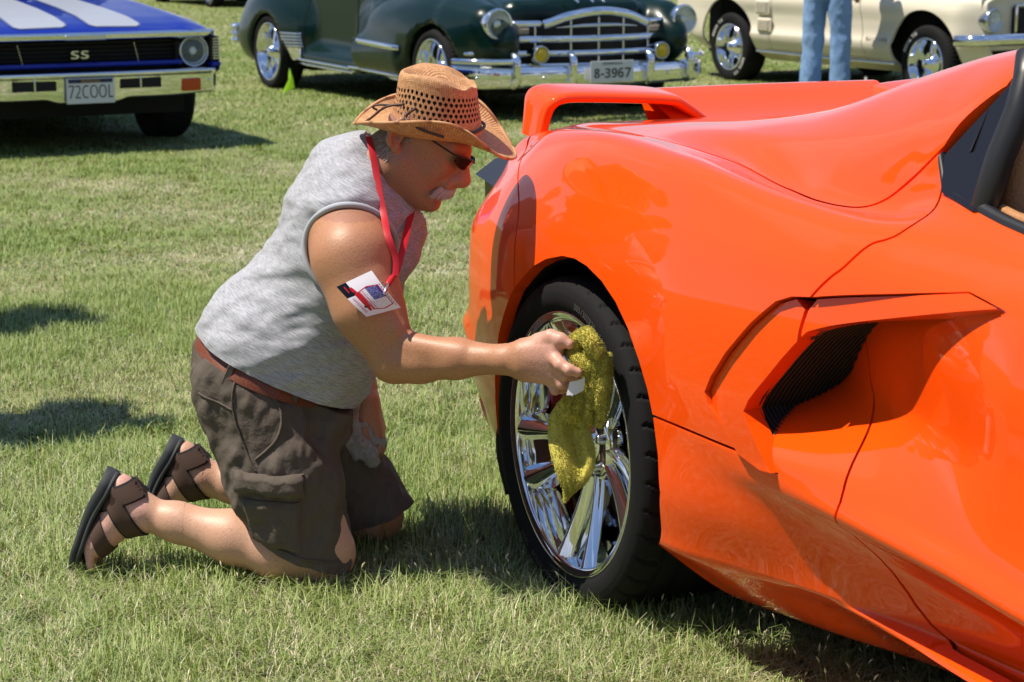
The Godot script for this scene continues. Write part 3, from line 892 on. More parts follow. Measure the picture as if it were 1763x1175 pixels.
	flap.tube(spline([Vector3(-0.36, 0.34, -0.05), Vector3(-0.34, 0.5, -0.045), Vector3(-0.22, 0.66, -0.04), Vector3(-0.05, 0.735, -0.035), Vector3(0.14, 0.745, -0.03), Vector3(0.3, 0.66, -0.025), Vector3(0.39, 0.5, -0.025), Vector3(0.405, 0.38, -0.028)], 6), 0.018, 6)
	put("arch_liner", flap, M.black, car)
	# rear face
	var rf := MB.new()
	rows = []
	for j in 24:
		var v := 0.2 + 1.05 * j / 23.0
		var p := body_at(body_col(-0.72), v)
		rows.append(PackedVector3Array([p, Vector3(-0.77, p.y, lerpf(p.z, MID, 0.4)), Vector3(-0.79, p.y, MID), Vector3(-0.77, p.y, 2.0 * MID - lerpf(p.z, MID, 0.4)), Vector3(-0.72, p.y, 2.0 * MID - p.z)]))
	rf.grid(rows)
	put("rear_panel", rf, orange, car)
	# tail lamp
	for side in [0, 1]:
		var lm := MB.new()
		var lf := func(x: float, y: float, z: float) -> Vector3: return Vector3(x, y, z if side == 0 else 2.0 * MID - z)
		var P0: Vector3 = lf.call(-0.69, 0.852, -0.150)
		var P1: Vector3 = lf.call(-0.60, 0.876, -0.165)
		var P2: Vector3 = lf.call(-0.575, 0.858, -0.150)
		var P3: Vector3 = lf.call(-0.565, 0.80, -0.098)
		var P4: Vector3 = lf.call(-0.70, 0.818, -0.105)
		var back := Vector3(-0.03, -0.005, -0.30 if side == 0 else 0.30)
		lm.flat([P0, P1, P2, P3, P4], Vector3(0, 0, 1 if side == 0 else -1))
		lm.flat([P0, P1, P1 + back, P0 + back], Vector3.UP)
		lm.flat([P0, P4, P4 + back, P0 + back], Vector3.LEFT)
		var lamp := put("tail_lamp", lm, M.black_gloss, car)
		var lo := MB.new()
		var Q0: Vector3 = lf.call(-0.697, 0.816, -0.128)
		var Q1: Vector3 = lf.call(-0.565, 0.795, -0.115)
		var Q2: Vector3 = lf.call(-0.57, 0.772, -0.115)
		var Q3: Vector3 = lf.call(-0.68, 0.745, -0.122)
		lo.flat([Q0, Q1, Q2, Q3], Vector3(0, 0, 1 if side == 0 else -1))
		lo.flat([Q0, Q3, Q3 + back, Q0 + back], Vector3.LEFT)
		put("lamp_glass", lo, M.black_gloss, lamp)
	spoiler(car)
	# cockpit
	var tub := MB.new()
	tub.box(Vector3(1.55, 0.33, MID), Vector3(1.3, 0.3, 1.4))
	tub.box(Vector3(0.86, 0.7, MID), Vector3(0.03, 0.62, 1.45))
	for z in [-0.27, 2.0 * MID + 0.27]:
		tub.box(Vector3(1.55, 0.68, z), Vector3(1.2, 0.42, 0.03))
	tub.box(Vector3(2.1, 0.72, MID), Vector3(0.3, 0.3, 1.4), 0.05)
	put("cabin_tub", tub, M.black, car)
	var tan_leather := mat(lin(0.42, 0.19, 0.07), 0.55, 0.0, "tan_leather")
	tan_leather.normal_enabled = true
	tan_leather.normal_texture = noise_tex(noise(0.08, 3), 256, null, 3.0)
	tan_leather.uv1_triplanar = true
	tan_leather.uv1_scale = Vector3.ONE * 8.0
	for z in [-0.53, 2.0 * MID + 0.53]:
		var st := MB.new()
		rows = []
		for j in 13:
			var f := j / 12.0
			var y := lerpf(0.45, 1.14, f)
			var x := 1.21 - 0.24 * f
			var w := 0.27 - 0.09 * smooth(0.72, 1.0, f)
			var th := 0.07 - 0.03 * f
			var row := PackedVector3Array()
			for k in 16:
				var an := TAU * k / 16.0
				var cx := signf(cos(an)) * pow(absf(cos(an)), 0.6)
				var cz := signf(sin(an)) * pow(absf(sin(an)), 0.5)
				row.append(Vector3(x + cx * th + 0.05 * absf(cz) * absf(cz), y, z + cz * w))
			rows.append(row)
		st.grid(rows, false, true, true)
		st.box(Vector3(1.43, 0.5, z), Vector3(0.5, 0.14, 0.46), 0.05)
		put("seat", st, tan_leather, car)
		var bo := MB.new()
		var bz: float = z + (0.235 if z > MID else -0.235)
		bo.tube([Vector3(1.10, 0.62, bz), Vector3(1.05, 0.85, bz), Vector3(1.015, 1.0, bz), Vector3(0.99, 1.12, bz)], [0.055, 0.055, 0.05, 0.03], 10)
		put("seat_bolster", bo, tan_leather, car)
	for z in [-0.222, 2.0 * MID + 0.222]:
		var trim := MB.new()
		trim.tube([Vector3(1.01, 0.956, z), Vector3(1.1, 0.938, z), Vector3(1.3, 0.917, z - 0.005), Vector3(2.0, 0.885, z - 0.02)], 0.011, 8)
		put("door_trim", trim, tan_leather, car)
	var seal_mat := mat(lin(0.018, 0.018, 0.02), 0.38, 0.0, "weather_seal")
	for side in [0, 1]:
		var sg := 1.0 if side == 0 else -1.0
		var f := func(x: float, y: float, z: float) -> Vector3: return Vector3(x, y, z if side == 0 else 2.0 * MID - z)
		var glass := MB.new()
		glass.flat([f.call(0.93, 1.02, -0.208), f.call(1.035, 1.152, -0.2635), f.call(1.05, 1.10, -0.2417), f.call(1.05, 0.945, -0.1766), f.call(0.955, 0.965, -0.185)], Vector3(0, 0, sg))
		put("quarter_window", glass, M.black_gloss, car)
		var seal := MB.new()
		seal.tube([f.call(1.045, 0.94, -0.20), f.call(1.05, 1.03, -0.225), f.call(1.056, 1.10, -0.252), f.call(1.05, 1.15, -0.268), f.call(1.03, 1.185, -0.285)], [0.024, 0.024, 0.024, 0.022, 0.02], 10)
		put("window_seal", seal, seal_mat, car)
		var belt := MB.new()
		var rr := []
		for pt in spline(v2s([0.918, 1.185, 0.935, 1.158, 0.955, 1.130, 1.0, 1.115, 1.064, 1.102, 1.172, 1.093, 1.5, 1.091, 2.1, 1.1]), 3):
			var q := body_at(body_col(pt.x), pt.y)
			q = f.call(q.x, q.y, q.z)
			rr.append(PackedVector3Array([q + Vector3(0, -0.006, 0.002 * sg), q + Vector3(0, 0.006, 0.003 * sg), q + Vector3(0, 0.014, -0.006 * sg), q + Vector3(0, 0.008, -0.022 * sg)]))
		belt.grid(rr)
		put("belt_moulding", belt, seal_mat, car)
		var pillar := MB.new()
		pillar.tube([f.call(2.2, 0.88, -0.27), f.call(1.9, 1.04, -0.30), f.call(1.6, 1.17, -0.36), f.call(1.52, 1.19, -0.42)], 0.028, 8)
		put("windscreen_pillar", pillar, orange, car)
	var top := MB.new()
	top.tube([Vector3(1.52, 1.19, -0.42), Vector3(1.47, 1.215, -0.7), Vector3(1.46, 1.22, MID), Vector3(1.47, 1.215, 2.0 * MID + 0.7), Vector3(1.52, 1.19, 2.0 * MID + 0.42)], 0.03, 8)
	put("windscreen_frame", top, orange, car)
	var ws := MB.new()
	ws.grid([PackedVector3Array([Vector3(2.2, 0.88, -0.29), Vector3(2.28, 0.88, MID), Vector3(2.2, 0.88, 2.0 * MID + 0.29)]), PackedVector3Array([Vector3(1.53, 1.19, -0.42), Vector3(1.47, 1.22, MID), Vector3(1.53, 1.19, 2.0 * MID + 0.42)])])
	put("windscreen", ws, M.glass, car)
	# dark cap behind the seats (folded roof hump lining)
	var hump := MB.new()
	rows = []
	for j in 12:
		var v := lerpf(1.2, 2.0, j / 11.0)
		var p := body_at(body_col(0.985), v)
		rows.append(PackedVector3Array([p + Vector3(0.010, -0.008, 0), Vector3(0.93, p.y - 0.05, p.z - 0.014), Vector3(0.89, 0.62, p.z - 0.015)]))
	hump.grid(rows)
	put("roof_liner", hump, seal_mat, car)
	var far_hump := MB.new()
	for r in rows:
		for k in 3:
			r[k].z = 2.0 * MID - r[k].z
	far_hump.grid(rows)
	put("roof_liner", far_hump, seal_mat, car)
	sports_wheel(car, Vector3(0, 0.3455, 0), false)
	sports_wheel(car, Vector3(2.72, 0.335, -0.02), false)
	sports_wheel(car, Vector3(0, 0.3455, 2.0 * MID), true)
	sports_wheel(car, Vector3(2.72, 0.335, 2.0 * MID + 0.02), true)

func spoiler(car: Node3D) -> void:
	var wing := part("rear_wing", car)
	for side in [0, 1]:
		var mb := MB.new()
		var path := spline([Vector2(-0.268, 0.895), Vector2(-0.277, 0.95), Vector2(-0.287, 0.98), Vector2(-0.31, 0.993), Vector2(-0.36, 0.995), Vector2(-0.50, 0.988), Vector2(-0.60, 0.980), Vector2(-0.635, 0.968), Vector2(-0.70, 0.925), Vector2(-0.74, 0.90)], 6)
		var rows := []
		for i in path.size():
			var t: Vector2 = (path[mini(i + 1, path.size() - 1)] - path[maxi(i - 1, 0)]).normalized()
			var nn := Vector2(t.y, -t.x)
			if nn.y < 0 and absf(t.x) > 0.5: nn = -nn
			var th := 0.0145
			var chord := lerpf(0.052, 0.075, smooth(0.0, 0.3, float(i) / path.size()))
			var row := PackedVector3Array()
			for k in 16:
				var an := TAU * k / 16.0
				var u := signf(cos(an)) * pow(absf(cos(an)), 0.55) * chord
				var w := signf(sin(an)) * pow(absf(sin(an)), 0.55) * th
				var q: Vector2 = path[i] + Vector2(-t.y, t.x) * w
				var z := q.x
				if side == 1: z = 2.0 * MID - z
				row.append(Vector3(-0.725 + u, q.y + u * -0.10 - (0.014 if side == 1 else 0.0), z))
			rows.append(row)
		mb.grid(rows, false, true)
		put("wing_loop", mb, M.orange, wing)
	var mid := MB.new()
	var sec := [Vector2(-0.585, 0.918), Vector2(-0.64, 0.925), Vector2(-0.70, 0.945), Vector2(-0.76, 0.972), Vector2(-0.80, 0.990), Vector2(-0.82, 0.991), Vector2(-0.825, 0.982), Vector2(-0.80, 0.95), Vector2(-0.76, 0.90), Vector2(-0.65, 0.89)]
	var rows := []
	for j in 13:
		var z := lerpf(-0.60, 2.0 * MID + 0.60, j / 12.0)
		var row := PackedVector3Array()
		for p in sec:
			row.append(Vector3(p.x + 0.02 * sin(PI * j / 12.0) * -1.0, p.y, z))
		rows.append(row)
	mid.grid(rows, false, true)
	put("wing_blade", mid, M.orange, wing)

func sports_wheel(car: Node3D, at: Vector3, mirrored: bool) -> void:
	var w := part("wheel", car, at)
	if mirrored: w.rotation.y = PI
	if car.has_meta("wheel_made"):
		for c in (car.get_meta("wheel_made") as Node3D).get_children():
			var q := c.duplicate()
			w.add_child(q, true)
		return
	car.set_meta("wheel_made", w)
	# tyre: sidewall, shoulder and notched tread
	var prof := [Vector2(-0.012, 0.262), Vector2(-0.004, 0.268), Vector2(0.003, 0.276), Vector2(0.0045, 0.282), Vector2(0.0105, 0.286), Vector2(0.013, 0.30), Vector2(0.0125, 0.3125), Vector2(0.0105, 0.3145), Vector2(0.0095, 0.322), Vector2(0.004, 0.331), Vector2(-0.004, 0.3375), Vector2(-0.010, 0.3405), Vector2(-0.02, 0.343), Vector2(-0.045, 0.3448), Vector2(-0.052, 0.3449), Vector2(-0.0535, 0.339), Vector2(-0.0605, 0.339), Vector2(-0.062, 0.345), Vector2(-0.10, 0.3455), Vector2(-0.102, 0.339), Vector2(-0.112, 0.339), Vector2(-0.114, 0.3455), Vector2(-0.17, 0.3455), Vector2(-0.172, 0.339), Vector2(-0.182, 0.339), Vector2(-0.184, 0.3455), Vector2(-0.25, 0.344), Vector2(-0.275, 0.338), Vector2(-0.29, 0.31), Vector2(-0.28, 0.262)]
	var tb := MB.new()
	var steps := 38 * 16
	var rows := []
	for p in prof:
		var row := PackedVector3Array()
		for k in steps:
			var an := TAU * k / steps
			var r: float = p.y
			var ph := k % 16
			if p.x < 0.001 and p.x > -0.05 and r > 0.331:
				var slant := int(round((0.0 - p.x) * 90.0))
				if (ph + slant) % 16 < 2: r -= 0.006
			row.append(Vector3(cos(an) * r, sin(an) * r, p.x))
		rows.append(row)
	tb.grid(rows, false, true, true)
	put("tyre", tb, M.rubber, w)
	var lt := MB.new()
	letters(lt, "305/30ZR20  103Y", 0.3, PI * 0.36, 0.0145, 0.0135)
	letters(lt, "305/30ZR20  103Y", 0.3, PI * 1.36, 0.0145, 0.0135)
	put("sidewall_lettering", lt, mat(lin(0.06, 0.06, 0.06), 0.6), w)
	var rim := MB.new()
	rim.lathe([Vector2(-0.03, 0.252), Vector2(-0.008, 0.2545), Vector2(-0.002, 0.257), Vector2(-0.001, 0.262), Vector2(0.002, 0.268), Vector2(0.0045, 0.2715), Vector2(0.003, 0.2745), Vector2(-0.004, 0.275)], 96)
	rim.lathe([Vector2(-0.03, 0.252), Vector2(-0.10, 0.235), Vector2(-0.2, 0.23), Vector2(-0.26, 0.24)], 64)
	put("rim", rim, M.chrome, w)
	var brake := MB.new()
	brake.lathe([Vector2(-0.13, 0.0), Vector2(-0.13, 0.17), Vector2(-0.155, 0.17), Vector2(-0.155, 0.0)], 48)
	brake.lathe([Vector2(-0.19, 0.0), Vector2(-0.19, 0.25)], 32)
	put("brake_disc", brake, mat(lin(0.03, 0.03, 0.032), 0.35, 0.7), w)
	var cal := MB.new()
	var cr := []
	for k in 9:
		var an := deg_to_rad(150.0 + 60.0 * k / 8.0)
		var d := Vector3(cos(an), sin(an), 0)
		cr.append(PackedVector3Array([d * 0.13 + Vector3(0, 0, -0.12), d * 0.13 + Vector3(0, 0, -0.085), d * 0.205 + Vector3(0, 0, -0.085), d * 0.21 + Vector3(0, 0, -0.12)]))
	cal.grid(cr)
	put("brake_caliper", cal, mat(lin(0.5, 0.02, 0.02), 0.4), w)
	var hub := MB.new()
	hub.lathe([Vector2(-0.10, 0.085), Vector2(-0.062, 0.082), Vector2(-0.052, 0.072), Vector2(-0.05, 0.045), Vector2(-0.047, 0.036), Vector2(-0.040, 0.033), Vector2(-0.036, 0.02), Vector2(-0.035, 0.0)], 40)
	put("hub", hub, M.chrome, w)
	for k in 5:
		var an := deg_to_rad(-90.0 + 72.0 * k)
		var sp := MB.new()
		sp.xf = Transform3D(Basis(Vector3.BACK, an), Vector3.ZERO)
		# two broad arms side by side with a sunk web between them
		for sg in [-1.0, 1.0]:
			arm(sp, Vector2(0.05, 0.014 * sg), Vector2(0.252, 0.054 * sg), 0.0125, 0.020)
		rows = []
		for i in 7:
			var f := i / 6.0
			var r := lerpf(0.07, 0.25, f)
			var z := lerpf(-0.062, -0.014, pow(f, 1.6)) - 0.016
			var hw := lerpf(0.006, 0.036, f)
			rows.append(PackedVector3Array([Vector3(r, -hw, z), Vector3(r, 0, z - 0.004), Vector3(r, hw, z)]))
		sp.grid(rows)
		put("spoke", sp, M.chrome, w)
		var nut := MB.new()
		var na := an + deg_to_rad(36.0)
		nut.xf = Transform3D(Basis.IDENTITY, Vector3(cos(na) * 0.06, sin(na) * 0.06, -0.05))
		nut.lathe([Vector2(-0.01, 0.011), Vector2(0.012, 0.011), Vector2(0.016, 0.008), Vector2(0.016, 0.0)], 6)
		put("lug_nut", nut, M.chrome_soft, w)

func arm(sp: MB, from: Vector2, to: Vector2, w0: float, w1: float) -> void:
	var rows := []
	var side := (to - from).normalized().orthogonal()
	for i in 9:
		var f := i / 8.0
		var c := from.lerp(to, f)
		var hw := lerpf(w0, w1, f) + 0.006 * pow(f, 6.0)
		var z := lerpf(-0.052, -0.004, pow(clampf((c.length() - 0.05) / 0.205, 0.0, 1.0), 1.6))
		var row := PackedVector3Array()
		for q in [[-1.35, -0.055], [-1.08, -0.020], [-1.0, -0.012], [-0.3, -0.0015], [0.0, 0.0], [0.3, -0.0015], [1.0, -0.012], [1.08, -0.020], [1.35, -0.055]]:
			var p: Vector2 = c + side * hw * q[0]
			row.append(Vector3(p.x, p.y, z + q[1]))
		rows.append(row)
	sp.grid(rows)

# raised letters round a circle of radius r in the xy plane, centred on angle a0, reading clockwise
func letters(mb: MB, text: String, r: float, a0: float, z: float, h: float) -> void:
	var font := SystemFont.new()
	font.font_names = PackedStringArray(["Droid Sans"])
	font.font_weight = 700
	var step := h * 0.72 / r
	for i in text.length():
		if text[i] == " ": continue
		var an := a0 - (i - text.length() * 0.5) * step
		var x := Transform3D(Basis(Vector3.BACK, an - PI * 0.5).scaled_local(Vector3(h * 0.85, h, 1.0)), Vector3(cos(an) * r, sin(an) * r, z))
		add_text(mb, text[i], font, x)

# flat letters: unit cap height, origin in the middle of the line
func add_text(mb: MB, text: String, font: Font, x: Transform3D, depth := 0.0) -> void:
	var tm := TextMesh.new()
	tm.font = font
	tm.font_size = 32
	tm.pixel_size = 1.0 / 23.0
	tm.depth = depth
	tm.curve_step = 4.0
	tm.text = text
	tm.horizontal_alignment = HORIZONTAL_ALIGNMENT_CENTER
	tm.vertical_alignment = VERTICAL_ALIGNMENT_CENTER
	if tm.get_surface_count() == 0: return
	for sfc in tm.get_surface_count():
		var arr := tm.surface_get_arrays(sfc)
		var base := mb.v.size()
		var keep := mb.xf
		mb.xf = keep * x
		for i in arr[Mesh.ARRAY_VERTEX].size():
			mb.vert(arr[Mesh.ARRAY_VERTEX][i], arr[Mesh.ARRAY_NORMAL][i])
		mb.xf = keep
		var id: PackedInt32Array = arr[Mesh.ARRAY_INDEX]
		for i in range(0, id.size(), 3):
			mb.tri(base + id[i], base + id[i + 1], base + id[i + 2])

# ------------------------------------------------------------------ soft bodies: tapered limbs and ellipsoids joined smoothly, meshed as surface nets
class Field:
	var a := PackedVector3Array()
	var b := PackedVector3Array()
	var ra := PackedFloat32Array()
	var rb := PackedFloat32Array()
	var kk := PackedFloat32Array()
	var inv := []            # Basis for ellipsoids, null for limbs
	var carve := []          # [a, b, ra, rb, k]
	var planes := []         # [point, normal]: keeps the side the normal points away from
	var grow := 0.0
	var noise: FastNoiseLite
	var amp := 0.0
	var stretch := Vector3.ONE
	var noise2: FastNoiseLite
	var amp2 := 0.0
	var stretch2 := Vector3.ONE

	func limb(p: Vector3, q: Vector3, r0: float, r1: float, k := 0.03) -> void:
		a.append(p); b.append(q - p); ra.append(r0); rb.append(r1); kk.append(k); inv.append(null)

	func chain(pts: Array, rs: Array, k := 0.02) -> void:
		for i in pts.size() - 1:
			limb(pts[i], pts[i + 1], rs[i], rs[i + 1], k)

	func egg(c: Vector3, r: Vector3, bas := Basis.IDENTITY, k := 0.04) -> void:
		a.append(c); b.append(r); ra.append(0); rb.append(0); kk.append(k); inv.append(bas.transposed())

	func block(c: Vector3, half: Vector3, r: float, k := 0.05) -> void:
		a.append(c); b.append(half - Vector3.ONE * r); ra.append(-1.0); rb.append(r); kk.append(k); inv.append(null)

	func prim(i: int, p: Vector3) -> float:
		if ra[i] < 0.0:
			var w := (p - a[i]).abs() - b[i]
			return w.max(Vector3.ZERO).length() + minf(maxf(w.x, maxf(w.y, w.z)), 0.0) - rb[i]
		if inv[i] == null:
			var pa := p - a[i]
			var ba := b[i]
			var t := clampf(pa.dot(ba) / maxf(ba.length_squared(), 1e-9), 0.0, 1.0)
			return (pa - ba * t).length() - lerpf(ra[i], rb[i], t)
		var q: Vector3 = (inv[i] as Basis) * (p - a[i])
		var r := b[i]
		var u := q / r
		var k0 := u.length()
		var k1 := (u / r).length()
		if k1 < 1e-6: return -minf(r.x, minf(r.y, r.z))
		return k0 * (k0 - 1.0) / k1

	func at(p: Vector3, list: PackedInt32Array, cut_off := true) -> float:
		var d := 10.0
		for i in list:
			var e: float
			var r := ra[i]
			if r >= 0.0 and inv[i] == null:
				var pa := p - a[i]
				var ba := b[i]
				var t := clampf(pa.dot(ba) / maxf(ba.length_squared(), 1e-9), 0.0, 1.0)
				e = (pa - ba * t).length() - r - (rb[i] - r) * t
			else:
				e = prim(i, p)
			var k := kk[i]
			var g := absf(d - e)
			if g < k:
				d = minf(d, e) - (k - g) * (k - g) / k * 0.25
			elif e < d:
				d = e
		d -= grow
		if amp > 0.0 and d < 0.05:
			d += amp * noise.get_noise_3dv(p * stretch)
		if amp2 > 0.0 and d < 0.05:
			d += amp2 * noise2.get_noise_3dv(p * stretch2)
		for c in carve:
			var pa: Vector3 = p - c[0]
			var ba: Vector3 = c[1] - c[0]
			var t := clampf(pa.dot(ba) / maxf(ba.length_squared(), 1e-9), 0.0, 1.0)
			var e: float = lerpf(c[2], c[3], t) - (pa - ba * t).length()
			var k: float = c[4]
			var h := maxf(k - absf(d - e), 0.0) / k
			d = maxf(d, e) + h * h * k * 0.25
		if cut_off:
			for c in planes:
				d = maxf(d, (p - c[0]).dot(c[1]))
		return d

	func all() -> PackedInt32Array:
		return PackedInt32Array(range(a.size()))

	# adds the surface inside the box lo..hi; skip: boxes (AABB) left out
	func net(mb: MB, lo: Vector3, hi: Vector3, cell: float, color = null, skip: Array = [], uvf = null) -> void:
		var every := all()
		var bs := cell * 8.0
		var nb := Vector3i(((hi - lo) / bs).ceil())
		var rad := bs * 0.87
		var vid := {}
		var sign_of := {}
		var val := PackedFloat32Array()
		val.resize(729)
		for bx in nb.x:
			for by in nb.y:
				for bz in nb.z:
					var org := lo + Vector3(bx, by, bz) * bs
					var mid := org + Vector3.ONE * bs * 0.5
					var dist := PackedFloat32Array()
					var dmin := 10.0
					for i in every:
						var e := prim(i, mid)
						dist.append(e)
						dmin = minf(dmin, e)
					if dmin - grow > rad * 1.25 + 0.03: continue
					var near := PackedInt32Array()
					for i in every:
						if dist[i] < dmin + 2.0 * rad + kk[i]: near.append(i)
					var dm := at(mid, near)
					if absf(dm) > rad * 1.12 + amp + amp2: continue
					var c := 0
					var neg := 0
					for x in 9:
						for y in 9:
							for z in 9:
								var e := at(org + Vector3(x, y, z) * cell, near)
								val[c] = e
								if e < 0.0: neg += 1
								c += 1
					if neg == 0 or neg == 729: continue
					for x in 8:
						for y in 8:
							for z in 8:
								var o := x * 81 + y * 9 + z
								var v0 := val[o]
								var mask := 0
								if v0 < 0.0: mask |= 1
								if val[o + 81] < 0.0: mask |= 2
								if val[o + 9] < 0.0: mask |= 4
								if val[o + 90] < 0.0: mask |= 8
								if val[o + 1] < 0.0: mask |= 16
								if val[o + 82] < 0.0: mask |= 32
								if val[o + 10] < 0.0: mask |= 64
								if val[o + 91] < 0.0: mask |= 128
								if mask == 0 or mask == 255: continue
								var centre := org + (Vector3(x, y, z) + Vector3.ONE * 0.5) * cell
								var out := false
								for s in skip:
									if (s as AABB).has_point(centre): out = true
								if out: continue
								var s := Vector3.ZERO
								var m := 0
								for e in EDGES:
									var p: float = val[o + OFF[e.x]]
									var q: float = val[o + OFF[e.y]]
									if (p < 0.0) != (q < 0.0):
										s += CORNER[e.x].lerp(CORNER[e.y], p / (p - q))
										m += 1
								var pos := org + (Vector3(x, y, z) + s / m) * cell
								var h := cell * 0.4
								var g := Vector3(at(pos + Vector3(h, 0, 0), near) - at(pos - Vector3(h, 0, 0), near), at(pos + Vector3(0, h, 0), near) - at(pos - Vector3(0, h, 0), near), at(pos + Vector3(0, 0, h), near) - at(pos - Vector3(0, 0, h), near)).normalized()
								for pl in planes:
									var pd: float = (pos - pl[0]).dot(pl[1])
									var pn: Vector3 = pl[1]
									if absf((centre - pl[0]).dot(pn)) < 0.5 * cell * (absf(pn.x) + absf(pn.y) + absf(pn.z)):
										# a clean hem: back onto the cloth, then onto the plane of the cut
										for it in 2:
											var d0 := at(pos, near, false)
											if absf(d0) < cell * 0.9:
												g = Vector3(at(pos + Vector3(h, 0, 0), near, false) - at(pos - Vector3(h, 0, 0), near, false), at(pos + Vector3(0, h, 0), near, false) - at(pos - Vector3(0, h, 0), near, false), at(pos + Vector3(0, 0, h), near, false) - at(pos - Vector3(0, 0, h), near, false)).normalized()
												pos -= g * d0
											pos -= pn * (pos - pl[0]).dot(pn)
								if color != null: mb.tint = color.call(pos, g)
								var id := Vector3i(bx * 8 + x, by * 8 + y, bz * 8 + z)
								vid[id] = mb.vert(pos, g, uvf.call(pos, g) if uvf != null else Vector2(pos.x, pos.y))
								sign_of[id] = mask
		for id in vid:
			var mask: int = sign_of[id]
			var s0 := mask & 1
			for ax in 3:
				var bit: int = [2, 4, 16][ax]
				if s0 == (1 if mask & bit else 0): continue
				var d1 := Vector3i.ZERO; d1[(ax + 1) % 3] = 1
				var d2 := Vector3i.ZERO; d2[(ax + 2) % 3] = 1
				if vid.has(id - d1) and vid.has(id - d2) and vid.has(id - d1 - d2):
					mb.quad(vid[id], vid[id - d1], vid[id - d1 - d2], vid[id - d2])
		mb.tint = Color.WHITE

	const OFF := [0, 81, 9, 90, 1, 82, 10, 91]
	const CORNER := [Vector3(0, 0, 0), Vector3(1, 0, 0), Vector3(0, 1, 0), Vector3(1, 1, 0), Vector3(0, 0, 1), Vector3(1, 0, 1), Vector3(0, 1, 1), Vector3(1, 1, 1)]
	const EDGES := [Vector2i(0, 1), Vector2i(2, 3), Vector2i(4, 5), Vector2i(6, 7), Vector2i(0, 2), Vector2i(1, 3), Vector2i(4, 6), Vector2i(5, 7), Vector2i(0, 4), Vector2i(1, 5), Vector2i(2, 6), Vector2i(3, 7)]

	# the first point of the surface on the way from p along d
	func hit(p: Vector3, d: Vector3, far := 1.0) -> Vector3:
		var every := all()
		var t := 0.0
		for i in 60:
			var e := at(p + d * t, every)
			if e < 0.0006: break
			t += maxf(e * 0.8, 0.0005)
			if t > far: break
		return p + d * t

	func slope(p: Vector3, h := 0.003) -> Vector3:
		var every := all()
		return Vector3(at(p + Vector3(h, 0, 0), every) - at(p - Vector3(h, 0, 0), every), at(p + Vector3(0, h, 0), every) - at(p - Vector3(0, h, 0), every), at(p + Vector3(0, 0, h), every) - at(p - Vector3(0, 0, h), every)).normalized()

# ------------------------------------------------------------------ the kneeling man
const HEAD := Vector3(-0.189, 0.949, -4.215)
var skin_field: Field
var head_f := Vector3(0.853, -0.50, 0.15).normalized()
var head_u := Vector3.ZERO
var head_s := Vector3.ZERO

func hp(f: float, u: float, s: float) -> Vector3:
	return HEAD + head_f * f + head_u * u + head_s * s

func skin_color(p: Vector3, _n: Vector3) -> Color:
	var arm := Color(0.46, 0.225, 0.125)
	var leg := Color(0.62, 0.36, 0.24)
	var face := Color(0.37, 0.18, 0.11)
	var c := arm
	if p.y < 0.3 and p.x < -0.3 and not (p.x > -0.40 and p.z < -4.34 and p.y > 0.22):
		c = leg
		if p.x < -0.78: c = leg.lerp(Color(0.72, 0.40, 0.34), 0.7)
	elif p.y > 0.8: c = face
	elif p.x > 0.0:
		c = arm.lerp(Color(0.62, 0.33, 0.25), smooth(0.0, 0.06, p.x))
	var d := (p - HEAD)
	if p.y > 0.78 and d.dot(head_f) > 0.1: c = c.lerp(Color(0.56, 0.22, 0.15), 0.5)
	return c

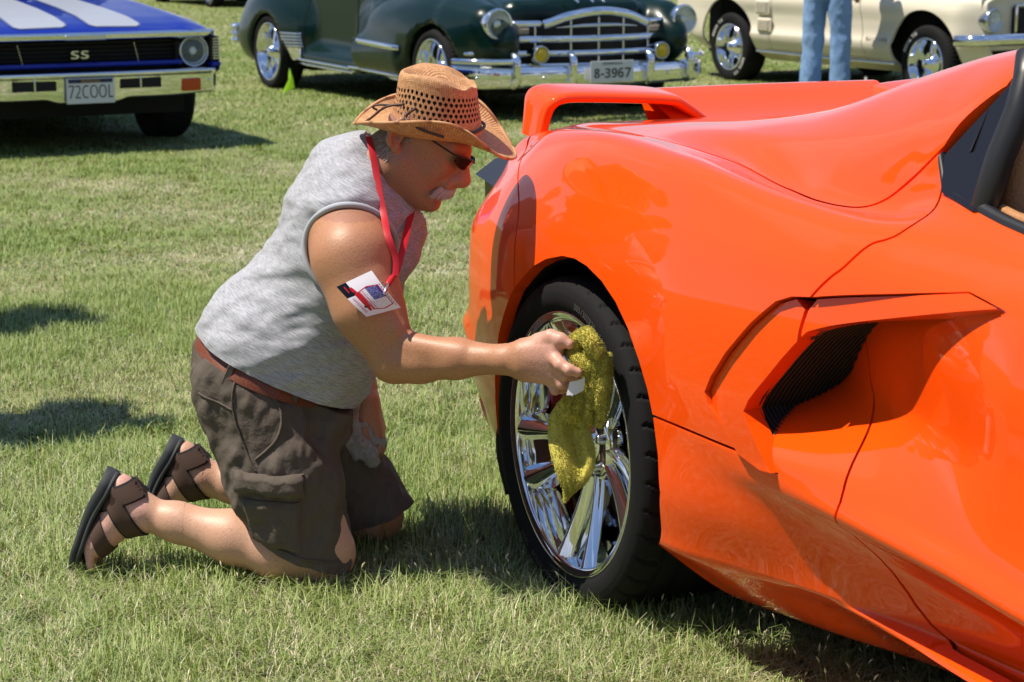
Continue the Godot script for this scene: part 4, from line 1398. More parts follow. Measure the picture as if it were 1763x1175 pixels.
func build_person() -> void:
	head_s = head_f.cross(Vector3(0.5, 0.866, 0)).normalized()
	head_u = head_s.cross(head_f).normalized()
	var base := Vector3(-0.5, 0, -4.3)
	var man := thing("person", "man in grey sleeveless shirt, cargo shorts and cowboy hat kneeling at chrome wheel", "person", base)
	var shift := Transform3D(Basis.IDENTITY, -base)
	var tb := Basis(Vector3(0.888, -0.46, 0), Vector3(0.46, 0.888, 0), Vector3(0, 0, 1))
	# skin
	var sk := Field.new()
	torso(sk, tb)
	# neck and head
	sk.limb(Vector3(-0.312, 0.868, -4.275), hp(-0.032, -0.060, 0), 0.070, 0.056, 0.05)
	sk.limb(Vector3(-0.27, 0.83, -4.28), hp(0.0, -0.085, 0), 0.06, 0.05, 0.04)
	var hb := Basis(head_f, head_u, head_s)
	sk.egg(hp(0.006, 0.020, 0), Vector3(0.086, 0.080, 0.075), hb, 0.03)
	sk.egg(hp(0.028, -0.022, 0), Vector3(0.072, 0.085, 0.059), hb, 0.025)
	sk.limb(hp(0.03, -0.055, 0), hp(0.072, -0.098, 0), 0.05, 0.026, 0.03)
	for s in [-1.0, 1.0]:
		sk.limb(hp(-0.01, -0.06, s * 0.045), hp(0.055, -0.095, s * 0.02), 0.03, 0.022, 0.03)
		sk.carve.append([hp(-0.030, -0.004, s * 0.100), hp(-0.031, -0.012, s * 0.086), 0.012, 0.009, 0.004])
		sk.limb(hp(0.068, -0.020, s * 0.036), hp(0.056, -0.040, s * 0.040), 0.019, 0.016, 0.018)
		sk.limb(hp(0.086, 0.026, s * 0.012), hp(0.072, 0.024, s * 0.045), 0.014, 0.014, 0.02)
		sk.egg(hp(0.104, -0.033, s * 0.013), Vector3(0.013, 0.010, 0.010), hb, 0.008)
	sk.limb(hp(0.092, 0.016, 0), hp(0.118, -0.028, 0), 0.011, 0.0175, 0.018)
	sk.egg(hp(0.098, -0.052, 0), Vector3(0.014, 0.016, 0.03), hb, 0.015)
	sk.egg(hp(0.097, -0.074, 0), Vector3(0.013, 0.009, 0.022), hb, 0.01)
	sk.egg(hp(0.086, -0.104, 0), Vector3(0.018, 0.016, 0.022), hb, 0.015)
	# ears: rim, lobe and hollow plate
	for s in [-1.0, 1.0]:
		var ring := []
		for k in 8:
			var an := deg_to_rad(20.0 + 235.0 * k / 7.0)
			ring.append(hp(-0.032 + 0.0175 * cos(an), -0.004 + 0.031 * sin(an), s * (0.080 + 0.008 * smooth(0.6, -0.8, cos(an)))))
		for k in 7:
			sk.limb(ring[k], ring[k + 1], 0.0055, 0.0055, 0.006)
		sk.egg(hp(-0.036, -0.002, s * 0.075), Vector3(0.016, 0.028, 0.009), hb, 0.008)
		sk.egg(hp(-0.026, -0.034, s * 0.076), Vector3(0.009, 0.011, 0.006), hb, 0.008)
	# near arm
	sk.chain([Vector3(-0.335, 0.758, -4.125), Vector3(-0.322, 0.722, -4.072), Vector3(-0.292, 0.63, -4.035), Vector3(-0.238, 0.528, -4.018)], [0.075, 0.078, 0.066, 0.051], 0.04)
	sk.chain([Vector3(-0.236, 0.522, -4.015), Vector3(-0.185, 0.527, -4.0), Vector3(-0.11, 0.538, -3.957), Vector3(-0.01, 0.548, -3.90), Vector3(0.03, 0.552, -3.879)], [0.044, 0.046, 0.039, 0.027, 0.026], 0.02)
	# muscle on the near arm
	sk.limb(Vector3(-0.352, 0.70, -4.055), Vector3(-0.285, 0.585, -4.020), 0.040, 0.034, 0.014)
	sk.limb(Vector3(-0.285, 0.685, -4.020), Vector3(-0.235, 0.590, -3.995), 0.036, 0.030, 0.014)
	sk.limb(Vector3(-0.205, 0.560, -3.985), Vector3(-0.10, 0.553, -3.935), 0.026, 0.022, 0.012)
	sk.egg(Vector3(-0.250, 0.508, -4.022), Vector3(0.022, 0.020, 0.022), Basis.IDENTITY, 0.02)
	near_hand(sk)
	# far arm
	sk.chain([Vector3(-0.33, 0.765, -4.44), Vector3(-0.335, 0.72, -4.50), Vector3(-0.37, 0.60, -4.57), Vector3(-0.395, 0.50, -4.60)], [0.076, 0.076, 0.062, 0.048], 0.04)
	sk.chain([Vector3(-0.395, 0.495, -4.60), Vector3(-0.372, 0.445, -4.545), Vector3(-0.338, 0.375, -4.44), Vector3(-0.325, 0.345, -4.405)], [0.044, 0.045, 0.032, 0.027], 0.02)
	far_hand(sk)
	# legs and feet
	legs(sk)
	skin_field = sk
	var mb := MB.new()
	mb.xf = shift
	var head_box := AABB(hp(0, 0, 0) - Vector3(0.17, 0.165, 0.14), Vector3(0.34, 0.33, 0.28))
	var hand_n := AABB(Vector3(0.012, 0.48, -3.99), Vector3(0.20, 0.19, 0.24))
	var hand_f := AABB(Vector3(-0.40, 0.20, -4.53), Vector3(0.16, 0.17, 0.20))
	var feet := AABB(Vector3(-1.05, -0.02, -4.66), Vector3(0.33, 0.30, 0.56))
	var boxes := [head_box, hand_n, hand_f, feet]
	var inner := []
	for bx in boxes: inner.append(bx.grow(-0.012))
	sk.net(mb, Vector3(-1.0, -0.02, -4.75), Vector3(0.12, 1.05, -3.82), 0.0105, skin_color, inner)
	sk.net(mb, head_box.position, head_box.end, 0.0036, skin_color)
	sk.net(mb, hand_n.position, hand_n.end, 0.0031, skin_color)
	sk.net(mb, hand_f.position, hand_f.end, 0.0036, skin_color)
	sk.net(mb, feet.position, feet.end, 0.0055, skin_color)
	var skin := mat(Color.WHITE, 0.48, 0.0, "skin")
	skin.vertex_color_use_as_albedo = true
	skin.albedo_texture = noise_tex(noise(0.035, 4, FastNoiseLite.TYPE_SIMPLEX_SMOOTH, 3), 512, ramp([0.0, 0.3, 0.5, 0.75, 1.0], [Color(0.86, 0.80, 0.77), Color(0.96, 0.94, 0.93), Color(1, 1, 1), Color(1, 0.98, 0.97), Color(1, 1, 1)]))
	skin.uv1_triplanar = true
	skin.uv1_scale = Vector3.ONE * 9.0
	skin.normal_enabled = true
	skin.normal_texture = noise_tex(noise(0.06, 3, FastNoiseLite.TYPE_CELLULAR, 3), 512, null, 2.5)
	skin.normal_scale = 0.8
	skin.subsurf_scatter_enabled = true
	skin.subsurf_scatter_strength = 0.04
	M.skin = skin
	put("body", mb, skin, man)
	person_clothes(man, shift, tb)
	person_head_things(man, shift)
	sandals(man, shift)

func torso(f: Field, tb: Basis) -> void:
	f.egg(Vector3(-0.525, 0.43, -4.30), Vector3(0.155, 0.14, 0.175), tb, 0.05)
	f.egg(Vector3(-0.452, 0.535, -4.30), Vector3(0.163, 0.17, 0.180), tb, 0.08)
	f.egg(Vector3(-0.352, 0.715, -4.29), Vector3(0.140, 0.19, 0.182), tb, 0.08)
	f.egg(Vector3(-0.338, 0.822, -4.285), Vector3(0.098, 0.10, 0.160), tb, 0.06)

func legs(f: Field) -> void:
	f.limb(Vector3(-0.545, 0.40, -4.22), Vector3(-0.40, 0.085, -4.155), 0.105, 0.062, 0.04)
	f.limb(Vector3(-0.545, 0.40, -4.38), Vector3(-0.31, 0.085, -4.43), 0.105, 0.062, 0.04)
	f.chain([Vector3(-0.395, 0.062, -4.155), Vector3(-0.50, 0.075, -4.165), Vector3(-0.60, 0.098, -4.185), Vector3(-0.72, 0.125, -4.205), Vector3(-0.80, 0.145, -4.215)], [0.058, 0.058, 0.055, 0.04, 0.034], 0.025)
	f.chain([Vector3(-0.31, 0.062, -4.43), Vector3(-0.42, 0.085, -4.44), Vector3(-0.52, 0.105, -4.455), Vector3(-0.64, 0.135, -4.475), Vector3(-0.705, 0.15, -4.48)], [0.058, 0.06, 0.056, 0.04, 0.034], 0.025)
	for q in [Vector3(-0.80, 0.145, -4.215), Vector3(-0.705, 0.15, -4.48)]:
		f.limb(q, q + Vector3(-0.042, 0.055, 0), 0.034, 0.03, 0.025)               # heel
		f.limb(q + Vector3(-0.005, 0.0, 0), q + Vector3(-0.085, -0.055, 0), 0.034, 0.030, 0.03)
		f.limb(q + Vector3(-0.03, 0.03, 0.004), q + Vector3(-0.10, -0.07, 0.02), 0.026, 0.024, 0.03)
		f.limb(q + Vector3(-0.03, 0.03, -0.004), q + Vector3(-0.10, -0.07, -0.02), 0.026, 0.024, 0.03)
		for k in 5:
			var z := 0.032 - 0.0155 * k
			var l := 0.028 + (0.006 if k == 4 else 0.0)
			f.limb(q + Vector3(-0.108, -0.082, z), q + Vector3(-0.118 + 0.012, -0.085 - l, z * 1.1), 0.011, 0.0085 + (0.002 if k == 4 else 0.0), 0.006)
		f.egg(q + Vector3(0.0, 0.005, 0.034), Vector3(0.013, 0.014, 0.008), Basis.IDENTITY, 0.012)
		f.egg(q + Vector3(0.0, 0.005, -0.034), Vector3(0.013, 0.014, 0.008), Basis.IDENTITY, 0.012)

func near_hand(f: Field) -> void:
	var W := Vector3(0.028, 0.552, -3.88)
	var d := Vector3(0.884, 0.06, 0.457).normalized()
	var q := Vector3(-0.457, 0.0, 0.884)
	var u := q.cross(d).normalized()
	if u.y < 0: u = -u
	var at := func(x: float, y: float, z: float) -> Vector3: return W + d * x + u * y + q * z
	# palm: a fan of four bones, flat across
	for k in 4:
		var y := 0.028 - 0.021 * k
		f.limb(at.call(-0.005, y * 0.6, 0.0), at.call(0.064 - 0.004 * k, y, 0.002 - 0.004 * absf(k - 1.0)), 0.022, 0.0165, 0.02)
	f.limb(at.call(0.0, 0.014, -0.010), at.call(0.042, 0.034, -0.014), 0.023, 0.019, 0.018)
	# thumb along the top, pressing on the towel
	f.chain([at.call(0.028, 0.034, -0.008), at.call(0.055, 0.046, -0.002), at.call(0.078, 0.042, 0.002), at.call(0.096, 0.034, 0.002)], [0.019, 0.0145, 0.0130, 0.0100], 0.008)
	# index below it, bent, then three fingers curling under and away
	f.chain([at.call(0.062, 0.010, 0.006), at.call(0.086, -0.002, 0.024), at.call(0.106, -0.011, 0.028), at.call(0.123, -0.016, 0.022)], [0.0150, 0.0122, 0.0110, 0.0085], 0.005)
	f.chain([at.call(0.062, -0.006, 0.003), at.call(0.086, -0.027, 0.005), at.call(0.102, -0.032, -0.010), at.call(0.112, -0.026, -0.026)], [0.0135, 0.0108, 0.0098, 0.008], 0.005)
	f.chain([at.call(0.056, -0.024, 0.0), at.call(0.074, -0.046, 0.0), at.call(0.086, -0.050, -0.018), at.call(0.092, -0.040, -0.034)], [0.013, 0.0102, 0.0094, 0.0078], 0.005)
	f.chain([at.call(0.048, -0.038, -0.003), at.call(0.056, -0.060, -0.006), at.call(0.064, -0.061, -0.022), at.call(0.066, -0.050, -0.034)], [0.0115, 0.009, 0.0084, 0.007], 0.005)

func far_hand(f: Field) -> void:
	# hangs down from the wrist, knuckles to the right, fingers closed on a rag
	var W := Vector3(-0.325, 0.343, -4.403)
	var d := Vector3(0.32, -0.93, 0.15).normalized()     # along the hand
	var q := Vector3(0.90, 0.33, 0.1).normalized()       # back of the hand, towards the wheel
	var u := d.cross(q).normalized()                       # across, towards the camera
	if u.z < 0: u = -u
	var at := func(x: float, y: float, z: float) -> Vector3: return W + d * x + u * y + q * z
	for k in 4:
		var y := 0.024 - 0.017 * k
		f.limb(at.call(0.0, y * 0.6, 0.0), at.call(0.074 - 0.004 * k, y, 0.002), 0.021, 0.0155, 0.018)
	f.chain([at.call(0.02, 0.028, -0.008), at.call(0.055, 0.042, -0.020), at.call(0.082, 0.042, -0.022), at.call(0.104, 0.036, -0.024)], [0.018, 0.0135, 0.012, 0.009], 0.008)
	for k in 4:
		var y := 0.024 - 0.017 * k
		var l: float = [1.0, 1.06, 1.0, 0.82][k]
		f.chain([at.call(0.072 - 0.004 * k, y, 0.002), at.call(0.072 + 0.036 * l, y, -0.004), at.call(0.080 + 0.042 * l, y, -0.026), at.call(0.070 + 0.026 * l, y, -0.044)], [0.0135, 0.0112, 0.0102, 0.0085], 0.005)

func seam(mb: MB, f: Field, pts: Array, r: float, off := 0.002) -> void:
	# a raised thread laid on the surface that the camera side shows; pts are x, y
	var path := []
	for p in spline(pts, 6):
		var h := f.hit(Vector3(p.x, p.y, -3.8), Vector3(0, 0, -1), 0.9)
		path.append(h + Vector3(0, 0, off))
	mb.tube(path, r, 5)

func patch(mb: MB, f: Field, corners: Array, off: float, edge: float, nu := 14, nv := 12) -> void:
	# a cloth patch on the camera side of a field; corners x, y in order round
	var rows := []
	for i in nu + 1:
		var row := PackedVector3Array()
		for j in nv + 1:
			var u := float(i) / nu
			var v := float(j) / nv
			var p: Vector2 = (corners[0] as Vector2).lerp(corners[1], u).lerp((corners[3] as Vector2).lerp(corners[2], u), v)
			var h := f.hit(Vector3(p.x, p.y, -3.8), Vector3(0, 0, -1), 0.9)
			var e := minf(minf(u, 1.0 - u), minf(v, 1.0 - v))
			var nn := f.slope(h, 0.006)
			row.append(h + nn * (off * smooth(0.0, 0.05, e) + edge))
		rows.append(row)
	mb.grid(rows)
	# skirt so that the patch has thickness
	for side in [rows[0], rows[nu]]:
		for j in nv: mb.flat([side[j], side[j + 1], side[j + 1] - Vector3(0, 0, 0.008), side[j] - Vector3(0, 0, 0.008)])
	for i in nu:
		for j in [0, nv]: mb.flat([rows[i][j], rows[i + 1][j], rows[i + 1][j] - Vector3(0, 0, 0.008), rows[i][j] - Vector3(0, 0, 0.008)])

func person_clothes(man: Node3D, shift: Transform3D, tb: Basis) -> void:
	# --- shirt
	var sh := Field.new()
	torso(sh, tb)
	sh.egg(Vector3(-0.54, 0.51, -4.30), Vector3(0.10, 0.09, 0.17), tb, 0.08)
	sh.limb(Vector3(-0.335, 0.86, -4.275), Vector3(-0.306, 0.886, -4.262), 0.080, 0.060, 0.05)
	sh.egg(Vector3(-0.425, 0.475, -4.30), Vector3(0.118, 0.12, 0.165), tb, 0.06)
	sh.limb(Vector3(-0.335, 0.80, -4.16), Vector3(-0.325, 0.835, -4.22), 0.055, 0.065, 0.06)
	sh.limb(Vector3(-0.335, 0.80, -4.41), Vector3(-0.325, 0.835, -4.35), 0.055, 0.065, 0.06)
	sh.grow = 0.012
	sh.noise = noise(1.0, 3, FastNoiseLite.TYPE_SIMPLEX_SMOOTH, 12)
	sh.amp = 0.011
	sh.stretch = Vector3(4.0, 10.0, 5.0)
	sh.noise2 = noise(1.0, 2, FastNoiseLite.TYPE_SIMPLEX_SMOOTH, 31)
	sh.amp2 = 0.005
	sh.stretch2 = Vector3(9.0, 20.0, 10.0)
	sh.carve = [[Vector3(-0.332, 0.735, -3.95), Vector3(-0.332, 0.735, -4.14), 0.098, 0.086, 0.006], [Vector3(-0.335, 0.725, -4.66), Vector3(-0.335, 0.735, -4.44), 0.098, 0.086, 0.006], [Vector3(-0.235, 0.905, -4.275), Vector3(-0.10, 1.0, -4.27), 0.088, 0.12, 0.006], [Vector3(-0.215, 0.835, -4.28), Vector3(-0.14, 0.86, -4.28), 0.065, 0.09, 0.006]]
	sh.planes = [[Vector3(-0.655, 0.528, -4.3), Vector3(-0.44, -0.898, 0.0)]]
	var mb := MB.new()
	mb.xf = shift
	var uvf := func(p: Vector3, _n: Vector3) -> Vector2:
		var along_b := (p - Vector3(-0.6, 0.45, -4.3)).dot(Vector3(0.46, 0.888, 0))
		var around := atan2(p.z + 4.3, (p - Vector3(-0.45, 0.6, -4.3)).dot(Vector3(0.888, -0.46, 0)))
		return Vector2(around * 0.35, along_b * 2.0)
	sh.net(mb, Vector3(-0.80, 0.28, -4.58), Vector3(-0.13, 1.0, -4.02), 0.0078, null, [], uvf)
	var cloth := mat(lin(0.53, 0.535, 0.575), 0.85, 0.0, "heather_cloth")
	# melange yarn: short streaks lying across the body
	var img := Image.create(512, 512, false, Image.FORMAT_RGB8)
	var fine := noise(0.5, 2, FastNoiseLite.TYPE_SIMPLEX, 4)
	var broad := noise(0.11, 3, FastNoiseLite.TYPE_SIMPLEX, 8)
	for y in 512:
		for x in 512:
			var wy := y + 5.0 * broad.get_noise_2d(x * 0.02, y * 0.15)
			var t := 0.84 + 0.26 * broad.get_noise_2d(wy * 2.4, x * 0.075) + 0.14 * fine.get_noise_2d(wy * 1.6, x * 0.10)
			t = clampf(t, 0.45, 1.0)
			img.set_pixel(x, y, Color(t, t, t * 1.01))
	img.generate_mipmaps()
	cloth.albedo_texture = ImageTexture.create_from_image(img)
	cloth.uv1_scale = Vector3(3.0, 3.2, 1)
	var shirt := put("sleeveless_shirt", mb, cloth, man)
	# binding round the armhole and neck
	var bind := MB.new()
	bind.xf = shift
	var ring := []
	for k in 49:
		var an := TAU * k / 48.0
		var p := Vector3(-0.332 + 0.0955 * cos(an), 0.735 + 0.0955 * sin(an), -3.9)
		var h := sh.hit(p, Vector3(0, 0, -1), 0.45)
		ring.append(h + Vector3(0, 0, 0.001))
	for i in 3:
		var sm := ring.duplicate()
		for k in 49:
			sm[k] = (ring[(k + 47) % 48] + ring[k % 48] * 2.0 + ring[(k + 1) % 48]) / 4.0
		ring = sm
	bind.tube(ring, 0.0065, 8, false, Vector3.ZERO)
	put("armhole_binding", bind, mat(lin(0.40, 0.42, 0.46), 0.85), shirt)
	# --- shorts
	var so := Field.new()
	so.egg(Vector3(-0.535, 0.425, -4.30), Vector3(0.165, 0.15, 0.18), tb, 0.06)
	so.chain([Vector3(-0.555, 0.40, -4.21), Vector3(-0.485, 0.235, -4.18), Vector3(-0.425, 0.05, -4.155)], [0.116, 0.113, 0.090], 0.05)
	so.limb(Vector3(-0.40, 0.36, -4.22), Vector3(-0.42, 0.30, -4.38), 0.06, 0.06, 0.06)
	so.noise = noise(1.0, 3, FastNoiseLite.TYPE_SIMPLEX_SMOOTH, 55)
	so.amp = 0.015
	so.stretch = Vector3(8.0, 6.0, 7.0)
	so.noise2 = noise(1.0, 2, FastNoiseLite.TYPE_SIMPLEX_SMOOTH, 71)
	so.amp2 = 0.008
	so.stretch2 = Vector3(20.0, 14.0, 14.0)
	so.planes = [[Vector3(-0.60, 0.476, -4.3), Vector3(0.40, 0.916, 0.0)], [Vector3(-0.41, 0.058, -4.15), Vector3(-0.36, -0.93, 0)]]
	mb = MB.new()
	mb.xf = shift
	so.net(mb, Vector3(-0.80, -0.02, -4.60), Vector3(-0.15, 0.60, -3.98), 0.0085)
	var twill := mat(lin(0.098, 0.077, 0.060), 0.9, 0.0, "twill")
	twill.normal_enabled = true
	twill.normal_texture = noise_tex(noise(0.03, 4, FastNoiseLite.TYPE_SIMPLEX_SMOOTH, 9), 512, null, 6.0)
	twill.normal_scale = 0.5
	twill.uv1_triplanar = true
	twill.uv1_scale = Vector3.ONE * 5.0
	M.twill = twill
	# the far leg has a hem of its own
	var sf := Field.new()
	sf.chain([Vector3(-0.535, 0.38, -4.39), Vector3(-0.42, 0.235, -4.42), Vector3(-0.305, 0.05, -4.435)], [0.115, 0.108, 0.096], 0.04)
	sf.egg(Vector3(-0.535, 0.425, -4.31), Vector3(0.155, 0.14, 0.17), tb, 0.06)
	sf.noise = so.noise; sf.amp = so.amp; sf.stretch = so.stretch
	sf.noise2 = so.noise2; sf.amp2 = so.amp2; sf.stretch2 = so.stretch2
	sf.planes = [so.planes[0], [Vector3(-0.30, 0.078, -4.43), Vector3(0.30, -0.954, 0)]]
	sf.net(mb, Vector3(-0.72, 0.0, -4.60), Vector3(-0.15, 0.55, -4.26), 0.0095)
	var shorts := put("cargo_shorts", mb, twill, man)
	# cargo pocket with its flap, back pocket welt, side seams
	var pk := MB.new()
	pk.xf = shift
	patch(pk, so, [Vector2(-0.563, 0.215), Vector2(-0.440, 0.212), Vector2(-0.440, 0.098), Vector2(-0.545, 0.118)], 0.010, 0.003)
	put("cargo_pocket", pk, twill, shorts)
	pk = MB.new()
	pk.xf = shift
	patch(pk, so, [Vector2(-0.578, 0.272), Vector2(-0.433, 0.268), Vector2(-0.434, 0.222), Vector2(-0.574, 0.230)], 0.012, 0.008, 16, 6)
	put("pocket_flap", pk, twill, shorts)
	var sm := MB.new()
	sm.xf = shift
	seam(sm, so, [Vector2(-0.572, 0.468), Vector2(-0.578, 0.40), Vector2(-0.545, 0.30), Vector2(-0.53, 0.275)], 0.0022)
	seam(sm, so, [Vector2(-0.502, 0.435), Vector2(-0.478, 0.39), Vector2(-0.488, 0.34), Vector2(-0.532, 0.298)], 0.003)
	seam(sm, so, [Vector2(-0.655, 0.425), Vector2(-0.60, 0.408), Vector2(-0.578, 0.40)], 0.0022)
	seam(sm, so, [Vector2(-0.49, 0.105), Vector2(-0.43, 0.085), Vector2(-0.36, 0.07)], 0.002)
	put("seam", sm, twill, shorts)
	# --- belt
	var be := Field.new()
	be.egg(Vector3(-0.535, 0.425, -4.30), Vector3(0.165, 0.15, 0.18), tb, 0.06)
	be.chain([Vector3(-0.555, 0.40, -4.21), Vector3(-0.485, 0.235, -4.18)], [0.118, 0.115], 0.05)
	be.chain([Vector3(-0.535, 0.38, -4.39), Vector3(-0.42, 0.235, -4.42)], [0.115, 0.108], 0.04)
	be.grow = 0.004
	var bn := Vector3(0.40, 0.916, 0.0)
	be.planes = [[Vector3(-0.60, 0.476, -4.3) + bn * 0.034, bn], [Vector3(-0.60, 0.476, -4.3) - bn * 0.006, -bn]]
	mb = MB.new()
	mb.xf = shift
	be.net(mb, Vector3(-0.80, 0.35, -4.56), Vector3(-0.28, 0.60, -4.04), 0.0055)
	var leather := mat(lin(0.20, 0.062, 0.024), 0.42, 0.0, "tooled_leather")
	leather.albedo_texture = noise_tex(noise(0.09, 2, FastNoiseLite.TYPE_CELLULAR, 3), 256, ramp([0.0, 0.5, 1.0], [Color(0.35, 0.3, 0.3), Color(1, 0.9, 0.8), Color(1.0, 1.0, 1.0)]))
	leather.uv1_triplanar = true
	leather.uv1_scale = Vector3.ONE * 14.0
	put("belt", mb, leather, man)
	for q in [Vector2(-0.585, 0.478), Vector2(-0.45, 0.425)]:
		var bl := MB.new()
		bl.xf = shift
		var t := Vector3(-0.40, -0.916, 0).normalized()
		var h0 := be.hit(Vector3(q.x, q.y, -3.8) , Vector3(0, 0, -1), 0.9)
		bl.xf = shift * Transform3D(Basis(t.cross(Vector3.BACK), t, Vector3.BACK), h0 + t * 0.004 + Vector3(0, 0, 0.003))
		bl.box(Vector3.ZERO, Vector3(0.014, 0.052, 0.006), 0.0015)
		put("belt_loop", bl, twill, shorts)
	lanyard(man, shift, sh)

func lanyard(man: Node3D, shift: Transform3D, sh: Field) -> void:
	var red := mat(lin(0.50, 0.012, 0.022), 0.5, 0.0, "red_ribbon")
	var mb := MB.new()
	mb.xf = shift
	var both := Field.new()
	for src in [sh]:
		both.a = src.a; both.b = src.b; both.ra = src.ra; both.rb = src.rb; both.kk = src.kk; both.inv = src.inv
	both.grow = 0.013
	both.chain([Vector3(-0.335, 0.758, -4.125), Vector3(-0.322, 0.722, -4.072), Vector3(-0.292, 0.63, -4.035)], [0.070, 0.073, 0.067], 0.03)
	both.limb(Vector3(-0.312, 0.868, -4.275), hp(-0.032, -0.060, 0), 0.060, 0.046, 0.05)
	var strands := [[Vector2(-0.296, 0.955), Vector2(-0.287, 0.93), Vector2(-0.279, 0.893), Vector2(-0.269, 0.841), Vector2(-0.254, 0.784), Vector2(-0.235, 0.733), Vector2(-0.234, 0.695)], [Vector2(-0.203, 0.83), Vector2(-0.205, 0.817), Vector2(-0.214, 0.777), Vector2(-0.223, 0.734), Vector2(-0.234, 0.695)]]
	for k in 2:
		var path := []
		for p in spline(strands[k], 6):
			var h: Vector3
			if k == 0: h = both.hit(Vector3(p.x, p.y, -3.85), Vector3(0, 0, -1), 0.6)
			else: h = Vector3(p.x, p.y, lerpf(-4.21, -4.045, smooth(0.83, 0.69, p.y)))
			path.append(h)
		for it in 2:
			for i in range(1, path.size() - 1):
				path[i] = (path[i - 1] + path[i] * 2.0 + path[i + 1]) / 4.0
		var rows := []
		for i in path.size():
			var t: Vector3 = (path[mini(i + 1, path.size() - 1)] - path[maxi(i - 1, 0)]).normalized()
			var tw := 0.5 * sin(i * 0.25 + k)
			var side := t.cross(Vector3(0.25 + 0.3 * tw, 0, 1).normalized()).normalized() * 0.0068
			var nn := side.cross(t).normalized() * 0.0012
			rows.append(PackedVector3Array([path[i] - side - nn, path[i] - side + nn, path[i] + side + nn, path[i] + side - nn]))
		mb.grid(rows, false, true)
	mb.tube([Vector3(-0.234, 0.70, -4.04), Vector3(-0.240, 0.692, -4.01), Vector3(-0.247, 0.684, -3.975)], 0.006, 6)
	var lan := put("lanyard", mb, red, man)
	var clip := MB.new()
	clip.xf = shift
	clip.tube([Vector3(-0.246, 0.686, -3.975), Vector3(-0.250, 0.676, -3.962), Vector3(-0.254, 0.668, -3.955)], 0.0035, 6)
	put("clip", clip, M.chrome_soft, lan)
	# the card: white, a dark strip, a blue and red printed shield with a red car
	var img := Image.create(256, 176, false, Image.FORMAT_RGB8)
	img.fill(Color(0.93, 0.92, 0.95))
	img.fill_rect(Rect2i(0, 130, 96, 46), Color(0.03, 0.03, 0.04))
	img.fill_rect(Rect2i(20, 146, 46, 7), Color(0.7, 0.12, 0.12))
	for y in 176:
		for x in 256:
			var u := (x - 150) / 84.0
			var v := (y - 66) / 52.0
			var inside := absf(u) < 1.0 - 0.18 * absf(v) and absf(v) < 1.0
			if inside:
				var border := absf(u) > 0.92 - 0.18 * absf(v) or absf(v) > 0.9
				var c := Color(0.94, 0.93, 0.95)
				if border: c = Color(0.72, 0.1, 0.16)
				elif u < 0.12 and v < 0.2: c = Color(0.16, 0.17, 0.52)
				elif v > 0.55 and int(floor((v + 1.0) * 8.0)) % 2 == 0: c = Color(0.80, 0.22, 0.28)
				img.set_pixel(x, y, c)
			# the red car along the foot of the card
			var w := (x - 130) / 92.0
			if absf(w) < 1.0 and y > 124 - 10.0 * (1.0 - w * w) - (9.0 if absf(w + 0.1) < 0.42 else 0.0) and y < 136: img.set_pixel(x, y, Color(0.78, 0.07, 0.1))
			for cx in [78, 186]:
				if Vector2(x - cx, y - 136).length() < 8.0: img.set_pixel(x, y, Color(0.08, 0.08, 0.1))
			if y > 148 and y < 160 and x > 110 and x < 230 and (x / 5) % 2 == 0: img.set_pixel(x, y, Color(0.8, 0.35, 0.4))
			if y > 6 and y < 11 and (x / 6) % 3 != 0 and x > 80 and x < 230: img.set_pixel(x, y, Color(0.3, 0.3, 0.42))
	var lights := noise(0.35, 2, FastNoiseLite.TYPE_SIMPLEX, 5)
	for y in range(26, 112):
		for x in range(78, 222):
			var q := absf(lights.get_noise_2d(x * 0.42, y * 0.8))
			if q < 0.11: img.set_pixel(x, y, Color(0.95, 0.95, 0.97))
			elif q < 0.16: img.set_pixel(x, y, Color(0.30, 0.20, 0.42))
	var cm := mat(Color.WHITE, 0.25, 0.0, "printed_card")
	cm.albedo_texture = ImageTexture.create_from_image(img)
	var card := MB.new()
	card.xf = shift
	# corners on the arm: top left, top right, bottom right, bottom left of the print
	var c := [Vector3(-0.278, 0.713, -3.972), Vector3(-0.221, 0.638, -3.972), Vector3(-0.288, 0.624, -3.948), Vector3(-0.347, 0.683, -3.955)]
	var rows := []
	for i in 9:
		var row := PackedVector3Array()
		for j in 7:
			var u := i / 8.0
			var v := j / 6.0
			var p: Vector3 = (c[0] as Vector3).lerp(c[1], u).lerp((c[3] as Vector3).lerp(c[2], u), v)
			row.append(p + Vector3(0, 0, 0.010 * sin(PI * u) * (1.0 - 0.3 * v)))
		rows.append(row)
	card.grid(rows)
	put("badge_card", card, cm, lan)

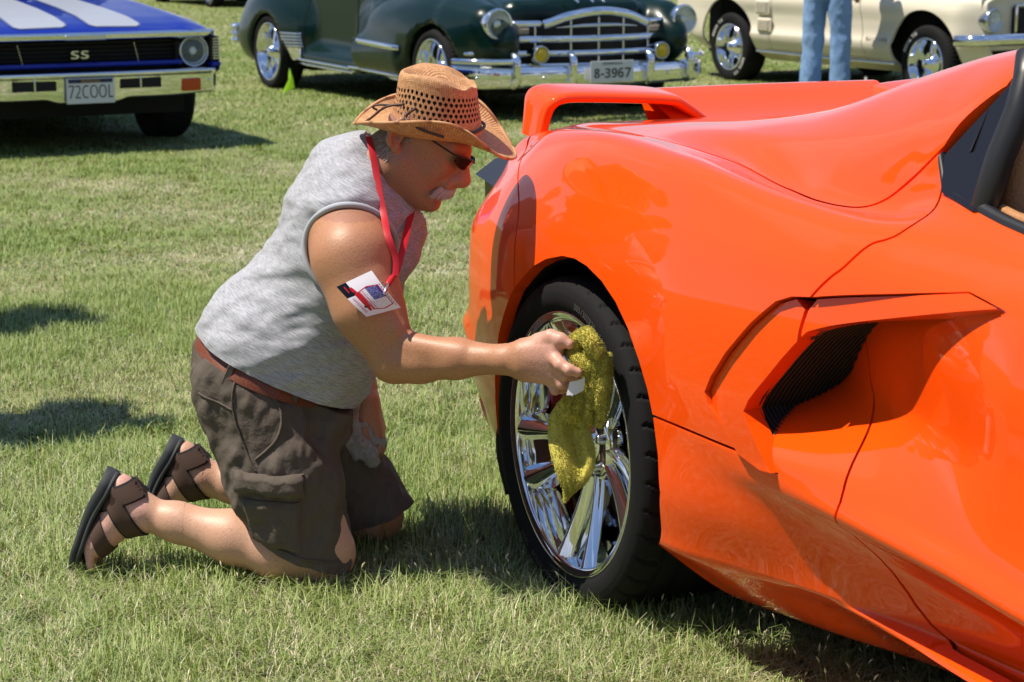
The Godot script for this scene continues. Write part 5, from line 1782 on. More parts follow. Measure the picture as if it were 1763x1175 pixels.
func person_head_things(man: Node3D, shift: Transform3D) -> void:
	var rng := RandomNumberGenerator.new()
	rng.seed = 5
	# moustache: white hairs drooping from under the nose
	var mo := MB.new()
	mo.xf = shift
	for i in 900:
		var s := rng.randf_range(-1.0, 1.0)
		var lift := rng.randf()
		var p0 := hp(0.108 - 0.022 * absf(s) * absf(s) + 0.002 * lift, -0.043 - 0.012 * absf(s) - 0.006 * lift, s * 0.024)
		var dirv := (head_u * -0.75 + head_s * (s * 0.9 + rng.randf_range(-0.2, 0.2)) + head_f * (0.32 - 0.45 * absf(s)) + head_f * rng.randf_range(-0.05, 0.2)).normalized()
		var l := rng.randf_range(0.016, 0.026) * (0.8 + 0.9 * absf(s))
		var v := rng.randf_range(0.7, 1.0)
		mo.tint = Color(0.78 * v, 0.70 * v, 0.60 * v)
		mo.tube([p0, p0 + dirv * l * 0.5 + head_f * 0.002, p0 + dirv * l + head_u * -0.003 - head_f * 0.002], [0.0009, 0.0008, 0.0003], 3, false)
	var hair_mat := mat(Color.WHITE, 0.55, 0.0, "grey_hair")
	hair_mat.vertex_color_use_as_albedo = true
	put("moustache", mo, hair_mat, man)
	var ha := MB.new()
	ha.xf = shift
	for i in 1900:
		# short grey hair round the sides and back below the hat
		var an := rng.randf_range(-2.35, 2.35)
		var u := rng.randf_range(-0.055, 0.055)
		var f := -cos(an * 0.62)
		var sg := signf(an)
		var side := sin(absf(an) * 0.62) * sg
		if u < -0.012 and f > -0.30 and not (f > 0.05 and f < 0.3 and u > -0.03): continue
		if f > 0.42: continue
		var p0 := hp(0.004 + 0.084 * f, u, 0.0765 * side * (1.0 - 0.10 * smooth(0.0, -0.06, u)))
		if (p0 - Vector3(-0.156, 0.972, -4.212)).dot(Vector3(0.10, 0.994, 0.0)) > -0.010: continue
		var out := (p0 - hp(0.004, 0.0, 0)).normalized()
		p0 = skin_field.hit(p0 + out * 0.06, -out, 0.15)
		if absf((p0 - HEAD).dot(head_s)) > 0.0775 or (p0 - HEAD).dot(head_f) > 0.035: continue
		var dirv := (head_u * -0.8 - head_f * 0.35 + out * 0.22 + Vector3(rng.randf_range(-0.2, 0.2), rng.randf_range(-0.2, 0.2), rng.randf_range(-0.2, 0.2))).normalized()
		var l := rng.randf_range(0.007, 0.016)
		var v := rng.randf_range(0.6, 1.0)
		ha.tint = Color(0.50 * v, 0.45 * v, 0.41 * v)
		ha.tube([p0 - out * 0.002, p0 + dirv * l * 0.5 + out * 0.0015, p0 + dirv * l], [0.0008, 0.0007, 0.0003], 3, false)
	put("hair", ha, hair_mat, man)
	# sunglasses: dark lenses, thin arms
	var sg := part("sunglasses", man)
	sg.position = -(-shift.origin) * 0.0
	var fr := MB.new()
	fr.xf = shift
	for s in [-1.0, 1.0]:
		fr.tube(spline([hp(0.118, 0.016, s * 0.012), hp(0.112, 0.019, s * 0.035), hp(0.096, 0.017, s * 0.062), hp(0.082, 0.016, s * 0.074), hp(0.04, 0.018, s * 0.081), hp(-0.02, 0.020, s * 0.083), hp(-0.034, 0.012, s * 0.083)], 5), 0.0021, 6)
	fr.tube([hp(0.118, 0.016, -0.012), hp(0.121, 0.014, 0), hp(0.118, 0.016, 0.012)], 0.002, 6)
	put("frame", fr, M.black, sg)
	var tint := mat(lin(0.02, 0.012, 0.01), 0.06, 0.0, "dark_lens")
	for s in [-1.0, 1.0]:
		var ln := MB.new()
		ln.xf = shift
		var rows := []
		for i in 9:
			var row := PackedVector3Array()
			for j in 6:
				var a := i / 8.0
				var b := j / 5.0
				var sx := lerpf(0.009, 0.064, a)
				var hgt := 0.025 * pow(sin(PI * clampf(0.18 + 0.72 * a, 0.0, 1.0)), 0.5)
				row.append(hp(0.1195 - 0.026 * a * a - 0.004 * b, 0.0175 - hgt * b, s * sx))
			rows.append(row)
		ln.grid(rows)
		put("lens", ln, tint, sg)
	hat(man, shift)

func hat(man: Node3D, shift: Transform3D) -> void:
	var straw := mat(Color.WHITE, 0.62, 0.0, "woven_straw")
	# weave: over and under, warm tan strands with dark gaps
	var n := 256
	var img := Image.create(n, n, false, Image.FORMAT_RGB8)
	var hgt := Image.create(n, n, false, Image.FORMAT_RGB8)
	var vary := noise(0.02, 3, FastNoiseLite.TYPE_SIMPLEX, 14)
	for y in n:
		for x in n:
			var cx := x / 16.0
			var cy := y / 16.0
			var over := (int(floor(cx)) + int(floor(cy))) % 2 == 0
			var fx := absf(fposmod(cx, 1.0) - 0.5) * 2.0
			var fy := absf(fposmod(cy, 1.0) - 0.5) * 2.0
			var h := (1.0 - fy * fy) * (1.0 - 0.35 * fx * fx) if over else (1.0 - fx * fx) * (1.0 - 0.35 * fy * fy)
			var v := 0.5 + 0.5 * vary.get_noise_2d(int(floor(cx)) * 13.0, int(floor(cy)) * 13.0)
			var c := Color(0.74, 0.52, 0.34).lerp(Color(0.90, 0.70, 0.50), v)
			c = Color(0.40, 0.24, 0.15).lerp(c, smooth(0.05, 0.40, h))
			img.set_pixel(x, y, c)
			hgt.set_pixel(x, y, Color(h, h, h))
	straw.albedo_texture = ImageTexture.create_from_image(img)
	hgt.bump_map_to_normal_map(4.0)
	straw.normal_enabled = true
	straw.normal_texture = ImageTexture.create_from_image(hgt)
	straw.normal_scale = 0.8
	straw.uv1_scale = Vector3(1, 1, 1)
	var O := Vector3(-0.156, 0.972, -4.212)
	var hx := Basis(Vector3(0.992, -0.10, 0.08).normalized(), Vector3(0.10, 0.994, 0.0).normalized(), Vector3(-0.08, 0, 0.997))
	var tilt := Basis(hx.x, deg_to_rad(10.0))
	hx = tilt * hx
	var ell := func(an: float, a: float, b: float) -> Vector3: return Vector3(a * cos(an), 0, b * sin(an))
	var hat_node := part("cowboy_hat", man)
	# crown, with a band of open weave
	var cr := MB.new()
	cr.xf = shift
	var na := 432
	var nh := 90
	var pts := []
	for j in nh + 1:
		var row := PackedVector3Array()
		var t := float(j) / nh
		for i in na:
			var an := TAU * i / na
			var p: Vector3
			if t < 0.62:
				var f := t / 0.62
				var pinch := 1.0 - 0.10 * f * smooth(0.35, 1.0, cos(an))
				p = ell.call(an, lerpf(0.096, 0.086, f) * pinch, lerpf(0.081, 0.068, f) * pinch)
				p.y = 0.098 * f
				p.y += f * (0.010 * cos(an) * -1.0 - 0.012 * smooth(0.5, 1.0, -cos(an)) + 0.0)
			else:
				var f := (t - 0.62) / 0.38
				var g := cos(f * PI * 0.5)
				var rim := pow(g, 0.75)
				var pinch := 1.0 - 0.10 * smooth(0.35, 1.0, cos(an))
				p = ell.call(an, 0.086 * rim * pinch, 0.068 * rim * pinch)
				var top := 0.098 + 0.020 * sin(minf(f * 2.6, 1.0) * PI * 0.5)
				# centre crease along the length and two side dents in front
				var crease := 0.030 * exp(-pow(p.z / 0.022, 2.0)) * smooth(-0.085, -0.03, p.x) * smooth(0.0, 0.5, f)
				var dents := 0.018 * (exp(-pow((p.z - 0.045) / 0.016, 2.0)) + exp(-pow((p.z + 0.045) / 0.016, 2.0))) * smooth(0.0, 0.05, p.x) * smooth(0.0, 0.4, f)
				p.y = top - crease - dents + (0.010 * cos(an) * -1.0 - 0.012 * smooth(0.5, 1.0, -cos(an))) * (1.0 - f)
			row.append(O + hx * p)
		pts.append(row)
	var rows_n := MB.new()
	rows_n.grid(pts, false, true, true)
	var idn := []
	for j in nh + 1:
		for i in na + 1:
			var k := j * na + i % na
			cr.vert(pts[j][i % na], rows_n.n[k], Vector2(float(i) / na * 9.0, float(j) / nh * 3.4))
	for j in nh:
		for i in na:
			var t := (j + 0.5) / nh
			var drop := false
			if t > 0.20 and t < 0.56:
				var r := (t - 0.20) / 0.072
				var rowk := int(floor(r))
				var fy := r - rowk - 0.5
				var fx := fposmod((i + 0.5) / 9.0 + (0.5 if rowk % 2 else 0.0), 1.0) - 0.5
				drop = Vector2(fx * 9.0, fy * 7.2).length() < 2.7
			if not drop:
				var a := j * (na + 1) + i
				cr.quad(a, a + na + 1, a + na + 2, a + 1)
	put("crown", cr, straw, hat_node)
	# inside lining so that the holes look dark
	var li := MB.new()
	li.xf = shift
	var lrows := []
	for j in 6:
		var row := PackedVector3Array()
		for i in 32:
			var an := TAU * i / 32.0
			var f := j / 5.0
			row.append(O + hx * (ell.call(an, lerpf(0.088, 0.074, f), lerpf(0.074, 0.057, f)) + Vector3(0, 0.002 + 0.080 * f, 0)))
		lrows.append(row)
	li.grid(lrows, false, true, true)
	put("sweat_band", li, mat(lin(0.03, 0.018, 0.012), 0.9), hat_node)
	# brim
	var br := MB.new()
	br.xf = shift
	var bp := []
	var nr := 22
	for j in nr + 1:
		var row := PackedVector3Array()
		var t := float(j) / nr
		for i in 121:
			var an := TAU * i / 120.0
			var c := cos(an)
			var s := sin(an)
			var reach := lerpf(0.0, 1.0, t)
			var a := lerpf(0.095, 0.168 if c > 0 else 0.172, reach)
			var b := lerpf(0.080, 0.134, reach)
			var p := Vector3(a * c, 0, b * s)
			# sides roll up, front dips
			var roll := pow(absf(s), 1.6) * pow(t, 1.7)
			p.y = (0.046 if s > 0.0 else 0.050) * roll - 0.044 * t * smooth(0.0, 1.0, c) * smooth(0.0, 1.0, c) - 0.004 * t * smooth(0.2, 1.0, -c)
			p.z *= 1.0 - 0.10 * roll
			p.y += 0.003 * sin(an * 5.0 + 1.0) * t
			row.append(O + hx * p)
		bp.append(row)
	var top := MB.new()
	br.grid(bp, false, false, false, Vector2(1.6, 11.0))
	var low := []
	for j in range(nr, -1, -1):
		var row := PackedVector3Array()
		for i in 121:
			row.append(bp[j][i] + Vector3(0, -0.0035, 0))
		low.append(row)
	br.grid(low, false, false, false, Vector2(1.6, 11.0))
	put("brim", br, straw, hat_node)
	var eb := MB.new()
	eb.xf = shift
	var ring := []
	for i in 121: ring.append(bp[nr][i] + Vector3(0, -0.0018, 0))
	eb.tube(ring, 0.0036, 6, false)
	put("brim_edge", eb, straw, hat_node)
	# leather cord round the crown, its knot and ends at the back
	var cord := MB.new()
	cord.xf = shift
	ring = []
	for i in 49:
		var an := TAU * i / 48.0
		ring.append(O + hx * (ell.call(an, 0.0985, 0.0835) + Vector3(0, 0.010 + 0.004 * cos(an * 2.0), 0)))
	cord.tube(ring, 0.0034, 6, false)
	var k0 := O + hx * Vector3(-0.10, 0.018, 0.02)
	cord.tube(spline([O + hx * Vector3(-0.035, 0.062, 0.086), O + hx * Vector3(-0.055, 0.04, 0.09), O + hx * Vector3(-0.02, 0.028, 0.118), O + hx * Vector3(0.03, 0.018, 0.122)], 6), 0.003, 6)
	cord.tube(spline([O + hx * Vector3(-0.062, 0.06, 0.062), O + hx * Vector3(-0.10, 0.050, 0.06), O + hx * Vector3(-0.13, 0.022, 0.055), O + hx * Vector3(-0.15, 0.005, 0.05)], 6), 0.0026, 6)
	cord.tube(spline([O + hx * Vector3(-0.07, 0.055, 0.058), O + hx * Vector3(-0.115, 0.052, 0.058), O + hx * Vector3(-0.128, 0.045, 0.055), O + hx * Vector3(-0.118, 0.040, 0.056)], 6), 0.0022, 6)
	put("hat_cord", cord, mat(lin(0.07, 0.03, 0.018), 0.5), hat_node)

func sandals(man: Node3D, shift: Transform3D) -> void:
	var feet := Field.new()
	legs(feet)
	var grey := mat(lin(0.035, 0.038, 0.042), 0.7, 0.0, "sole_rubber")
	var brown := mat(lin(0.075, 0.040, 0.026), 0.8, 0.0, "sandal_leather")
	var dark := mat(lin(0.02, 0.018, 0.02), 0.9, 0.0, "padding")
	for q in [Vector3(-0.80, 0.145, -4.215), Vector3(-0.705, 0.15, -4.48)]:
		var sd := part("sandal", man)
		# sole: heel to toe, cupped, two layers
		var heel: Vector3 = q + Vector3(-0.060, 0.098, 0)
		var toe: Vector3 = q + Vector3(-0.168, -0.125, 0)
		var ax := (toe - heel).normalized()
		var nn := Vector3(ax.y, -ax.x, 0)
		if nn.x > 0: nn = -nn
		for layer in 2:
			var mb := MB.new()
			mb.xf = shift
			var rows := []
			for i in 15:
				var f := i / 14.0
				var w := 0.036 + 0.012 * smooth(0.35, 0.75, f)
				w *= sqrt(clampf(1.0 - pow(maxf(0.0, (f - 0.72) / 0.28), 2.4), 0.02, 1.0)) * sqrt(clampf(1.0 - pow(maxf(0.0, (0.16 - f) / 0.16), 2.0), 0.05, 1.0))
				var lift := 0.012 * smooth(0.75, 1.0, f) - 0.006 * sin(PI * clampf((f - 0.2) / 0.5, 0.0, 1.0))
				var th := (0.017 + 0.010 * (1.0 - smooth(0.25, 0.6, f))) if layer == 0 else 0.011
				var c := heel + ax * (heel.distance_to(toe) * f) - nn * (lift + 0.016) + nn * (0.011 if layer == 0 else -0.001)
				var row := PackedVector3Array()
				for k in 14:
					var an := TAU * k / 14.0
					var u := signf(cos(an)) * pow(absf(cos(an)), 0.5)
					var v := signf(sin(an)) * pow(absf(sin(an)), 0.35)
					row.append(c + Vector3(0, 0, 1) * u * w * (1.0 if layer == 0 else 1.03) + nn * v * th * 0.5)
				rows.append(row)
			mb.grid(rows, false, true)
			for e in [0, 14]:
				mb.flat(Array(rows[e]), ax * (-1.0 if e == 0 else 1.0))
			put("sole" if layer == 0 else "foot_bed", mb, grey, sd)
		# straps: the foot grown a little and cut into bands
		var bands := [[q + Vector3(-0.028, 0.048, 0), Vector3(-0.33, 0.94, 0), 0.036, brown], [q + Vector3(-0.020, -0.026, 0), Vector3(0.87, 0.49, 0), 0.034, brown], [q + Vector3(-0.078, -0.062, 0), Vector3(0.93, 0.36, 0), 0.032, brown]]
		for bd in bands:
			for layer in (2 if bd[2] > 0.033 else 1):
				var st := Field.new()
				st.a = feet.a; st.b = feet.b; st.ra = feet.ra; st.rb = feet.rb; st.kk = feet.kk; st.inv = feet.inv
				st.grow = 0.0045 if layer == 0 else 0.0032
				var nrm: Vector3 = bd[1].normalized()
				var half: float = bd[2] * 0.5 + (0.004 if layer == 1 else 0.0)
				st.planes = [[bd[0] + nrm * half, nrm], [bd[0] - nrm * half, -nrm], [q + Vector3(0.035, 0.02, 0), Vector3(0.8, 0.6, 0)]]
				var mb := MB.new()
				mb.xf = shift
				var lo: Vector3 = q + Vector3(-0.17, -0.13, -0.07)
				st.net(mb, lo, q + Vector3(0.06, 0.11, 0.07), 0.0055)
				put("strap" if layer == 0 else "strap_padding", mb, bd[3] if layer == 0 else dark, sd)

# ------------------------------------------------------------------ old cars
var wheel_store := {}

func old_wheel(parent: Node3D, at: Vector3, r: float, width: float, rim: float, style: String, mirrored := false) -> void:
	var w := part("wheel", parent, at)
	if mirrored: w.rotation.y = PI
	var key := "%s %.3f %.3f" % [style, r, width]
	if wheel_store.has(key):
		for c in (wheel_store[key] as Node3D).get_children(): w.add_child(c.duplicate(), true)
		return
	wheel_store[key] = w
	var tb := MB.new()
	var rows := []
	var prof := [Vector2(-0.02, rim), Vector2(0.0, rim + 0.012), Vector2(0.008, lerpf(rim, r, 0.4)), Vector2(0.006, lerpf(rim, r, 0.7)), Vector2(-0.006, r - 0.022), Vector2(-0.025, r - 0.005), Vector2(-0.045, r), Vector2(-width + 0.045, r), Vector2(-width + 0.02, r - 0.01), Vector2(-width, lerpf(rim, r, 0.6)), Vector2(-width + 0.02, rim)]
	for p in prof:
		var row := PackedVector3Array()
		for k in 180:
			var an := TAU * k / 180.0
			var q: float = p.y - (0.006 if p.y > r - 0.008 and k % 3 == 0 else 0.0)
			row.append(Vector3(cos(an) * q, sin(an) * q, p.x))
		rows.append(row)
	tb.grid(rows, false, true, true)
	put("tyre", tb, M.rubber, w)
	var rb := MB.new()
	rb.lathe([Vector2(-0.03, rim - 0.012), Vector2(-0.002, rim - 0.006), Vector2(0.006, rim), Vector2(0.005, rim + 0.008), Vector2(-0.006, rim + 0.012)], 48)
	rb.lathe([Vector2(-0.02, rim - 0.01), Vector2(-0.07, rim - 0.03), Vector2(-0.10, rim - 0.035), Vector2(-0.16, rim - 0.03)], 48)
	put("rim", rb, M.chrome, w)
	var hub := MB.new()
	hub.lathe([Vector2(-0.075, 0.10), Vector2(-0.055, 0.09), Vector2(-0.045, 0.06), Vector2(-0.01, 0.045), Vector2(0.004, 0.03), Vector2(0.008, 0.0)], 24)
	put("hub_cap", hub, M.chrome, w)
	var back := MB.new()
	back.lathe([Vector2(-0.12, rim), Vector2(-0.115, 0.0)], 24)
	put("wheel_back", back, M.under, w)
	for k in 5:
		var an := TAU * k / 5.0 + 0.3
		var sp := MB.new()
		sp.xf = Transform3D(Basis(Vector3.BACK, an), Vector3.ZERO)
		var hw := 0.032 if style == "cream" else 0.045
		sp.grid([PackedVector3Array([Vector3(0.05, -hw * 0.8, -0.09), Vector3(0.05, -hw * 0.6, -0.055), Vector3(0.05, 0, -0.045), Vector3(0.05, hw * 0.6, -0.055), Vector3(0.05, hw * 0.8, -0.09)]), PackedVector3Array([Vector3(0.12, -hw, -0.10), Vector3(0.12, -hw * 0.7, -0.062), Vector3(0.12, 0, -0.052), Vector3(0.12, hw * 0.7, -0.062), Vector3(0.12, hw, -0.10)]), PackedVector3Array([Vector3(rim - 0.03, -hw * 1.2, -0.11), Vector3(rim - 0.03, -hw, -0.08), Vector3(rim - 0.03, 0, -0.07), Vector3(rim - 0.03, hw, -0.08), Vector3(rim - 0.03, hw * 1.2, -0.11)])])
		put("spoke", sp, M.chrome, w)
	if style == "cream":
		var lt := MB.new()
		for a0 in [PI * 0.75, PI * 1.75]:
			letters(lt, "RADIAL T/A", lerpf(rim, r, 0.52), a0, 0.0095, 0.030)
		put("tyre_lettering", lt, mat(lin(0.62, 0.62, 0.6), 0.7), w)

func plate(parent: Node3D, x: Transform3D, text: String, modern: bool) -> void:
	var pl := part("licence_plate", parent)
	pl.transform = x
	var mb := MB.new()
	mb.box(Vector3.ZERO, Vector3(0.305, 0.155, 0.006), 0.002)
	put("plate", mb, mat(lin(0.62, 0.63, 0.66), 0.4), pl)
	var font := SystemFont.new()
	font.font_names = PackedStringArray(["Droid Sans"])
	font.font_weight = 400 if modern else 700
	var lt := MB.new()
	add_text(lt, text, font, Transform3D(Basis.from_scale(Vector3(0.056 if modern else 0.062, 0.076 if modern else 0.070, 1)), Vector3(0, -0.008 if modern else -0.012, 0.0045)))
	put("number", lt, mat(lin(0.02, 0.018, 0.02), 0.5), pl)
	if modern:
		var bar := MB.new()
		bar.box(Vector3(0, 0.06, 0.0035), Vector3(0.28, 0.024, 0.002))
		put("band", bar, mat(lin(0.01, 0.015, 0.07), 0.5), pl)
		var nm := MB.new()
		add_text(nm, "NEBRASKA", font, Transform3D(Basis.from_scale(Vector3(0.018, 0.019, 1)), Vector3(0, 0.06, 0.006)))
		put("lettering", nm, mat(lin(0.5, 0.3, 0.05), 0.5), pl)
	else:
		var nm := MB.new()
		add_text(nm, "NEBRASKA", font, Transform3D(Basis.from_scale(Vector3(0.020, 0.018, 1)), Vector3(0, 0.057, 0.0045)))
		put("lettering", nm, mat(lin(0.05, 0.05, 0.06), 0.5), pl)

func round_lamp(parent: Node3D, at: Vector3, r: float, ring_mat: Material, glass: Material, turn := 0.0) -> void:
	var l := part("headlight", parent, at)
	l.rotation.y = turn
	var rg := MB.new()
	rg.lathe([Vector2(-0.12, r * 0.95), Vector2(-0.03, r * 1.16), Vector2(0.0, r * 1.2), Vector2(0.012, r * 1.12), Vector2(0.012, r * 1.02), Vector2(-0.006, r * 0.97)], 36, 0)
	put("bezel", rg, ring_mat, l)
	var bowl := MB.new()
	bowl.lathe([Vector2(-0.004, r * 0.98), Vector2(-0.03, r * 0.8), Vector2(-0.055, r * 0.45), Vector2(-0.06, 0.0)], 36, 0)
	put("reflector", bowl, M.bowl, l)
	var bulb := MB.new()
	bulb.ball(Vector3(-0.02, 0, 0), Vector3(0.02, r * 0.32, r * 0.32), 8, 14)
	put("bulb_cap", bulb, M.lens, l)
	var gl := MB.new()
	gl.lathe([Vector2(0.0, r), Vector2(0.014, r * 0.75), Vector2(0.022, r * 0.4), Vector2(0.024, 0.0)], 36, 0)
	put("lamp_glass", gl, glass, l)

func build_blue_car() -> void:
	var car := thing("blue_muscle_car", "shiny blue muscle car with two pale hood stripes and plate 72COOL", "car", Vector3(-2.62, 0, -12.55), -deg_to_rad(60.0))
	var blue := paint(lin(0.004, 0.022, 0.34), 0.3, 0.7)
	blue.metallic = 0.35
	var silver := mat(lin(0.46, 0.48, 0.53), 0.3, 0.2, "stripe_paint")
	silver.clearcoat_enabled = true
	# stations: x, side height, crown height, hood edge, centre height, half width
	var st := [[-0.005, 0.69, 0.735, 0.738, 0.742, 0.875], [-0.06, 0.70, 0.752, 0.758, 0.768, 0.89], [-0.15, 0.71, 0.772, 0.783, 0.795, 0.905], [-0.35, 0.725, 0.80, 0.815, 0.83, 0.92], [-0.7, 0.745, 0.83, 0.85, 0.868, 0.93], [-1.1, 0.765, 0.86, 0.885, 0.90, 0.935], [-1.45, 0.78, 0.88, 0.91, 0.925, 0.935]]
	var top := func(x: float, z: float) -> Vector3:
		var i := 0
		while i < st.size() - 2 and st[i + 1][0] > x: i += 1
		var f := clampf((x - st[i][0]) / (st[i + 1][0] - st[i][0]), 0.0, 1.0)
		var s := []
		for k in 6: s.append(lerpf(st[i][k], st[i + 1][k], f))
		var a: float = absf(z) / s[5]
		var y: float
		if a < 0.72: y = lerpf(s[4], s[3], a / 0.72)
		else: y = lerpf(s[3], s[2], smooth(0.72, 0.88, a)) - (s[2] - s[1]) * pow(clampf((a - 0.86) / 0.14, 0.0, 1.0), 2.2)
		y += 0.012 * exp(-pow((a - 0.80) / 0.06, 2.0)) - 0.004 * exp(-pow(z / 0.03, 2.0))
		return Vector3(x, y, z)
	var rows := []
	for i in 31:
		var x := -1.45 * pow(i / 30.0, 1.3) - 0.004
		var hw := 0.88 + 0.055 * smooth(0.0, -0.6, x)
		var row := PackedVector3Array()
		row.append(Vector3(x, 0.47, -hw + 0.03))
		row.append(Vector3(x, 0.50, -hw - 0.005))
		row.append(Vector3(x, 0.62, -hw))
		for k in 41: row.append(top.call(x, lerpf(-hw, hw, k / 40.0)))
		row.append(Vector3(x, 0.62, hw))
		row.append(Vector3(x, 0.50, hw + 0.005))
		row.append(Vector3(x, 0.47, hw - 0.03))
		rows.append(row)
	var mb := MB.new()
	mb.grid(rows)
	put("fender_and_hood", mb, blue, car)
	for sg in [-1.0, 1.0]:
		var edge := MB.new()
		var fill := MB.new()
		for q in [[edge, 0.0, 0.003], [fill, 0.012, 0.0055]]:
			var r2 := []
			for i in 25:
				var x: float = -0.075 - q[1] - 1.37 * pow(i / 24.0, 1.2)
				var row := PackedVector3Array()
				var cut_in := 0.05 * pow(clampf(1.0 - (-x - 0.075) / 0.06, 0.0, 1.0), 2.0)
				for k in 9:
					var z := lerpf(0.06 + q[1] + cut_in, 0.415 - q[1] - cut_in - 0.05 * smooth(0.1, 1.4, -x), k / 8.0)
					row.append(top.call(x, z * sg) + Vector3(0, q[2], 0))
				r2.append(row)
			(q[0] as MB).grid(r2)
		var e := put("hood_stripe", edge, mat(lin(0.10, 0.13, 0.3), 0.3), car)
		put("stripe_fill", fill, silver, e)
	# cabin behind the hood
	var cab := MB.new()
	rows = []
	for q in [[-1.45, 0.92, 0.72, 0.90], [-1.62, 0.98, 0.74, 0.93], [-2.05, 1.28, 0.62, 0.93], [-2.5, 1.33, 0.60, 0.93], [-3.2, 1.28, 0.60, 0.93], [-3.8, 0.98, 0.7, 0.93], [-4.55, 0.9, 0.85, 0.9]]:
		rows.append(PackedVector3Array([Vector3(q[0], 0.28, -q[3]), Vector3(q[0], 0.8, -q[3]), Vector3(q[0], q[1] - 0.06, -q[2]), Vector3(q[0], q[1], 0), Vector3(q[0], q[1] - 0.06, q[2]), Vector3(q[0], 0.8, q[3]), Vector3(q[0], 0.28, q[3])]))
	cab.grid(rows)
	put("cabin", cab, blue, car)
	var wsh := MB.new()
	wsh.grid([PackedVector3Array([Vector3(-1.55, 0.955, -0.70), Vector3(-1.5, 0.965, 0), Vector3(-1.55, 0.955, 0.70)]), PackedVector3Array([Vector3(-2.0, 1.25, -0.58), Vector3(-1.98, 1.29, 0), Vector3(-2.0, 1.25, 0.58)])])
	put("windscreen", wsh, M.black_gloss, car)
	for sg in [-1.0, 1.0]:
		var wp := MB.new()
		wp.tube([Vector3(-1.44, 0.955, 0.1 * sg), Vector3(-1.47, 0.965, 0.35 * sg), Vector3(-1.5, 0.96, 0.6 * sg)], 0.009, 6)
		put("wiper", wp, M.chrome_soft, car)
	# front: dark recess, upper chrome lip, blue bar, badge
	var rec := MB.new()
	rec.grid([PackedVector3Array([Vector3(-0.02, 0.70, -0.86), Vector3(-0.02, 0.70, 0.86)]), PackedVector3Array([Vector3(-0.13, 0.69, -0.86), Vector3(-0.13, 0.69, 0.86)]), PackedVector3Array([Vector3(-0.13, 0.50, -0.86), Vector3(-0.13, 0.50, 0.86)]), PackedVector3Array([Vector3(0.0, 0.49, -0.86), Vector3(0.0, 0.49, 0.86)])])
	put("grille", rec, M.under, car)
	for k in 5:
		var gb := MB.new()
		gb.box(Vector3(-0.115, 0.575 + 0.026 * k, 0), Vector3(0.02, 0.005, 1.24))
		put("grille_bar", gb, M.black, car)
	for z in [-0.38, 0.36]:
		var gb := MB.new()
		for k in 7: gb.box(Vector3(-0.105, 0.565 + 0.017 * k, z + 0.004 * k), Vector3(0.006, 0.009, 0.006))
		var o := put("grille_trim", gb, M.chrome_soft, car)
		o.set_meta("kind", "stuff")
	var lip := MB.new()
	rows = []
	for i in 41:
		var z := lerpf(-0.872, 0.872, i / 40.0)
		var fx := 0.03 - 0.03 * absf(z) / 0.87 - 0.07 * pow(clampf((absf(z) - 0.8) / 0.07, 0.0, 1.0), 2.0)
		rows.append(PackedVector3Array([Vector3(fx - 0.04, 0.747, z), Vector3(fx + 0.004, 0.744, z), Vector3(fx + 0.012, 0.732, z), Vector3(fx + 0.004, 0.712, z), Vector3(fx - 0.01, 0.698, z), Vector3(fx - 0.04, 0.694, z)]))
	lip.grid(rows)
	put("hood_lip", lip, M.chrome, car)
	var em := MB.new()
	em.box(Vector3(0.036, 0.718, 0), Vector3(0.012, 0.03, 0.26), 0.004)
	put("hood_emblem", em, M.chrome_soft, car)
	var bar := MB.new()
	bar.box(Vector3(-0.03, 0.55, 0), Vector3(0.1, 0.026, 1.26), 0.008)
	for sg in [-1.0, 1.0]: bar.box(Vector3(-0.03, 0.528, 0.855 * sg), Vector3(0.1, 0.03, 0.06), 0.008)
	var fp := put("front_panel", bar, blue, car)
	fp.set_meta("kind", "stuff")
	var font := SystemFont.new()
	font.font_names = PackedStringArray(["Droid Sans"])
	font.font_weight = 700
	var ss := MB.new()
	add_text(ss, "SS", font, Transform3D(Basis(Vector3(0, 0, -0.085), Vector3(0, 0.05, 0), Vector3(1, 0, 0)), Vector3(-0.085, 0.606, 0.0)), 0.008)
	put("badge", ss, M.chrome_soft, car)
	for sg in [-1.0, 1.0]:
		var bz := MB.new()
		bz.box(Vector3(-0.10, 0.60, 0.73 * sg), Vector3(0.06, 0.19, 0.22), 0.02)
		put("headlight_surround", bz, M.black, car)
		round_lamp(car, Vector3(-0.05, 0.612, 0.73 * sg), 0.086, M.chrome_soft, M.glass)
		for k in 8:
			var sl := MB.new()
			sl.box(Vector3(-0.028, 0.565 + 0.0175 * k, 0.862 * sg), Vector3(0.07, 0.008, 0.05))
			put("corner_slat", sl, M.chrome_soft, car)
		var cb := MB.new()
		cb.box(Vector3(-0.06, 0.625, 0.855 * sg), Vector3(0.08, 0.155, 0.05))
		put("corner_recess", cb, M.black, car)
	# bumper
	var bm := MB.new()
	rows = []
	for i in 61:
		var z := lerpf(-0.90, 0.90, i / 60.0)
		var fx := 0.055 - 0.05 * pow(absf(z) / 0.9, 2.0) - 0.12 * pow(clampf((absf(z) - 0.82) / 0.08, 0.0, 1.0), 2.0)
		var dip := -0.022 * (1.0 - smooth(0.18, 0.27, absf(z)))
		var lowy := 0.345 + dip + 0.012 * smooth(0.5, 0.9, absf(z))
		rows.append(PackedVector3Array([Vector3(fx - 0.06, 0.512, z), Vector3(fx + 0.004, 0.512, z), Vector3(fx + 0.022, 0.502, z), Vector3(fx + 0.022, 0.49, z), Vector3(fx + 0.006, 0.476, z), Vector3(fx, 0.465, z), Vector3(fx - 0.004, 0.40, z), Vector3(fx - 0.008, lowy + 0.012, z), Vector3(fx - 0.016, lowy, z), Vector3(fx - 0.05, lowy - 0.004, z)]))
	bm.grid(rows)
	var bumper := put("bumper", bm, M.chrome, car)
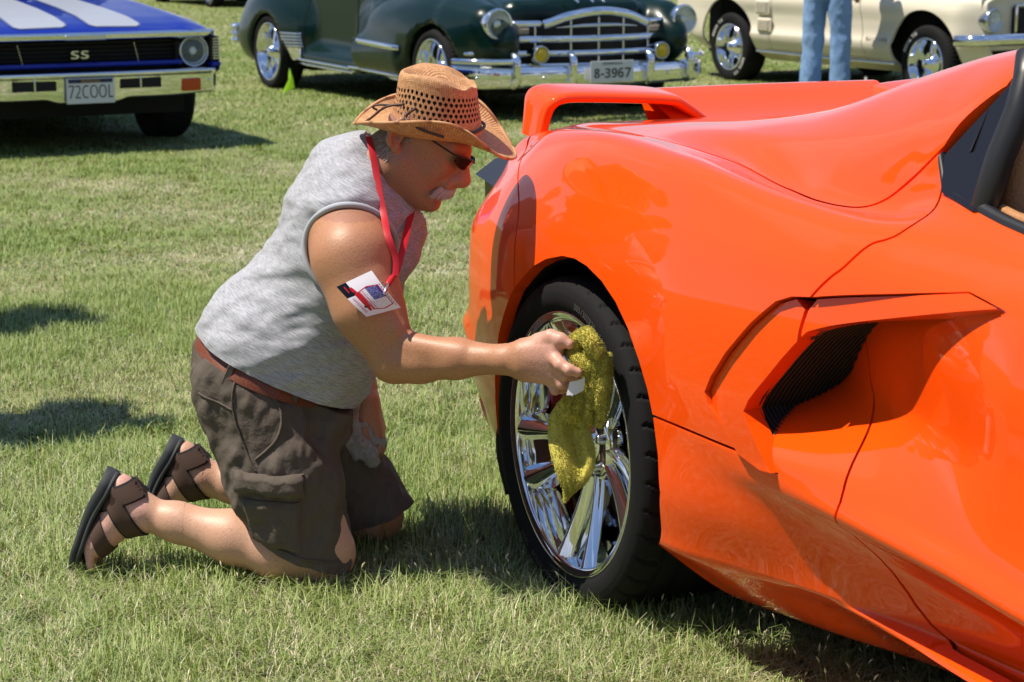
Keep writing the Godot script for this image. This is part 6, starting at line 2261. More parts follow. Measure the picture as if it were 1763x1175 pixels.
	for sg in [-1.0, 1.0]:
		var sl := MB.new()
		sl.box(Vector3(0.048, 0.432, 0.335 * sg), Vector3(0.012, 0.06, 0.27), 0.003)
		put("bumper_slot", sl, M.under, bumper)
		var dv := MB.new()
		dv.box(Vector3(0.055, 0.432, 0.335 * sg), Vector3(0.012, 0.062, 0.012), 0.003)
		put("slot_divider", dv, M.chrome_soft, bumper)
		var am := mat(lin(0.50, 0.055, 0.01), 0.15)
		var tl := MB.new()
		tl.box(Vector3(0.028, 0.408, 0.675 * sg), Vector3(0.02, 0.078, 0.13), 0.008)
		put("turn_lamp", tl, am, bumper)
		var bo := MB.new()
		bo.ball(Vector3(0.012, 0.432, 0.80 * sg), Vector3(0.006, 0.012, 0.012), 6, 10)
		put("bolt", bo, M.chrome_soft, bumper)
	plate(car, Transform3D(Basis(Vector3(0, 0, -1), Vector3(0, 1, 0), Vector3(1, 0, 0)), Vector3(0.075, 0.398, -0.005)), "72COOL", true)
	var un := MB.new()
	un.box(Vector3(-2.4, 0.32, 0), Vector3(4.2, 0.22, 1.5))
	put("underbody", un, M.under, car)
	for x in [-0.78, -3.60]:
		for sg in [-1.0, 1.0]:
			old_wheel(car, Vector3(x, 0.325, 0.90 * sg), 0.325, 0.25, 0.19, "blue", sg < 0)

const CREAM_BODY := [
	[0.00, [Vector3(-0.95, 0.42, -0.3), Vector3(-0.4, 0.24, -0.2), Vector3(0.5, 0.22, -0.16), Vector3(2.2, 0.22, -0.16), Vector3(3.08, 0.26, -0.2), Vector3(3.3, 0.34, -0.35)]],
	[0.09, [Vector3(-0.95, 0.44, -0.16), Vector3(-0.4, 0.31, -0.05), Vector3(0.5, 0.3, -0.035), Vector3(2.2, 0.3, -0.035), Vector3(3.08, 0.32, -0.07), Vector3(3.3, 0.38, -0.22)]],
	[0.18, [Vector3(-0.95, 0.5, -0.1), Vector3(-0.4, 0.4, 0.02), Vector3(0.5, 0.4, 0.03), Vector3(2.2, 0.4, 0.035), Vector3(3.08, 0.42, -0.005), Vector3(3.3, 0.45, -0.17)]],
	[0.225, [Vector3(-0.95, 0.55, -0.09), Vector3(-0.4, 0.46, 0.03), Vector3(0.5, 0.452, 0.05), Vector3(2.2, 0.452, 0.05), Vector3(3.08, 0.47, 0.01), Vector3(3.3, 0.49, -0.155)]],
	[0.25, [Vector3(-0.95, 0.57, -0.09), Vector3(-0.4, 0.49, 0.032), Vector3(0.5, 0.475, 0.035), Vector3(2.2, 0.478, 0.04), Vector3(3.08, 0.5, 0.012), Vector3(3.3, 0.52, -0.15)]],
	[0.40, [Vector3(-0.95, 0.68, -0.085), Vector3(-0.4, 0.64, 0.035), Vector3(0.5, 0.62, 0.022), Vector3(2.2, 0.62, 0.033), Vector3(3.08, 0.63, 0.012), Vector3(3.3, 0.64, -0.14)]],
	[0.525, [Vector3(-0.95, 0.77, -0.09), Vector3(-0.4, 0.76, 0.035), Vector3(0.5, 0.745, 0.05), Vector3(2.2, 0.745, 0.05), Vector3(3.08, 0.75, 0.01), Vector3(3.3, 0.75, -0.13)]],
	[0.56, [Vector3(-0.95, 0.79, -0.1), Vector3(-0.4, 0.79, 0.025), Vector3(0.5, 0.775, 0.045), Vector3(2.2, 0.775, 0.045), Vector3(3.08, 0.78, 0), Vector3(3.3, 0.78, -0.13)]],
	[0.70, [Vector3(-0.95, 0.86, -0.16), Vector3(-0.4, 0.9, -0.03), Vector3(0.5, 0.885, -0.01), Vector3(2.2, 0.865, -0.015), Vector3(3.08, 0.845, -0.05), Vector3(3.3, 0.83, -0.18)]],
	[0.78, [Vector3(-0.95, 0.88, -0.24), Vector3(-0.4, 0.94, -0.1), Vector3(0.5, 0.93, -0.07), Vector3(2.2, 0.905, -0.08), Vector3(3.08, 0.88, -0.12), Vector3(3.3, 0.855, -0.24)]],
	[1.00, [Vector3(-0.95, 0.9, -0.5), Vector3(-0.4, 0.95, -0.32), Vector3(0.5, 0.95, -0.28), Vector3(2.2, 0.93, -0.3), Vector3(3.08, 0.9, -0.34), Vector3(3.3, 0.87, -0.42)]],
	[1.60, [Vector3(-0.95, 0.9, -0.9), Vector3(-0.4, 0.96, -0.9), Vector3(0.5, 0.96, -0.9), Vector3(2.2, 0.95, -0.9), Vector3(3.08, 0.92, -0.9), Vector3(3.3, 0.88, -0.9)]],
]

func arch_cut(cx: float, r: float, cv: float, foot: float) -> PackedVector2Array:
	var out := PackedVector2Array()
	for k in 29:
		var an := PI * 1.1 * k / 28.0 - 0.05 * PI
		out.append(Vector2(cx + r * cos(an), cv + r * sin(an)))
	out.append(Vector2(cx - r * 1.06, foot))
	out.append(Vector2(cx + r * 1.06, foot))
	return out

func build_cream_car() -> void:
	body_prepare(CREAM_BODY, -0.9)
	var car := thing("cream_coupe", "cream white vintage coupe with chrome wheels and white lettered tyres, behind the jeans", "car", Vector3(1.95, 0, -18.63), -deg_to_rad(90.0 - 28.6))
	var cream := paint(lin(0.74, 0.68, 0.55), 0.35, 0.8)
	var pieces: Array = [PackedVector2Array([Vector2(-0.95, 0), Vector2(3.3, 0), Vector2(3.3, 1.6), Vector2(-0.95, 1.6)])]
	pieces = cut(pieces, arch_cut(0.04, 0.40, 0.13, -0.05))
	pieces = cut(pieces, arch_cut(2.74, 0.385, 0.13, -0.05))
	pieces = line_cut(pieces, v2s([2.01, -0.1, 2.02, 0.1, 1.98, 0.5, 1.96, 0.8]), 0.004)
	pieces = line_cut(pieces, v2s([0.72, 0.8, 0.74, 0.5, 0.70, 0.12, 0.70, -0.1]), 0.004)
	pieces = line_cut(pieces, v2s([0.6, 0.115, 2.2, 0.115]), 0.003)
	for p in pieces:
		var c: Vector2 = p[0]
		for q in p: c += q
		c /= float(p.size() + 1)
		var called := "body_panel"
		if c.x > 0.75 and c.x < 2.0: called = "door" if c.y > 0.2 and c.y < 0.8 else "rocker_panel"
		var mb := MB.new()
		panel(mb, p, 0.045, false, null, 0.02)
		put(called, mb, cream, car)
		var fm := MB.new()
		panel(fm, p, 0.12, false, null, 0.0, true)
		put(called, fm, cream, car)
	var inner := MB.new()
	inner.box(Vector3(1.15, 0.5, -0.9), Vector3(3.9, 0.55, 1.1))
	for x in [0.04, 2.72]: inner.box(Vector3(x, 0.5, -0.9), Vector3(0.8, 0.5, 1.45))
	put("underbody", inner, M.under, car)
	# roof and glass
	var cab := MB.new()
	var rows := []
	for q in [[-0.7, 0.95, 0.62], [0.1, 1.2, 0.55], [0.6, 1.29, 0.56], [1.2, 1.28, 0.56], [1.75, 1.0, 0.66]]:
		rows.append(PackedVector3Array([Vector3(q[0], 0.9, -0.9 + 0.74), Vector3(q[0], q[1] - 0.05, -0.9 + q[2]), Vector3(q[0], q[1], -0.9), Vector3(q[0], q[1] - 0.05, -0.9 - q[2]), Vector3(q[0], 0.9, -0.9 - 0.74)]))
	cab.grid(rows)
	put("roof", cab, cream, car)
	# chrome strip along the sill
	var sill := MB.new()
	sill.tube([Vector3(0.44, 0.30, -0.026), Vector3(1.3, 0.292, -0.026), Vector3(2.36, 0.292, -0.026)], 0.012, 6)
	put("sill_strip", sill, M.chrome, car)
	# side louvres behind the door
	for q in [Vector2(0.615, 0.69), Vector2(0.645, 0.535)]:
		var v := part("side_louvre", car, Vector3(q.x, q.y, 0.045))
		var fr := MB.new()
		fr.box(Vector3.ZERO, Vector3(0.20, 0.125, 0.03), 0.012)
		put("frame", fr, cream, v)
		var dk := MB.new()
		dk.box(Vector3(0, 0, 0.012), Vector3(0.165, 0.092, 0.010))
		put("recess", dk, mat(lin(0.25, 0.22, 0.17), 0.8), v)
		for k in 5:
			var sl := MB.new()
			sl.box(Vector3(0, -0.036 + 0.018 * k, 0.020), Vector3(0.16, 0.008, 0.012), 0.002)
			put("slat", sl, cream, v)
	var font := SystemFont.new()
	font.font_names = PackedStringArray(["Droid Sans"])
	font.font_weight = 700
	var lt := MB.new()
	var mx := 2.08
	for ch in "MUSTANG":
		add_text(lt, ch, font, Transform3D(Basis(Vector3(0.030, 0, 0), Vector3(0, 0.03, 0), Vector3(0, 0, 1)), Vector3(mx, 0.485, 0.048)))
		mx += 0.04
	put("lettering", lt, M.chrome_soft, car)
	# front face
	var fr := MB.new()
	fr.flat([Vector3(3.27, 0.85, -0.10), Vector3(3.27, 0.44, -0.13), Vector3(3.31, 0.44, -1.67), Vector3(3.27, 0.85, -1.70)], Vector3(1, 0, 0))
	put("front_panel", fr, cream, car)
	var gr := MB.new()
	gr.box(Vector3(3.30, 0.66, -0.9), Vector3(0.08, 0.26, 1.0), 0.03)
	put("grille", gr, M.under, car)
	var gs := MB.new()
	for y in [0.535, 0.785]: gs.tube([Vector3(3.34, y, -0.40), Vector3(3.36, y, -0.9), Vector3(3.34, y, -1.40)], 0.012, 6)
	for z in [-0.40, -1.40]: gs.tube([Vector3(3.34, 0.535, z), Vector3(3.34, 0.785, z)], 0.012, 6)
	put("grille_surround", gs, M.chrome, car).set_meta("kind", "stuff")
	round_lamp(car, Vector3(3.325, 0.672, -0.19), 0.082, M.chrome_soft, M.glass, 0.12)
	round_lamp(car, Vector3(3.325, 0.672, -1.61), 0.082, M.chrome_soft, M.glass)
	var bp := MB.new()
	rows = []
	for p in spline([Vector3(3.13, 0.515, 0.035), Vector3(3.24, 0.520, 0.025), Vector3(3.36, 0.525, -0.06), Vector3(3.44, 0.53, -0.25), Vector3(3.47, 0.53, -0.6), Vector3(3.48, 0.53, -0.9), Vector3(3.47, 0.53, -1.2), Vector3(3.44, 0.53, -1.55), Vector3(3.36, 0.525, -1.74), Vector3(3.13, 0.515, -1.83)], 5):
		var out := Vector3(p.x - 2.3, 0, p.z + 0.9).normalized()
		rows.append(PackedVector3Array([p + Vector3(0, 0.045, 0) - out * 0.02, p + Vector3(0, 0.03, 0) + out * 0.012, p + out * 0.02, p + Vector3(0, -0.03, 0) + out * 0.012, p + Vector3(0, -0.045, 0) - out * 0.02]))
	bp.grid(rows)
	put("bumper", bp, M.chrome, car)

	for x in [0.04, 2.76]:
		old_wheel(car, Vector3(x, 0.315, 0.0), 0.315, 0.22, 0.20, "cream")
		old_wheel(car, Vector3(x, 0.315, -1.8), 0.315, 0.22, 0.20, "cream", true)

func build_green_car() -> void:
	var C := -0.945
	var car := thing("green_sedan", "dark green rounded vintage sedan with a big chrome grille and plate 8-3967", "car", Vector3(-2.12, 0, -17.75), -deg_to_rad(60.0))
	var green := paint(lin(0.001, 0.013, 0.009), 0.3, 0.4)
	green.metallic_specular = 0.3
	var f := Field.new()
	f.egg(Vector3(2.35, 0.66, C), Vector3(1.28, 0.50, 0.50), Basis.IDENTITY, 0.15)
	f.block(Vector3(2.6, 0.55, C), Vector3(1.0, 0.32, 0.60), 0.12, 0.15)
	for s in [1.0, -1.0]:
		var z := func(v: float) -> float: return C + (v - C) * s
		f.egg(Vector3(2.72, 0.57, z.call(-0.22)), Vector3(1.17, 0.36, 0.27), Basis.IDENTITY, 0.06)
		f.limb(Vector3(1.75, 0.40, z.call(-0.125)), Vector3(2.5, 0.39, z.call(-0.11)), 0.15, 0.16, 0.10)
		f.limb(Vector3(3.2, 0.69, z.call(-0.21)), Vector3(3.58, 0.705, z.call(-0.16)), 0.17, 0.12, 0.10)
		f.egg(Vector3(-0.05, 0.52, z.call(-0.20)), Vector3(0.78, 0.40, 0.255), Basis.IDENTITY, 0.05)
		f.egg(Vector3(-0.45, 0.42, z.call(-0.20)), Vector3(0.40, 0.24, 0.22), Basis.IDENTITY, 0.08)
		f.limb(Vector3(0.4, 0.31, z.call(-0.13)), Vector3(1.6, 0.29, z.call(-0.13)), 0.07, 0.07, 0.05)
	f.block(Vector3(0.85, 0.66, C), Vector3(1.15, 0.42, 0.80), 0.16, 0.10)
	f.egg(Vector3(-0.5, 0.75, C), Vector3(0.95, 0.5, 0.72), Basis.IDENTITY, 0.2)
	f.egg(Vector3(0.75, 1.1, C), Vector3(1.25, 0.5, 0.66), Basis.IDENTITY, 0.15)
	f.carve = [[Vector3(0.02, 0.30, 0.3), Vector3(0.02, 0.30, -0.36), 0.345, 0.345, 0.03], [Vector3(3.05, 0.30, 0.3), Vector3(3.05, 0.30, -0.40), 0.37, 0.37, 0.03], [Vector3(0.02, 0.30, -2.2), Vector3(0.02, 0.30, -1.5), 0.345, 0.345, 0.03], [Vector3(3.05, 0.30, -2.2), Vector3(3.05, 0.30, -1.5), 0.37, 0.37, 0.03]]
	f.planes = [[Vector3(0, 0.225, 0), Vector3(0, -1, 0)]]
	var mb := MB.new()
	f.net(mb, Vector3(-1.5, 0.15, -2.1), Vector3(4.2, 1.7, 0.2), 0.04)
	put("body_shell", mb, green, car)
	var un := MB.new()
	un.box(Vector3(1.5, 0.30, C), Vector3(4.2, 0.16, 1.3))
	for x in [0.02, 3.05]: un.box(Vector3(x, 0.42, C), Vector3(0.7, 0.5, 1.35))
	put("underbody", un, M.under, car)
	# door seams
	var ds := MB.new()
	for x in [1.53, 0.62]:
		var path := []
		for k in 9: path.append(f.hit(Vector3(x, 0.34 + 0.07 * k, 0.5), Vector3(0, 0, -1), 1.2) + Vector3(0, 0, 0.001))
		ds.tube(path, 0.004, 4)
	put("door_seam", ds, M.under, car).set_meta("kind", "stuff")
	# fender spear, rocker strips
	var sp := MB.new()
	var path := []
	for k in 9:
		var x := lerpf(1.58, 2.62, k / 8.0)
		path.append(f.hit(Vector3(x, 0.505 - 0.02 * k / 8.0, 0.6), Vector3(0, 0, -1), 1.2) + Vector3(0, 0, 0.008))
	sp.tube(path, [0.012, 0.022, 0.024, 0.025, 0.025, 0.025, 0.025, 0.026, 0.020], 8, true, Vector3.UP, 0.5)
	put("side_spear", sp, M.chrome, car)
	for q in [[0.50, 1.50, 0.285, 0.265], [0.50, 1.50, 0.245, 0.228], [1.52, 2.62, 0.275, 0.265], [1.52, 2.62, 0.243, 0.232]]:
		var st := MB.new()
		path = []
		for k in 8:
			var x := lerpf(q[0], q[1], k / 7.0)
			path.append(f.hit(Vector3(x, lerpf(q[2], q[3], k / 7.0), 0.6), Vector3(0, 0, -1), 1.2) + Vector3(0, 0, 0.004))
		st.tube(path, 0.014, 6)
		put("rocker_strip", st, M.chrome, car)
	# gravel guard on the rear fender: ribs above a plain shield
	var gg := MB.new()
	var rows := []
	for i in 7:
		var row := PackedVector3Array()
		for j in 7:
			var h := f.hit(Vector3(lerpf(0.36, 0.60, i / 6.0) - 0.03 * j / 6.0, lerpf(0.24, 0.38, j / 6.0), 0.6), Vector3(0, 0, -1), 1.2)
			row.append(h + Vector3(0, 0, 0.008))
		rows.append(row)
	gg.grid(rows)
	var shield := put("gravel_guard", gg, M.chrome, car)
	for k in 5:
		var rb := MB.new()
		path = []
		for i in 7: path.append(f.hit(Vector3(lerpf(0.30, 0.60, i / 6.0), 0.395 + 0.026 * k, 0.6), Vector3(0, 0, -1), 1.2) + Vector3(0, 0, 0.006))
		rb.tube(path, 0.010, 6)
		put("rib", rb, M.chrome, shield)
	# grille
	var fx := func(z: float, bow: float) -> float: return 3.88 - bow * pow((z - C) / 0.9, 2.0)
	var rec := MB.new()
	rows = []
	for i in 21:
		var z := lerpf(-0.22, 2.0 * C + 0.22, i / 20.0)
		var x: float = fx.call(z, 0.32) - 0.07
		var hi := 0.69 + 0.06 * cos(clampf((z - C) / 0.45, -1.0, 1.0) * PI * 0.5)
		rows.append(PackedVector3Array([Vector3(x, 0.24, z), Vector3(x, 0.5, z), Vector3(x - 0.01, hi, z)]))
	rec.grid(rows)
	var grille := put("grille", rec, M.under, car)
	var bars := [[-0.30, 0.70, 0.022, -0.50], [-1.41, 0.70, 0.022, -1.60], [-0.19, 0.590, 0.026, -1.61], [0.0, 0.488, 0.024, -1.80], [-0.25, 0.40, 0.02, -1.62], [-0.3, 0.335, 0.018, -1.5]]
	for b in bars:
		var gb := MB.new()
		path = []
		for k in 15:
			var z := lerpf(b[0], b[3], k / 14.0)
			path.append(Vector3(fx.call(z, 0.30), b[1], z))
		var rad := []
		for k in 15: rad.append(b[2] * (0.45 if k in [0, 14] else 1.0))
		gb.tube(path, rad, 10, true, Vector3.UP, 0.8)
		put("grille_bar", gb, M.chrome, grille)
	var ab := MB.new()
	path = []
	for p in spline([Vector2(-0.50, 0.692), Vector2(-0.56, 0.71), Vector2(-0.70, 0.755), Vector2(-0.945, 0.785), Vector2(-1.19, 0.755), Vector2(-1.33, 0.71), Vector2(-1.39, 0.692)], 4):
		path.append(Vector3(fx.call(p.x, 0.30) + 0.015, p.y, p.x))
	ab.tube(path, 0.032, 10, true, Vector3.UP, 0.8)
	put("grille_arch", ab, M.chrome, grille)
	var bd := MB.new()
	bd.tube([Vector3(3.84, 0.672, -0.60), Vector3(3.885, 0.684, -0.8), Vector3(3.89, 0.686, C), Vector3(3.885, 0.684, -1.09), Vector3(3.84, 0.672, -1.29)], [0.003, 0.012, 0.014, 0.012, 0.003], 8)
	put("badge_bar", bd, M.chrome_soft, grille)
	for z in [-0.26, -0.46, -0.72, -0.945, -1.17, -1.43, -1.63]:
		var vb := MB.new()
		var hi := 0.74 if absf(z - C) < 0.3 else 0.68
		vb.tube([Vector3(fx.call(z, 0.30) - 0.02, 0.30, z), Vector3(fx.call(z, 0.30) - 0.02, hi, z)], 0.010, 6)
		put("grille_upright", vb, M.chrome_soft, grille)
	for z in [-0.36, -1.53]:
		var pl := MB.new()
		pl.box(Vector3(fx.call(z, 0.30) - 0.03, 0.645, z), Vector3(0.03, 0.042, 0.15), 0.006)
		put("parking_lamp", pl, mat(lin(0.35, 0.30, 0.25), 0.25), car)
	for z in [-0.145, -1.742]:
		round_lamp(car, Vector3(3.80, 0.705, z), 0.093, M.chrome, M.glass)
	var amber := mat(lin(0.55, 0.40, 0.02), 0.15, 0.1, "amber_glass")
	for z in [-0.435, -1.47]:
		round_lamp(car, Vector3(3.90, 0.487, z), 0.055, M.chrome, amber)
	# hood spear ornaments
	for q in [[Vector3(3.62, 0.90, C + 0.12), Vector3(3.74, 0.84, C + 0.10)], [Vector3(3.60, 0.92, C - 0.02), Vector3(3.78, 0.845, C)], [Vector3(3.62, 0.90, C - 0.14), Vector3(3.74, 0.84, C - 0.12)]]:
		var hs := MB.new()
		hs.tube([q[0], (q[0] + q[1]) * 0.5 + Vector3(0, 0.012, 0), q[1]], [0.006, 0.014, 0.010], 8)
		put("hood_trim", hs, M.chrome, car)
	# bumper, over-riders, plate
	var bx := func(z: float) -> float: return 4.02 - 0.20 * pow((z - C) / 1.0, 2.0) - 0.18 * pow(clampf((absf(z - C) - 0.85) / 0.22, 0.0, 1.0), 2.0)
	var bm := MB.new()
	rows = []
	for i in 41:
		var z := lerpf(C + 1.07, C - 1.07, i / 40.0)
		var x: float = bx.call(z)
		rows.append(PackedVector3Array([Vector3(x - 0.05, 0.412, z), Vector3(x - 0.012, 0.405, z), Vector3(x, 0.385, z), Vector3(x + 0.004, 0.34, z), Vector3(x - 0.002, 0.29, z), Vector3(x - 0.012, 0.262, z), Vector3(x - 0.05, 0.252, z)]))
	bm.grid(rows)
	var bumper := put("bumper", bm, M.chrome, car)
	for z in [-0.21, -0.625, -1.285, -1.70]:
		var og := MB.new()
		var x: float = bx.call(z)
		og.tube(spline([Vector3(x - 0.03, 0.268, z), Vector3(x + 0.028, 0.30, z), Vector3(x + 0.035, 0.40, z), Vector3(x + 0.028, 0.46, z), Vector3(x - 0.02, 0.495, z)], 4), [0.022, 0.026, 0.028, 0.03, 0.031, 0.031, 0.031, 0.031, 0.031, 0.031, 0.03, 0.03, 0.029, 0.028, 0.026, 0.024, 0.022], 10)
		put("over_rider", og, M.chrome, bumper)
	for q in [[0.13, -0.22], [-1.68, -2.02]]:
		var ub := MB.new()
		path = []
		for k in 9:
			var z := lerpf(q[0], q[1], k / 8.0)
			path.append(Vector3(bx.call(z) + 0.01, 0.445, z))
		ub.tube(path, 0.022, 8)
		put("corner_bar", ub, M.chrome, bumper)
	for z in [0.02, -0.42, -1.48]:
		var bo := MB.new()
		bo.ball(Vector3(bx.call(z) + 0.004, 0.33, z), Vector3(0.01, 0.014, 0.014), 6, 10)
		put("bolt", bo, M.chrome_soft, bumper)
	plate(car, Transform3D(Basis(Vector3(0, 0, -1.2), Vector3(0, 0.99, 0.0), Vector3(1, 0, 0)), Vector3(4.06, 0.362, -0.935)), "8-3967", false)
	# rear bumper corner
	var rb := MB.new()
	for y in [0.50, 0.44, 0.38]: rb.ball(Vector3(-0.86, y, -0.07), Vector3(0.06, 0.035, 0.05), 8, 12)
	rb.tube([Vector3(-0.86, 0.42, -0.1), Vector3(-1.15, 0.42, -0.3), Vector3(-1.25, 0.42, C)], 0.05, 8)
	put("rear_bumper", rb, M.chrome, car).set_meta("kind", "stuff")
	for x in [0.02, 3.05]:
		old_wheel(car, Vector3(x, 0.325, 0.0), 0.325, 0.22, 0.24, "green")
		old_wheel(car, Vector3(x, 0.325, 2.0 * C), 0.325, 0.22, 0.24, "green", true)

# ------------------------------------------------------------------ towels, bystanders, small things
func terry(c: Color) -> StandardMaterial3D:
	var m := mat(c, 0.95, 0.0, "terry_cloth")
	m.normal_enabled = true
	m.normal_texture = noise_tex(noise(0.12, 3, FastNoiseLite.TYPE_SIMPLEX_SMOOTH, 6), 256, null, 8.0)
	m.uv1_triplanar = true
	m.uv1_scale = Vector3.ONE * 14.0
	m.rim_enabled = true
	m.rim = 0.4
	return m

func build_towels() -> void:
	# the yellow towel: gripped at the top, hanging down over the spokes
	var base := Vector3(0.10, 0.36, -3.93)
	var ty := thing("yellow_towel", "fuzzy yellow towel pinched in the near hand, hanging over the wheel", "towel", base)
	var f := Field.new()
	var P := func(t: float, y: float, s: float) -> Vector3: return Vector3(0.115 - 0.906 * t + 0.4226 * s, y, -4.02 + 0.4226 * t + 0.906 * s)
	# bunched head: a ring of rolled cloth with an opening
	var loop := []
	for k in 13:
		var an := TAU * k / 12.0 + 0.6
		loop.append(P.call(0.062 + 0.010 * sin(an * 2.0), 0.588 + 0.029 * sin(an), 0.200 + 0.050 * cos(an)))
	for k in 12: f.limb(loop[k], loop[k + 1], 0.0125 + 0.003 * sin(k * 1.7), 0.0125 + 0.003 * sin(k * 1.7 + 1.7), 0.005)
	f.chain([P.call(0.055, 0.60, 0.235), P.call(0.060, 0.585, 0.215), P.call(0.050, 0.575, 0.24), P.call(0.05, 0.56, 0.25)], [0.010, 0.012, 0.011, 0.010], 0.004)
	f.limb(P.call(0.065, 0.572, 0.115), P.call(0.062, 0.566, 0.16), 0.011, 0.013, 0.006)
	# folds running down behind the fingers
	f.chain([P.call(0.045, 0.575, 0.245), P.call(0.040, 0.52, 0.235), P.call(0.040, 0.475, 0.210)], [0.013, 0.014, 0.011], 0.005)
	f.chain([P.call(0.050, 0.56, 0.205), P.call(0.044, 0.51, 0.180), P.call(0.045, 0.455, 0.130)], [0.018, 0.018, 0.016], 0.008)
	f.chain([P.call(0.052, 0.55, 0.225), P.call(0.050, 0.50, 0.205), P.call(0.048, 0.445, 0.180)], [0.011, 0.011, 0.009], 0.003)
	f.chain([P.call(0.040, 0.54, 0.22), P.call(0.038, 0.49, 0.19), P.call(0.036, 0.43, 0.160)], [0.012, 0.012, 0.009], 0.003)
	f.chain([P.call(0.036, 0.53, 0.235), P.call(0.034, 0.47, 0.215), P.call(0.034, 0.435, 0.20)], [0.010, 0.010, 0.008], 0.003)
	var mb := MB.new()
	mb.xf = Transform3D(Basis.IDENTITY, -base)
	f.noise = noise(1.0, 3, FastNoiseLite.TYPE_SIMPLEX_SMOOTH, 17)
	f.amp = 0.0035
	f.stretch = Vector3(34, 24, 34)
	f.net(mb, Vector3(0.02, 0.40, -4.0), Vector3(0.24, 0.66, -3.68), 0.0045)
	# the leaf as one cupped sheet with thickness
	# height, place along the car, half width: the leaf hangs square to the viewer's side of the wheel
	var cen := [[0.485, 0.135, 0.016], [0.465, 0.121, 0.024], [0.44, 0.114, 0.036], [0.41, 0.121, 0.041], [0.375, 0.137, 0.044], [0.345, 0.150, 0.040], [0.32, 0.152, 0.033], [0.30, 0.145, 0.022], [0.285, 0.129, 0.012], [0.265, 0.109, 0.003]]
	for side in 2:
		var rows := []
		for c in cen:
			var row := PackedVector3Array()
			for k in 21:
				var u := k / 10.0 - 1.0
				var hollow := 0.030 * exp(-pow((u - 0.15) / 0.38, 2.0)) * smooth(0.44, 0.40, c[0]) * smooth(0.30, 0.35, c[0])
				var bulge := 0.018 * (1.0 - u * u)
				var mid: Vector3 = P.call(0.060, c[0], c[1])
				var wave := 0.006 * f.noise.get_noise_2d(c[0] * 70.0, u * 1.6)
				row.append(mid + Vector3(c[2] * u, 0.006 * u + wave, bulge - hollow + wave - (0.007 if side else 0.0)))
			rows.append(row)
		mb.grid(spline_rows(rows, 4))
	var yellow := terry(lin(0.56, 0.49, 0.085))
	put("towel_cloth", mb, yellow, ty)
	fuzz(ty, mb, base, yellow, 16000, 0.0034, 3)
	var tag_mb := MB.new()
	tag_mb.xf = Transform3D(Basis.IDENTITY, -base)
	var t0: Vector3 = P.call(0.078, 0.516, 0.190)
	tag_mb.grid([PackedVector3Array([t0 + Vector3(-0.014, 0.006, 0), t0 + Vector3(-0.020, -0.020, 0.003)]), PackedVector3Array([t0 + Vector3(0.002, 0.010, 0.004), t0 + Vector3(-0.002, -0.018, 0.006)]), PackedVector3Array([t0 + Vector3(0.016, 0.016, 0.003), t0 + Vector3(0.013, -0.010, 0.004)])])
	put("care_tag", tag_mb, mat(lin(0.8, 0.8, 0.82), 0.6), ty)
	# the grey rag in the far hand
	base = Vector3(-0.35, 0.22, -4.38)
	var gy := thing("grey_rag", "dirty pale grey rag held loosely in the far hand beside the knee", "rag", base)
	f = Field.new()
	f.chain([Vector3(-0.350, 0.340, -4.37), Vector3(-0.364, 0.300, -4.345), Vector3(-0.345, 0.262, -4.34), Vector3(-0.318, 0.240, -4.345), Vector3(-0.303, 0.222, -4.35)], [0.016, 0.024, 0.024, 0.019, 0.014], 0.012)
	f.chain([Vector3(-0.328, 0.30, -4.365), Vector3(-0.305, 0.268, -4.365), Vector3(-0.292, 0.258, -4.37)], [0.016, 0.016, 0.012], 0.008)
	f.limb(Vector3(-0.372, 0.31, -4.35), Vector3(-0.345, 0.245, -4.325), 0.014, 0.012, 0.006)
	f.noise = noise(1.0, 3, FastNoiseLite.TYPE_SIMPLEX_SMOOTH, 19)
	f.amp = 0.011
	f.stretch = Vector3(26, 18, 26)
	mb = MB.new()
	mb.xf = Transform3D(Basis.IDENTITY, -base)
	f.net(mb, Vector3(-0.42, 0.18, -4.42), Vector3(-0.25, 0.38, -4.28), 0.005)
	var grey := terry(lin(0.42, 0.39, 0.38))
	put("rag_cloth", mb, grey, gy)
	fuzz(gy, mb, base, grey, 3500, 0.0026, 4)

# short loops of yarn standing on a cloth
func fuzz(owner_node: Node3D, mb: MB, base: Vector3, cloth: Material, count: int, length: float, sd: int) -> void:
	var rng := RandomNumberGenerator.new()
	rng.seed = sd
	var lp := MB.new()
	lp.tube([Vector3(0, -0.3, 0), Vector3(0.25, 0.6, 0), Vector3(0.5, 1.0, 0.2)], [0.22, 0.2, 0.1], 3, false)
	var list := []
	for i in count:
		var t := rng.randi_range(0, mb.idx.size() / 3 - 1) * 3
		var a := rng.randf()
		var b := rng.randf() * (1.0 - a)
		var p := mb.v[mb.idx[t]] * (1.0 - a - b) + mb.v[mb.idx[t + 1]] * a + mb.v[mb.idx[t + 2]] * b
		var nn := (mb.n[mb.idx[t]] + Vector3(rng.randf_range(-0.6, 0.6), rng.randf_range(-0.8, 0.4), rng.randf_range(-0.6, 0.6))).normalized()
		var x := nn.cross(Vector3(0.3, 0.2, 0.9)).normalized()
		list.append(Transform3D(Basis(x, nn, x.cross(nn)).scaled_local(Vector3.ONE * length * rng.randf_range(0.6, 1.2)), p))
	var mm := MultiMesh.new()
	mm.transform_format = MultiMesh.TRANSFORM_3D
	mm.mesh = lp.mesh(cloth)
	mm.instance_count = list.size()
	for i in list.size(): mm.set_instance_transform(i, list[i])
	var o := MultiMeshInstance3D.new()
	o.name = "yarn_loops"
	o.multimesh = mm
	owner_node.add_child(o, true)
	o.set_meta("kind", "stuff")

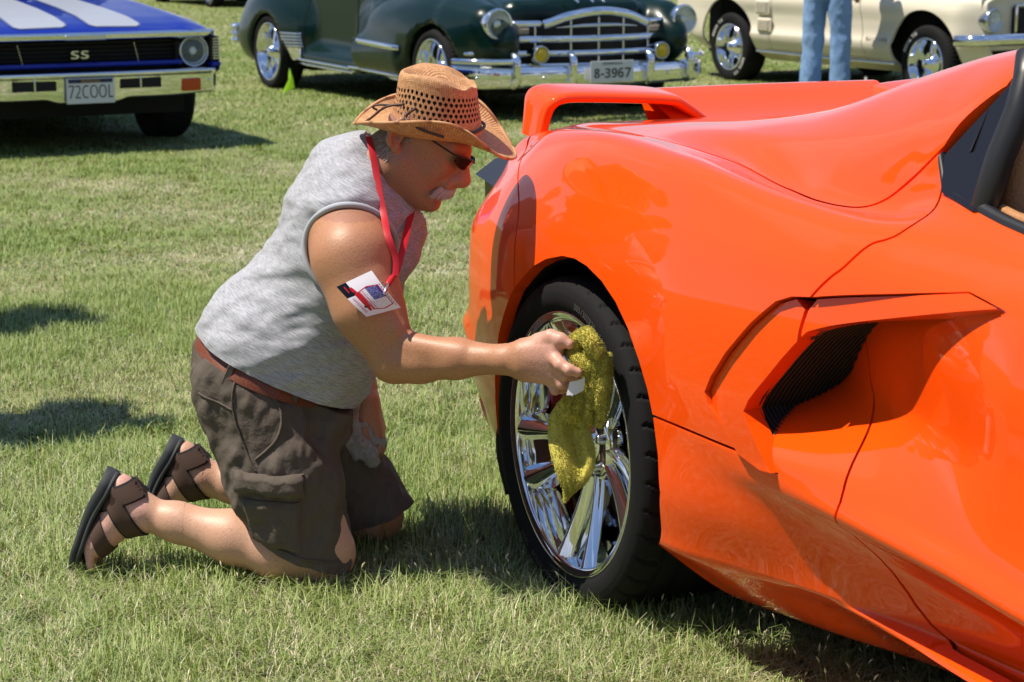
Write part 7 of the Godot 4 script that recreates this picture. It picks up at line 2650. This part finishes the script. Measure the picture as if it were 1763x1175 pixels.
func spline_rows(rows: Array, per: int) -> Array:
	var out := []
	for i in rows.size() - 1:
		for q in per:
			var row := PackedVector3Array()
			for k in rows[0].size():
				row.append((rows[i][k] as Vector3).cubic_interpolate(rows[i + 1][k], rows[maxi(i - 1, 0)][k], rows[mini(i + 2, rows.size() - 1)][k], float(q) / per))
			out.append(row)
	out.append(rows[rows.size() - 1])
	return out

func standing_person(at: Vector3, turn: float, label: String, jeans: Color, top: Color) -> void:
	var man := thing("person", label, "person", at, turn)
	var f := Field.new()
	for s in [-1.0, 1.0]:
		f.chain([Vector3(0.10 * s, 0.86, 0), Vector3(0.12 * s, 0.48, 0.01), Vector3(0.13 * s, 0.09, -0.01)], [0.095, 0.06, 0.042], 0.03)
		f.limb(Vector3(0.13 * s, 0.045, -0.03), Vector3(0.15 * s, 0.03, 0.13), 0.045, 0.035, 0.02)
		f.chain([Vector3(0.20 * s, 1.40, 0), Vector3(0.27 * s, 1.12, 0.0), Vector3(0.22 * s, 0.90, 0.08)], [0.06, 0.045, 0.032], 0.03)
		f.limb(Vector3(0.22 * s, 0.88, 0.09), Vector3(0.21 * s, 0.80, 0.11), 0.034, 0.026, 0.02)
	f.egg(Vector3(0, 0.98, 0), Vector3(0.17, 0.16, 0.12), Basis.IDENTITY, 0.05)
	f.egg(Vector3(0, 1.26, 0), Vector3(0.20, 0.24, 0.125), Basis.IDENTITY, 0.08)
	f.limb(Vector3(0, 1.44, 0), Vector3(0, 1.56, 0.01), 0.06, 0.055, 0.03)
	f.egg(Vector3(0, 1.63, 0.02), Vector3(0.075, 0.115, 0.095), Basis.IDENTITY, 0.03)
	f.egg(Vector3(0, 1.60, 0.115), Vector3(0.014, 0.022, 0.014), Basis.IDENTITY, 0.02)
	var mb := MB.new()
	f.net(mb, Vector3(-0.4, -0.02, -0.25), Vector3(0.4, 1.8, 0.3), 0.026)
	put("body", mb, mat(lin(0.5, 0.27, 0.18), 0.6), man)
	var j := Field.new()
	for s in [-1.0, 1.0]:
		j.chain([Vector3(0.10 * s, 0.88, 0), Vector3(0.12 * s, 0.48, 0.01), Vector3(0.13 * s, 0.05, -0.01)], [0.105, 0.082, 0.088], 0.03)
	j.egg(Vector3(0, 0.95, 0), Vector3(0.18, 0.14, 0.13), Basis.IDENTITY, 0.05)
	j.noise = noise(1.0, 3, FastNoiseLite.TYPE_SIMPLEX_SMOOTH, 23)
	j.amp = 0.012
	j.stretch = Vector3(8, 5, 8)
	j.planes = [[Vector3(0, 0.05, 0), Vector3(0, -1, 0)], [Vector3(0, 1.04, 0), Vector3(0, 1, 0)]]
	mb = MB.new()
	j.net(mb, Vector3(-0.4, -0.02, -0.25), Vector3(0.4, 1.1, 0.25), 0.02)
	var jm := mat(jeans, 0.9, 0.0, "denim")
	jm.albedo_texture = noise_tex(noise(0.012, 4, FastNoiseLite.TYPE_SIMPLEX_SMOOTH, 33), 256, ramp([0.2, 0.8], [Color(0.82, 0.85, 0.9), Color(1, 1, 1)]))
	jm.uv1_triplanar = true
	put("jeans", mb, jm, man)
	var t := Field.new()
	t.egg(Vector3(0, 1.02, 0), Vector3(0.19, 0.14, 0.14), Basis.IDENTITY, 0.05)
	t.egg(Vector3(0, 1.26, 0), Vector3(0.215, 0.24, 0.14), Basis.IDENTITY, 0.08)
	for s in [-1.0, 1.0]: t.limb(Vector3(0.20 * s, 1.40, 0), Vector3(0.26 * s, 1.18, 0.0), 0.075, 0.07, 0.04)
	t.planes = [[Vector3(0, 1.46, 0), Vector3(0, 1, 0)]]
	mb = MB.new()
	t.net(mb, Vector3(-0.42, 0.85, -0.25), Vector3(0.42, 1.6, 0.25), 0.022)
	put("shirt", mb, mat(top, 0.9), man)
	var h := Field.new()
	h.egg(Vector3(0, 1.665, 0.0), Vector3(0.082, 0.10, 0.10), Basis.IDENTITY, 0.03)
	h.planes = [[Vector3(0, 1.62, 0.02), Vector3(0, -0.75, 0.66)]]
	mb = MB.new()
	h.net(mb, Vector3(-0.15, 1.5, -0.15), Vector3(0.15, 1.8, 0.2), 0.014)
	put("hair", mb, mat(lin(0.12, 0.09, 0.07), 0.7), man)

func build_bystanders() -> void:
	standing_person(Vector3(2.53, 0, -16.5), 2.6, "person in light blue jeans standing in front of the cream coupe", lin(0.22, 0.36, 0.60), lin(0.3, 0.3, 0.34))
	standing_person(Vector3(-1.92, 0, -5.45), 1.5, "person standing beyond the left edge whose shadow falls on the lawn near the feet", lin(0.05, 0.07, 0.14), lin(0.4, 0.4, 0.4))
	standing_person(Vector3(-2.40, 0, -6.95), 1.3, "person standing beyond the left edge whose shadow falls on the lawn below the blue car", lin(0.05, 0.07, 0.14), lin(0.5, 0.2, 0.15))

func build_small_things() -> void:
	var far_car := get_node("cream_coupe").duplicate()
	far_car.name = "parked_car"
	add_child(far_car)
	far_car.position = Vector3(-6.6, 0, -38.2)
	tag(far_car, "parked car far behind, only a tyre and its shadow showing at the top edge", "car")
	var lime := mat(lin(0.45, 0.80, 0.02), 0.7, 0.0, "lime_flag")
	lime.backlight_enabled = true
	lime.backlight = Color(0.5, 0.8, 0.1)
	var fl := thing("marker_flag", "small lime green marker flag in the grass beside the green sedan", "flag", Vector3(-1.86, 0, -16.9))
	var mb := MB.new()
	mb.tube([Vector3(0.015, 0, 0), Vector3(0.012, 0.2, 0), Vector3(0.02, 0.24, 0)], 0.003, 5)
	put("wire", mb, M.chrome_soft, fl)
	mb = MB.new()
	mb.grid([PackedVector3Array([Vector3(0.02, 0.235, 0), Vector3(0.012, 0.14, 0.01), Vector3(-0.045, 0.03, 0.02)]), PackedVector3Array([Vector3(0.025, 0.23, 0.012), Vector3(0.03, 0.13, 0.02), Vector3(-0.01, 0.045, 0.03)]), PackedVector3Array([Vector3(0.03, 0.22, 0.005), Vector3(0.055, 0.13, 0.01), Vector3(0.062, 0.075, 0.015)])])
	put("flag_cloth", mb, lime, fl)
	var wf := thing("paper_scrap", "small white scrap standing in the grass by the cream coupe's front wheel", "scrap", Vector3(2.93, 0, -16.9))
	mb = MB.new()
	mb.grid([PackedVector3Array([Vector3(-0.012, 0.16, 0), Vector3(-0.02, 0.06, 0.012), Vector3(-0.012, 0.0, 0)]), PackedVector3Array([Vector3(0.0, 0.17, 0.012), Vector3(0.008, 0.07, 0.03), Vector3(0.01, 0.0, 0.01)]), PackedVector3Array([Vector3(0.006, 0.15, 0), Vector3(0.04, 0.06, 0.01), Vector3(0.035, 0.0, 0)])])
	put("scrap_sheet", mb, mat(lin(0.75, 0.75, 0.75), 0.8), wf)

func build_far_trees() -> void:
	# a line of trees on the far side of the field, behind the viewer: only their reflections show
	var leaf := mat(Color.WHITE, 0.6, 0.0, "leaf")
	leaf.vertex_color_use_as_albedo = true
	var mb := MB.new()
	var rng := RandomNumberGenerator.new()
	rng.seed = 77
	for i in 2600:
		var lobe := rng.randi_range(0, 6)
		var c := Vector3(2.2 * sin(lobe * 2.4), 5.5 + 0.55 * lobe, 2.2 * cos(lobe * 2.4))
		var d := Vector3(rng.randfn(), rng.randfn() * 0.8, rng.randfn()).normalized() * 2.3 * pow(rng.randf(), 0.35)
		var p := c + d
		var u := Vector3(rng.randfn(), rng.randfn(), rng.randfn()).normalized() * 0.32
		var w := u.cross(Vector3(rng.randfn(), rng.randfn(), rng.randfn()).normalized()).normalized() * 0.26
		mb.tint = Color(0.035, 0.065, 0.02).lerp(Color(0.07, 0.11, 0.03), rng.randf())
		mb.flat([p - u, p + w, p + u, p - w], d)
	var bark := mat(lin(0.09, 0.07, 0.055), 0.9)
	var tk := MB.new()
	tk.tube([Vector3(0, 0, 0), Vector3(0.05, 2.5, 0), Vector3(0, 5.0, 0.1), Vector3(0.1, 8.5, 0)], [0.32, 0.25, 0.2, 0.06], 10)
	for k in 5: tk.tube([Vector3(0, 3.4 + 0.6 * k, 0), Vector3(1.3 * sin(k * 2.4), 5.0 + 0.6 * k, 1.3 * cos(k * 2.4)), Vector3(2.2 * sin(k * 2.4), 6.0 + 0.55 * k, 2.2 * cos(k * 2.4))], [0.13, 0.09, 0.03], 6)
	var first: Node3D = null
	for k in 16:
		var an := deg_to_rad(-78.0 + 156.0 * k / 15.0)
		var at := Vector3(sin(an), 0, cos(an)) * rng.randf_range(38.0, 48.0) + Vector3(0, 0, -6)
		var t: Node3D
		if first == null:
			t = thing("tree", "broad leafy tree at the field's edge behind the viewer", "tree", at, 0.0, "trees along the field's edge")
			put("trunk", tk, bark, t)
			put("crown", mb, leaf, t).set_meta("kind", "stuff")
			first = t
		else:
			t = first.duplicate()
			t.name = numbered("tree")
			add_child(t)
		t.position = at
		t.rotation.y = rng.randf() * TAU
		t.scale = Vector3.ONE * rng.randf_range(0.6, 0.95)
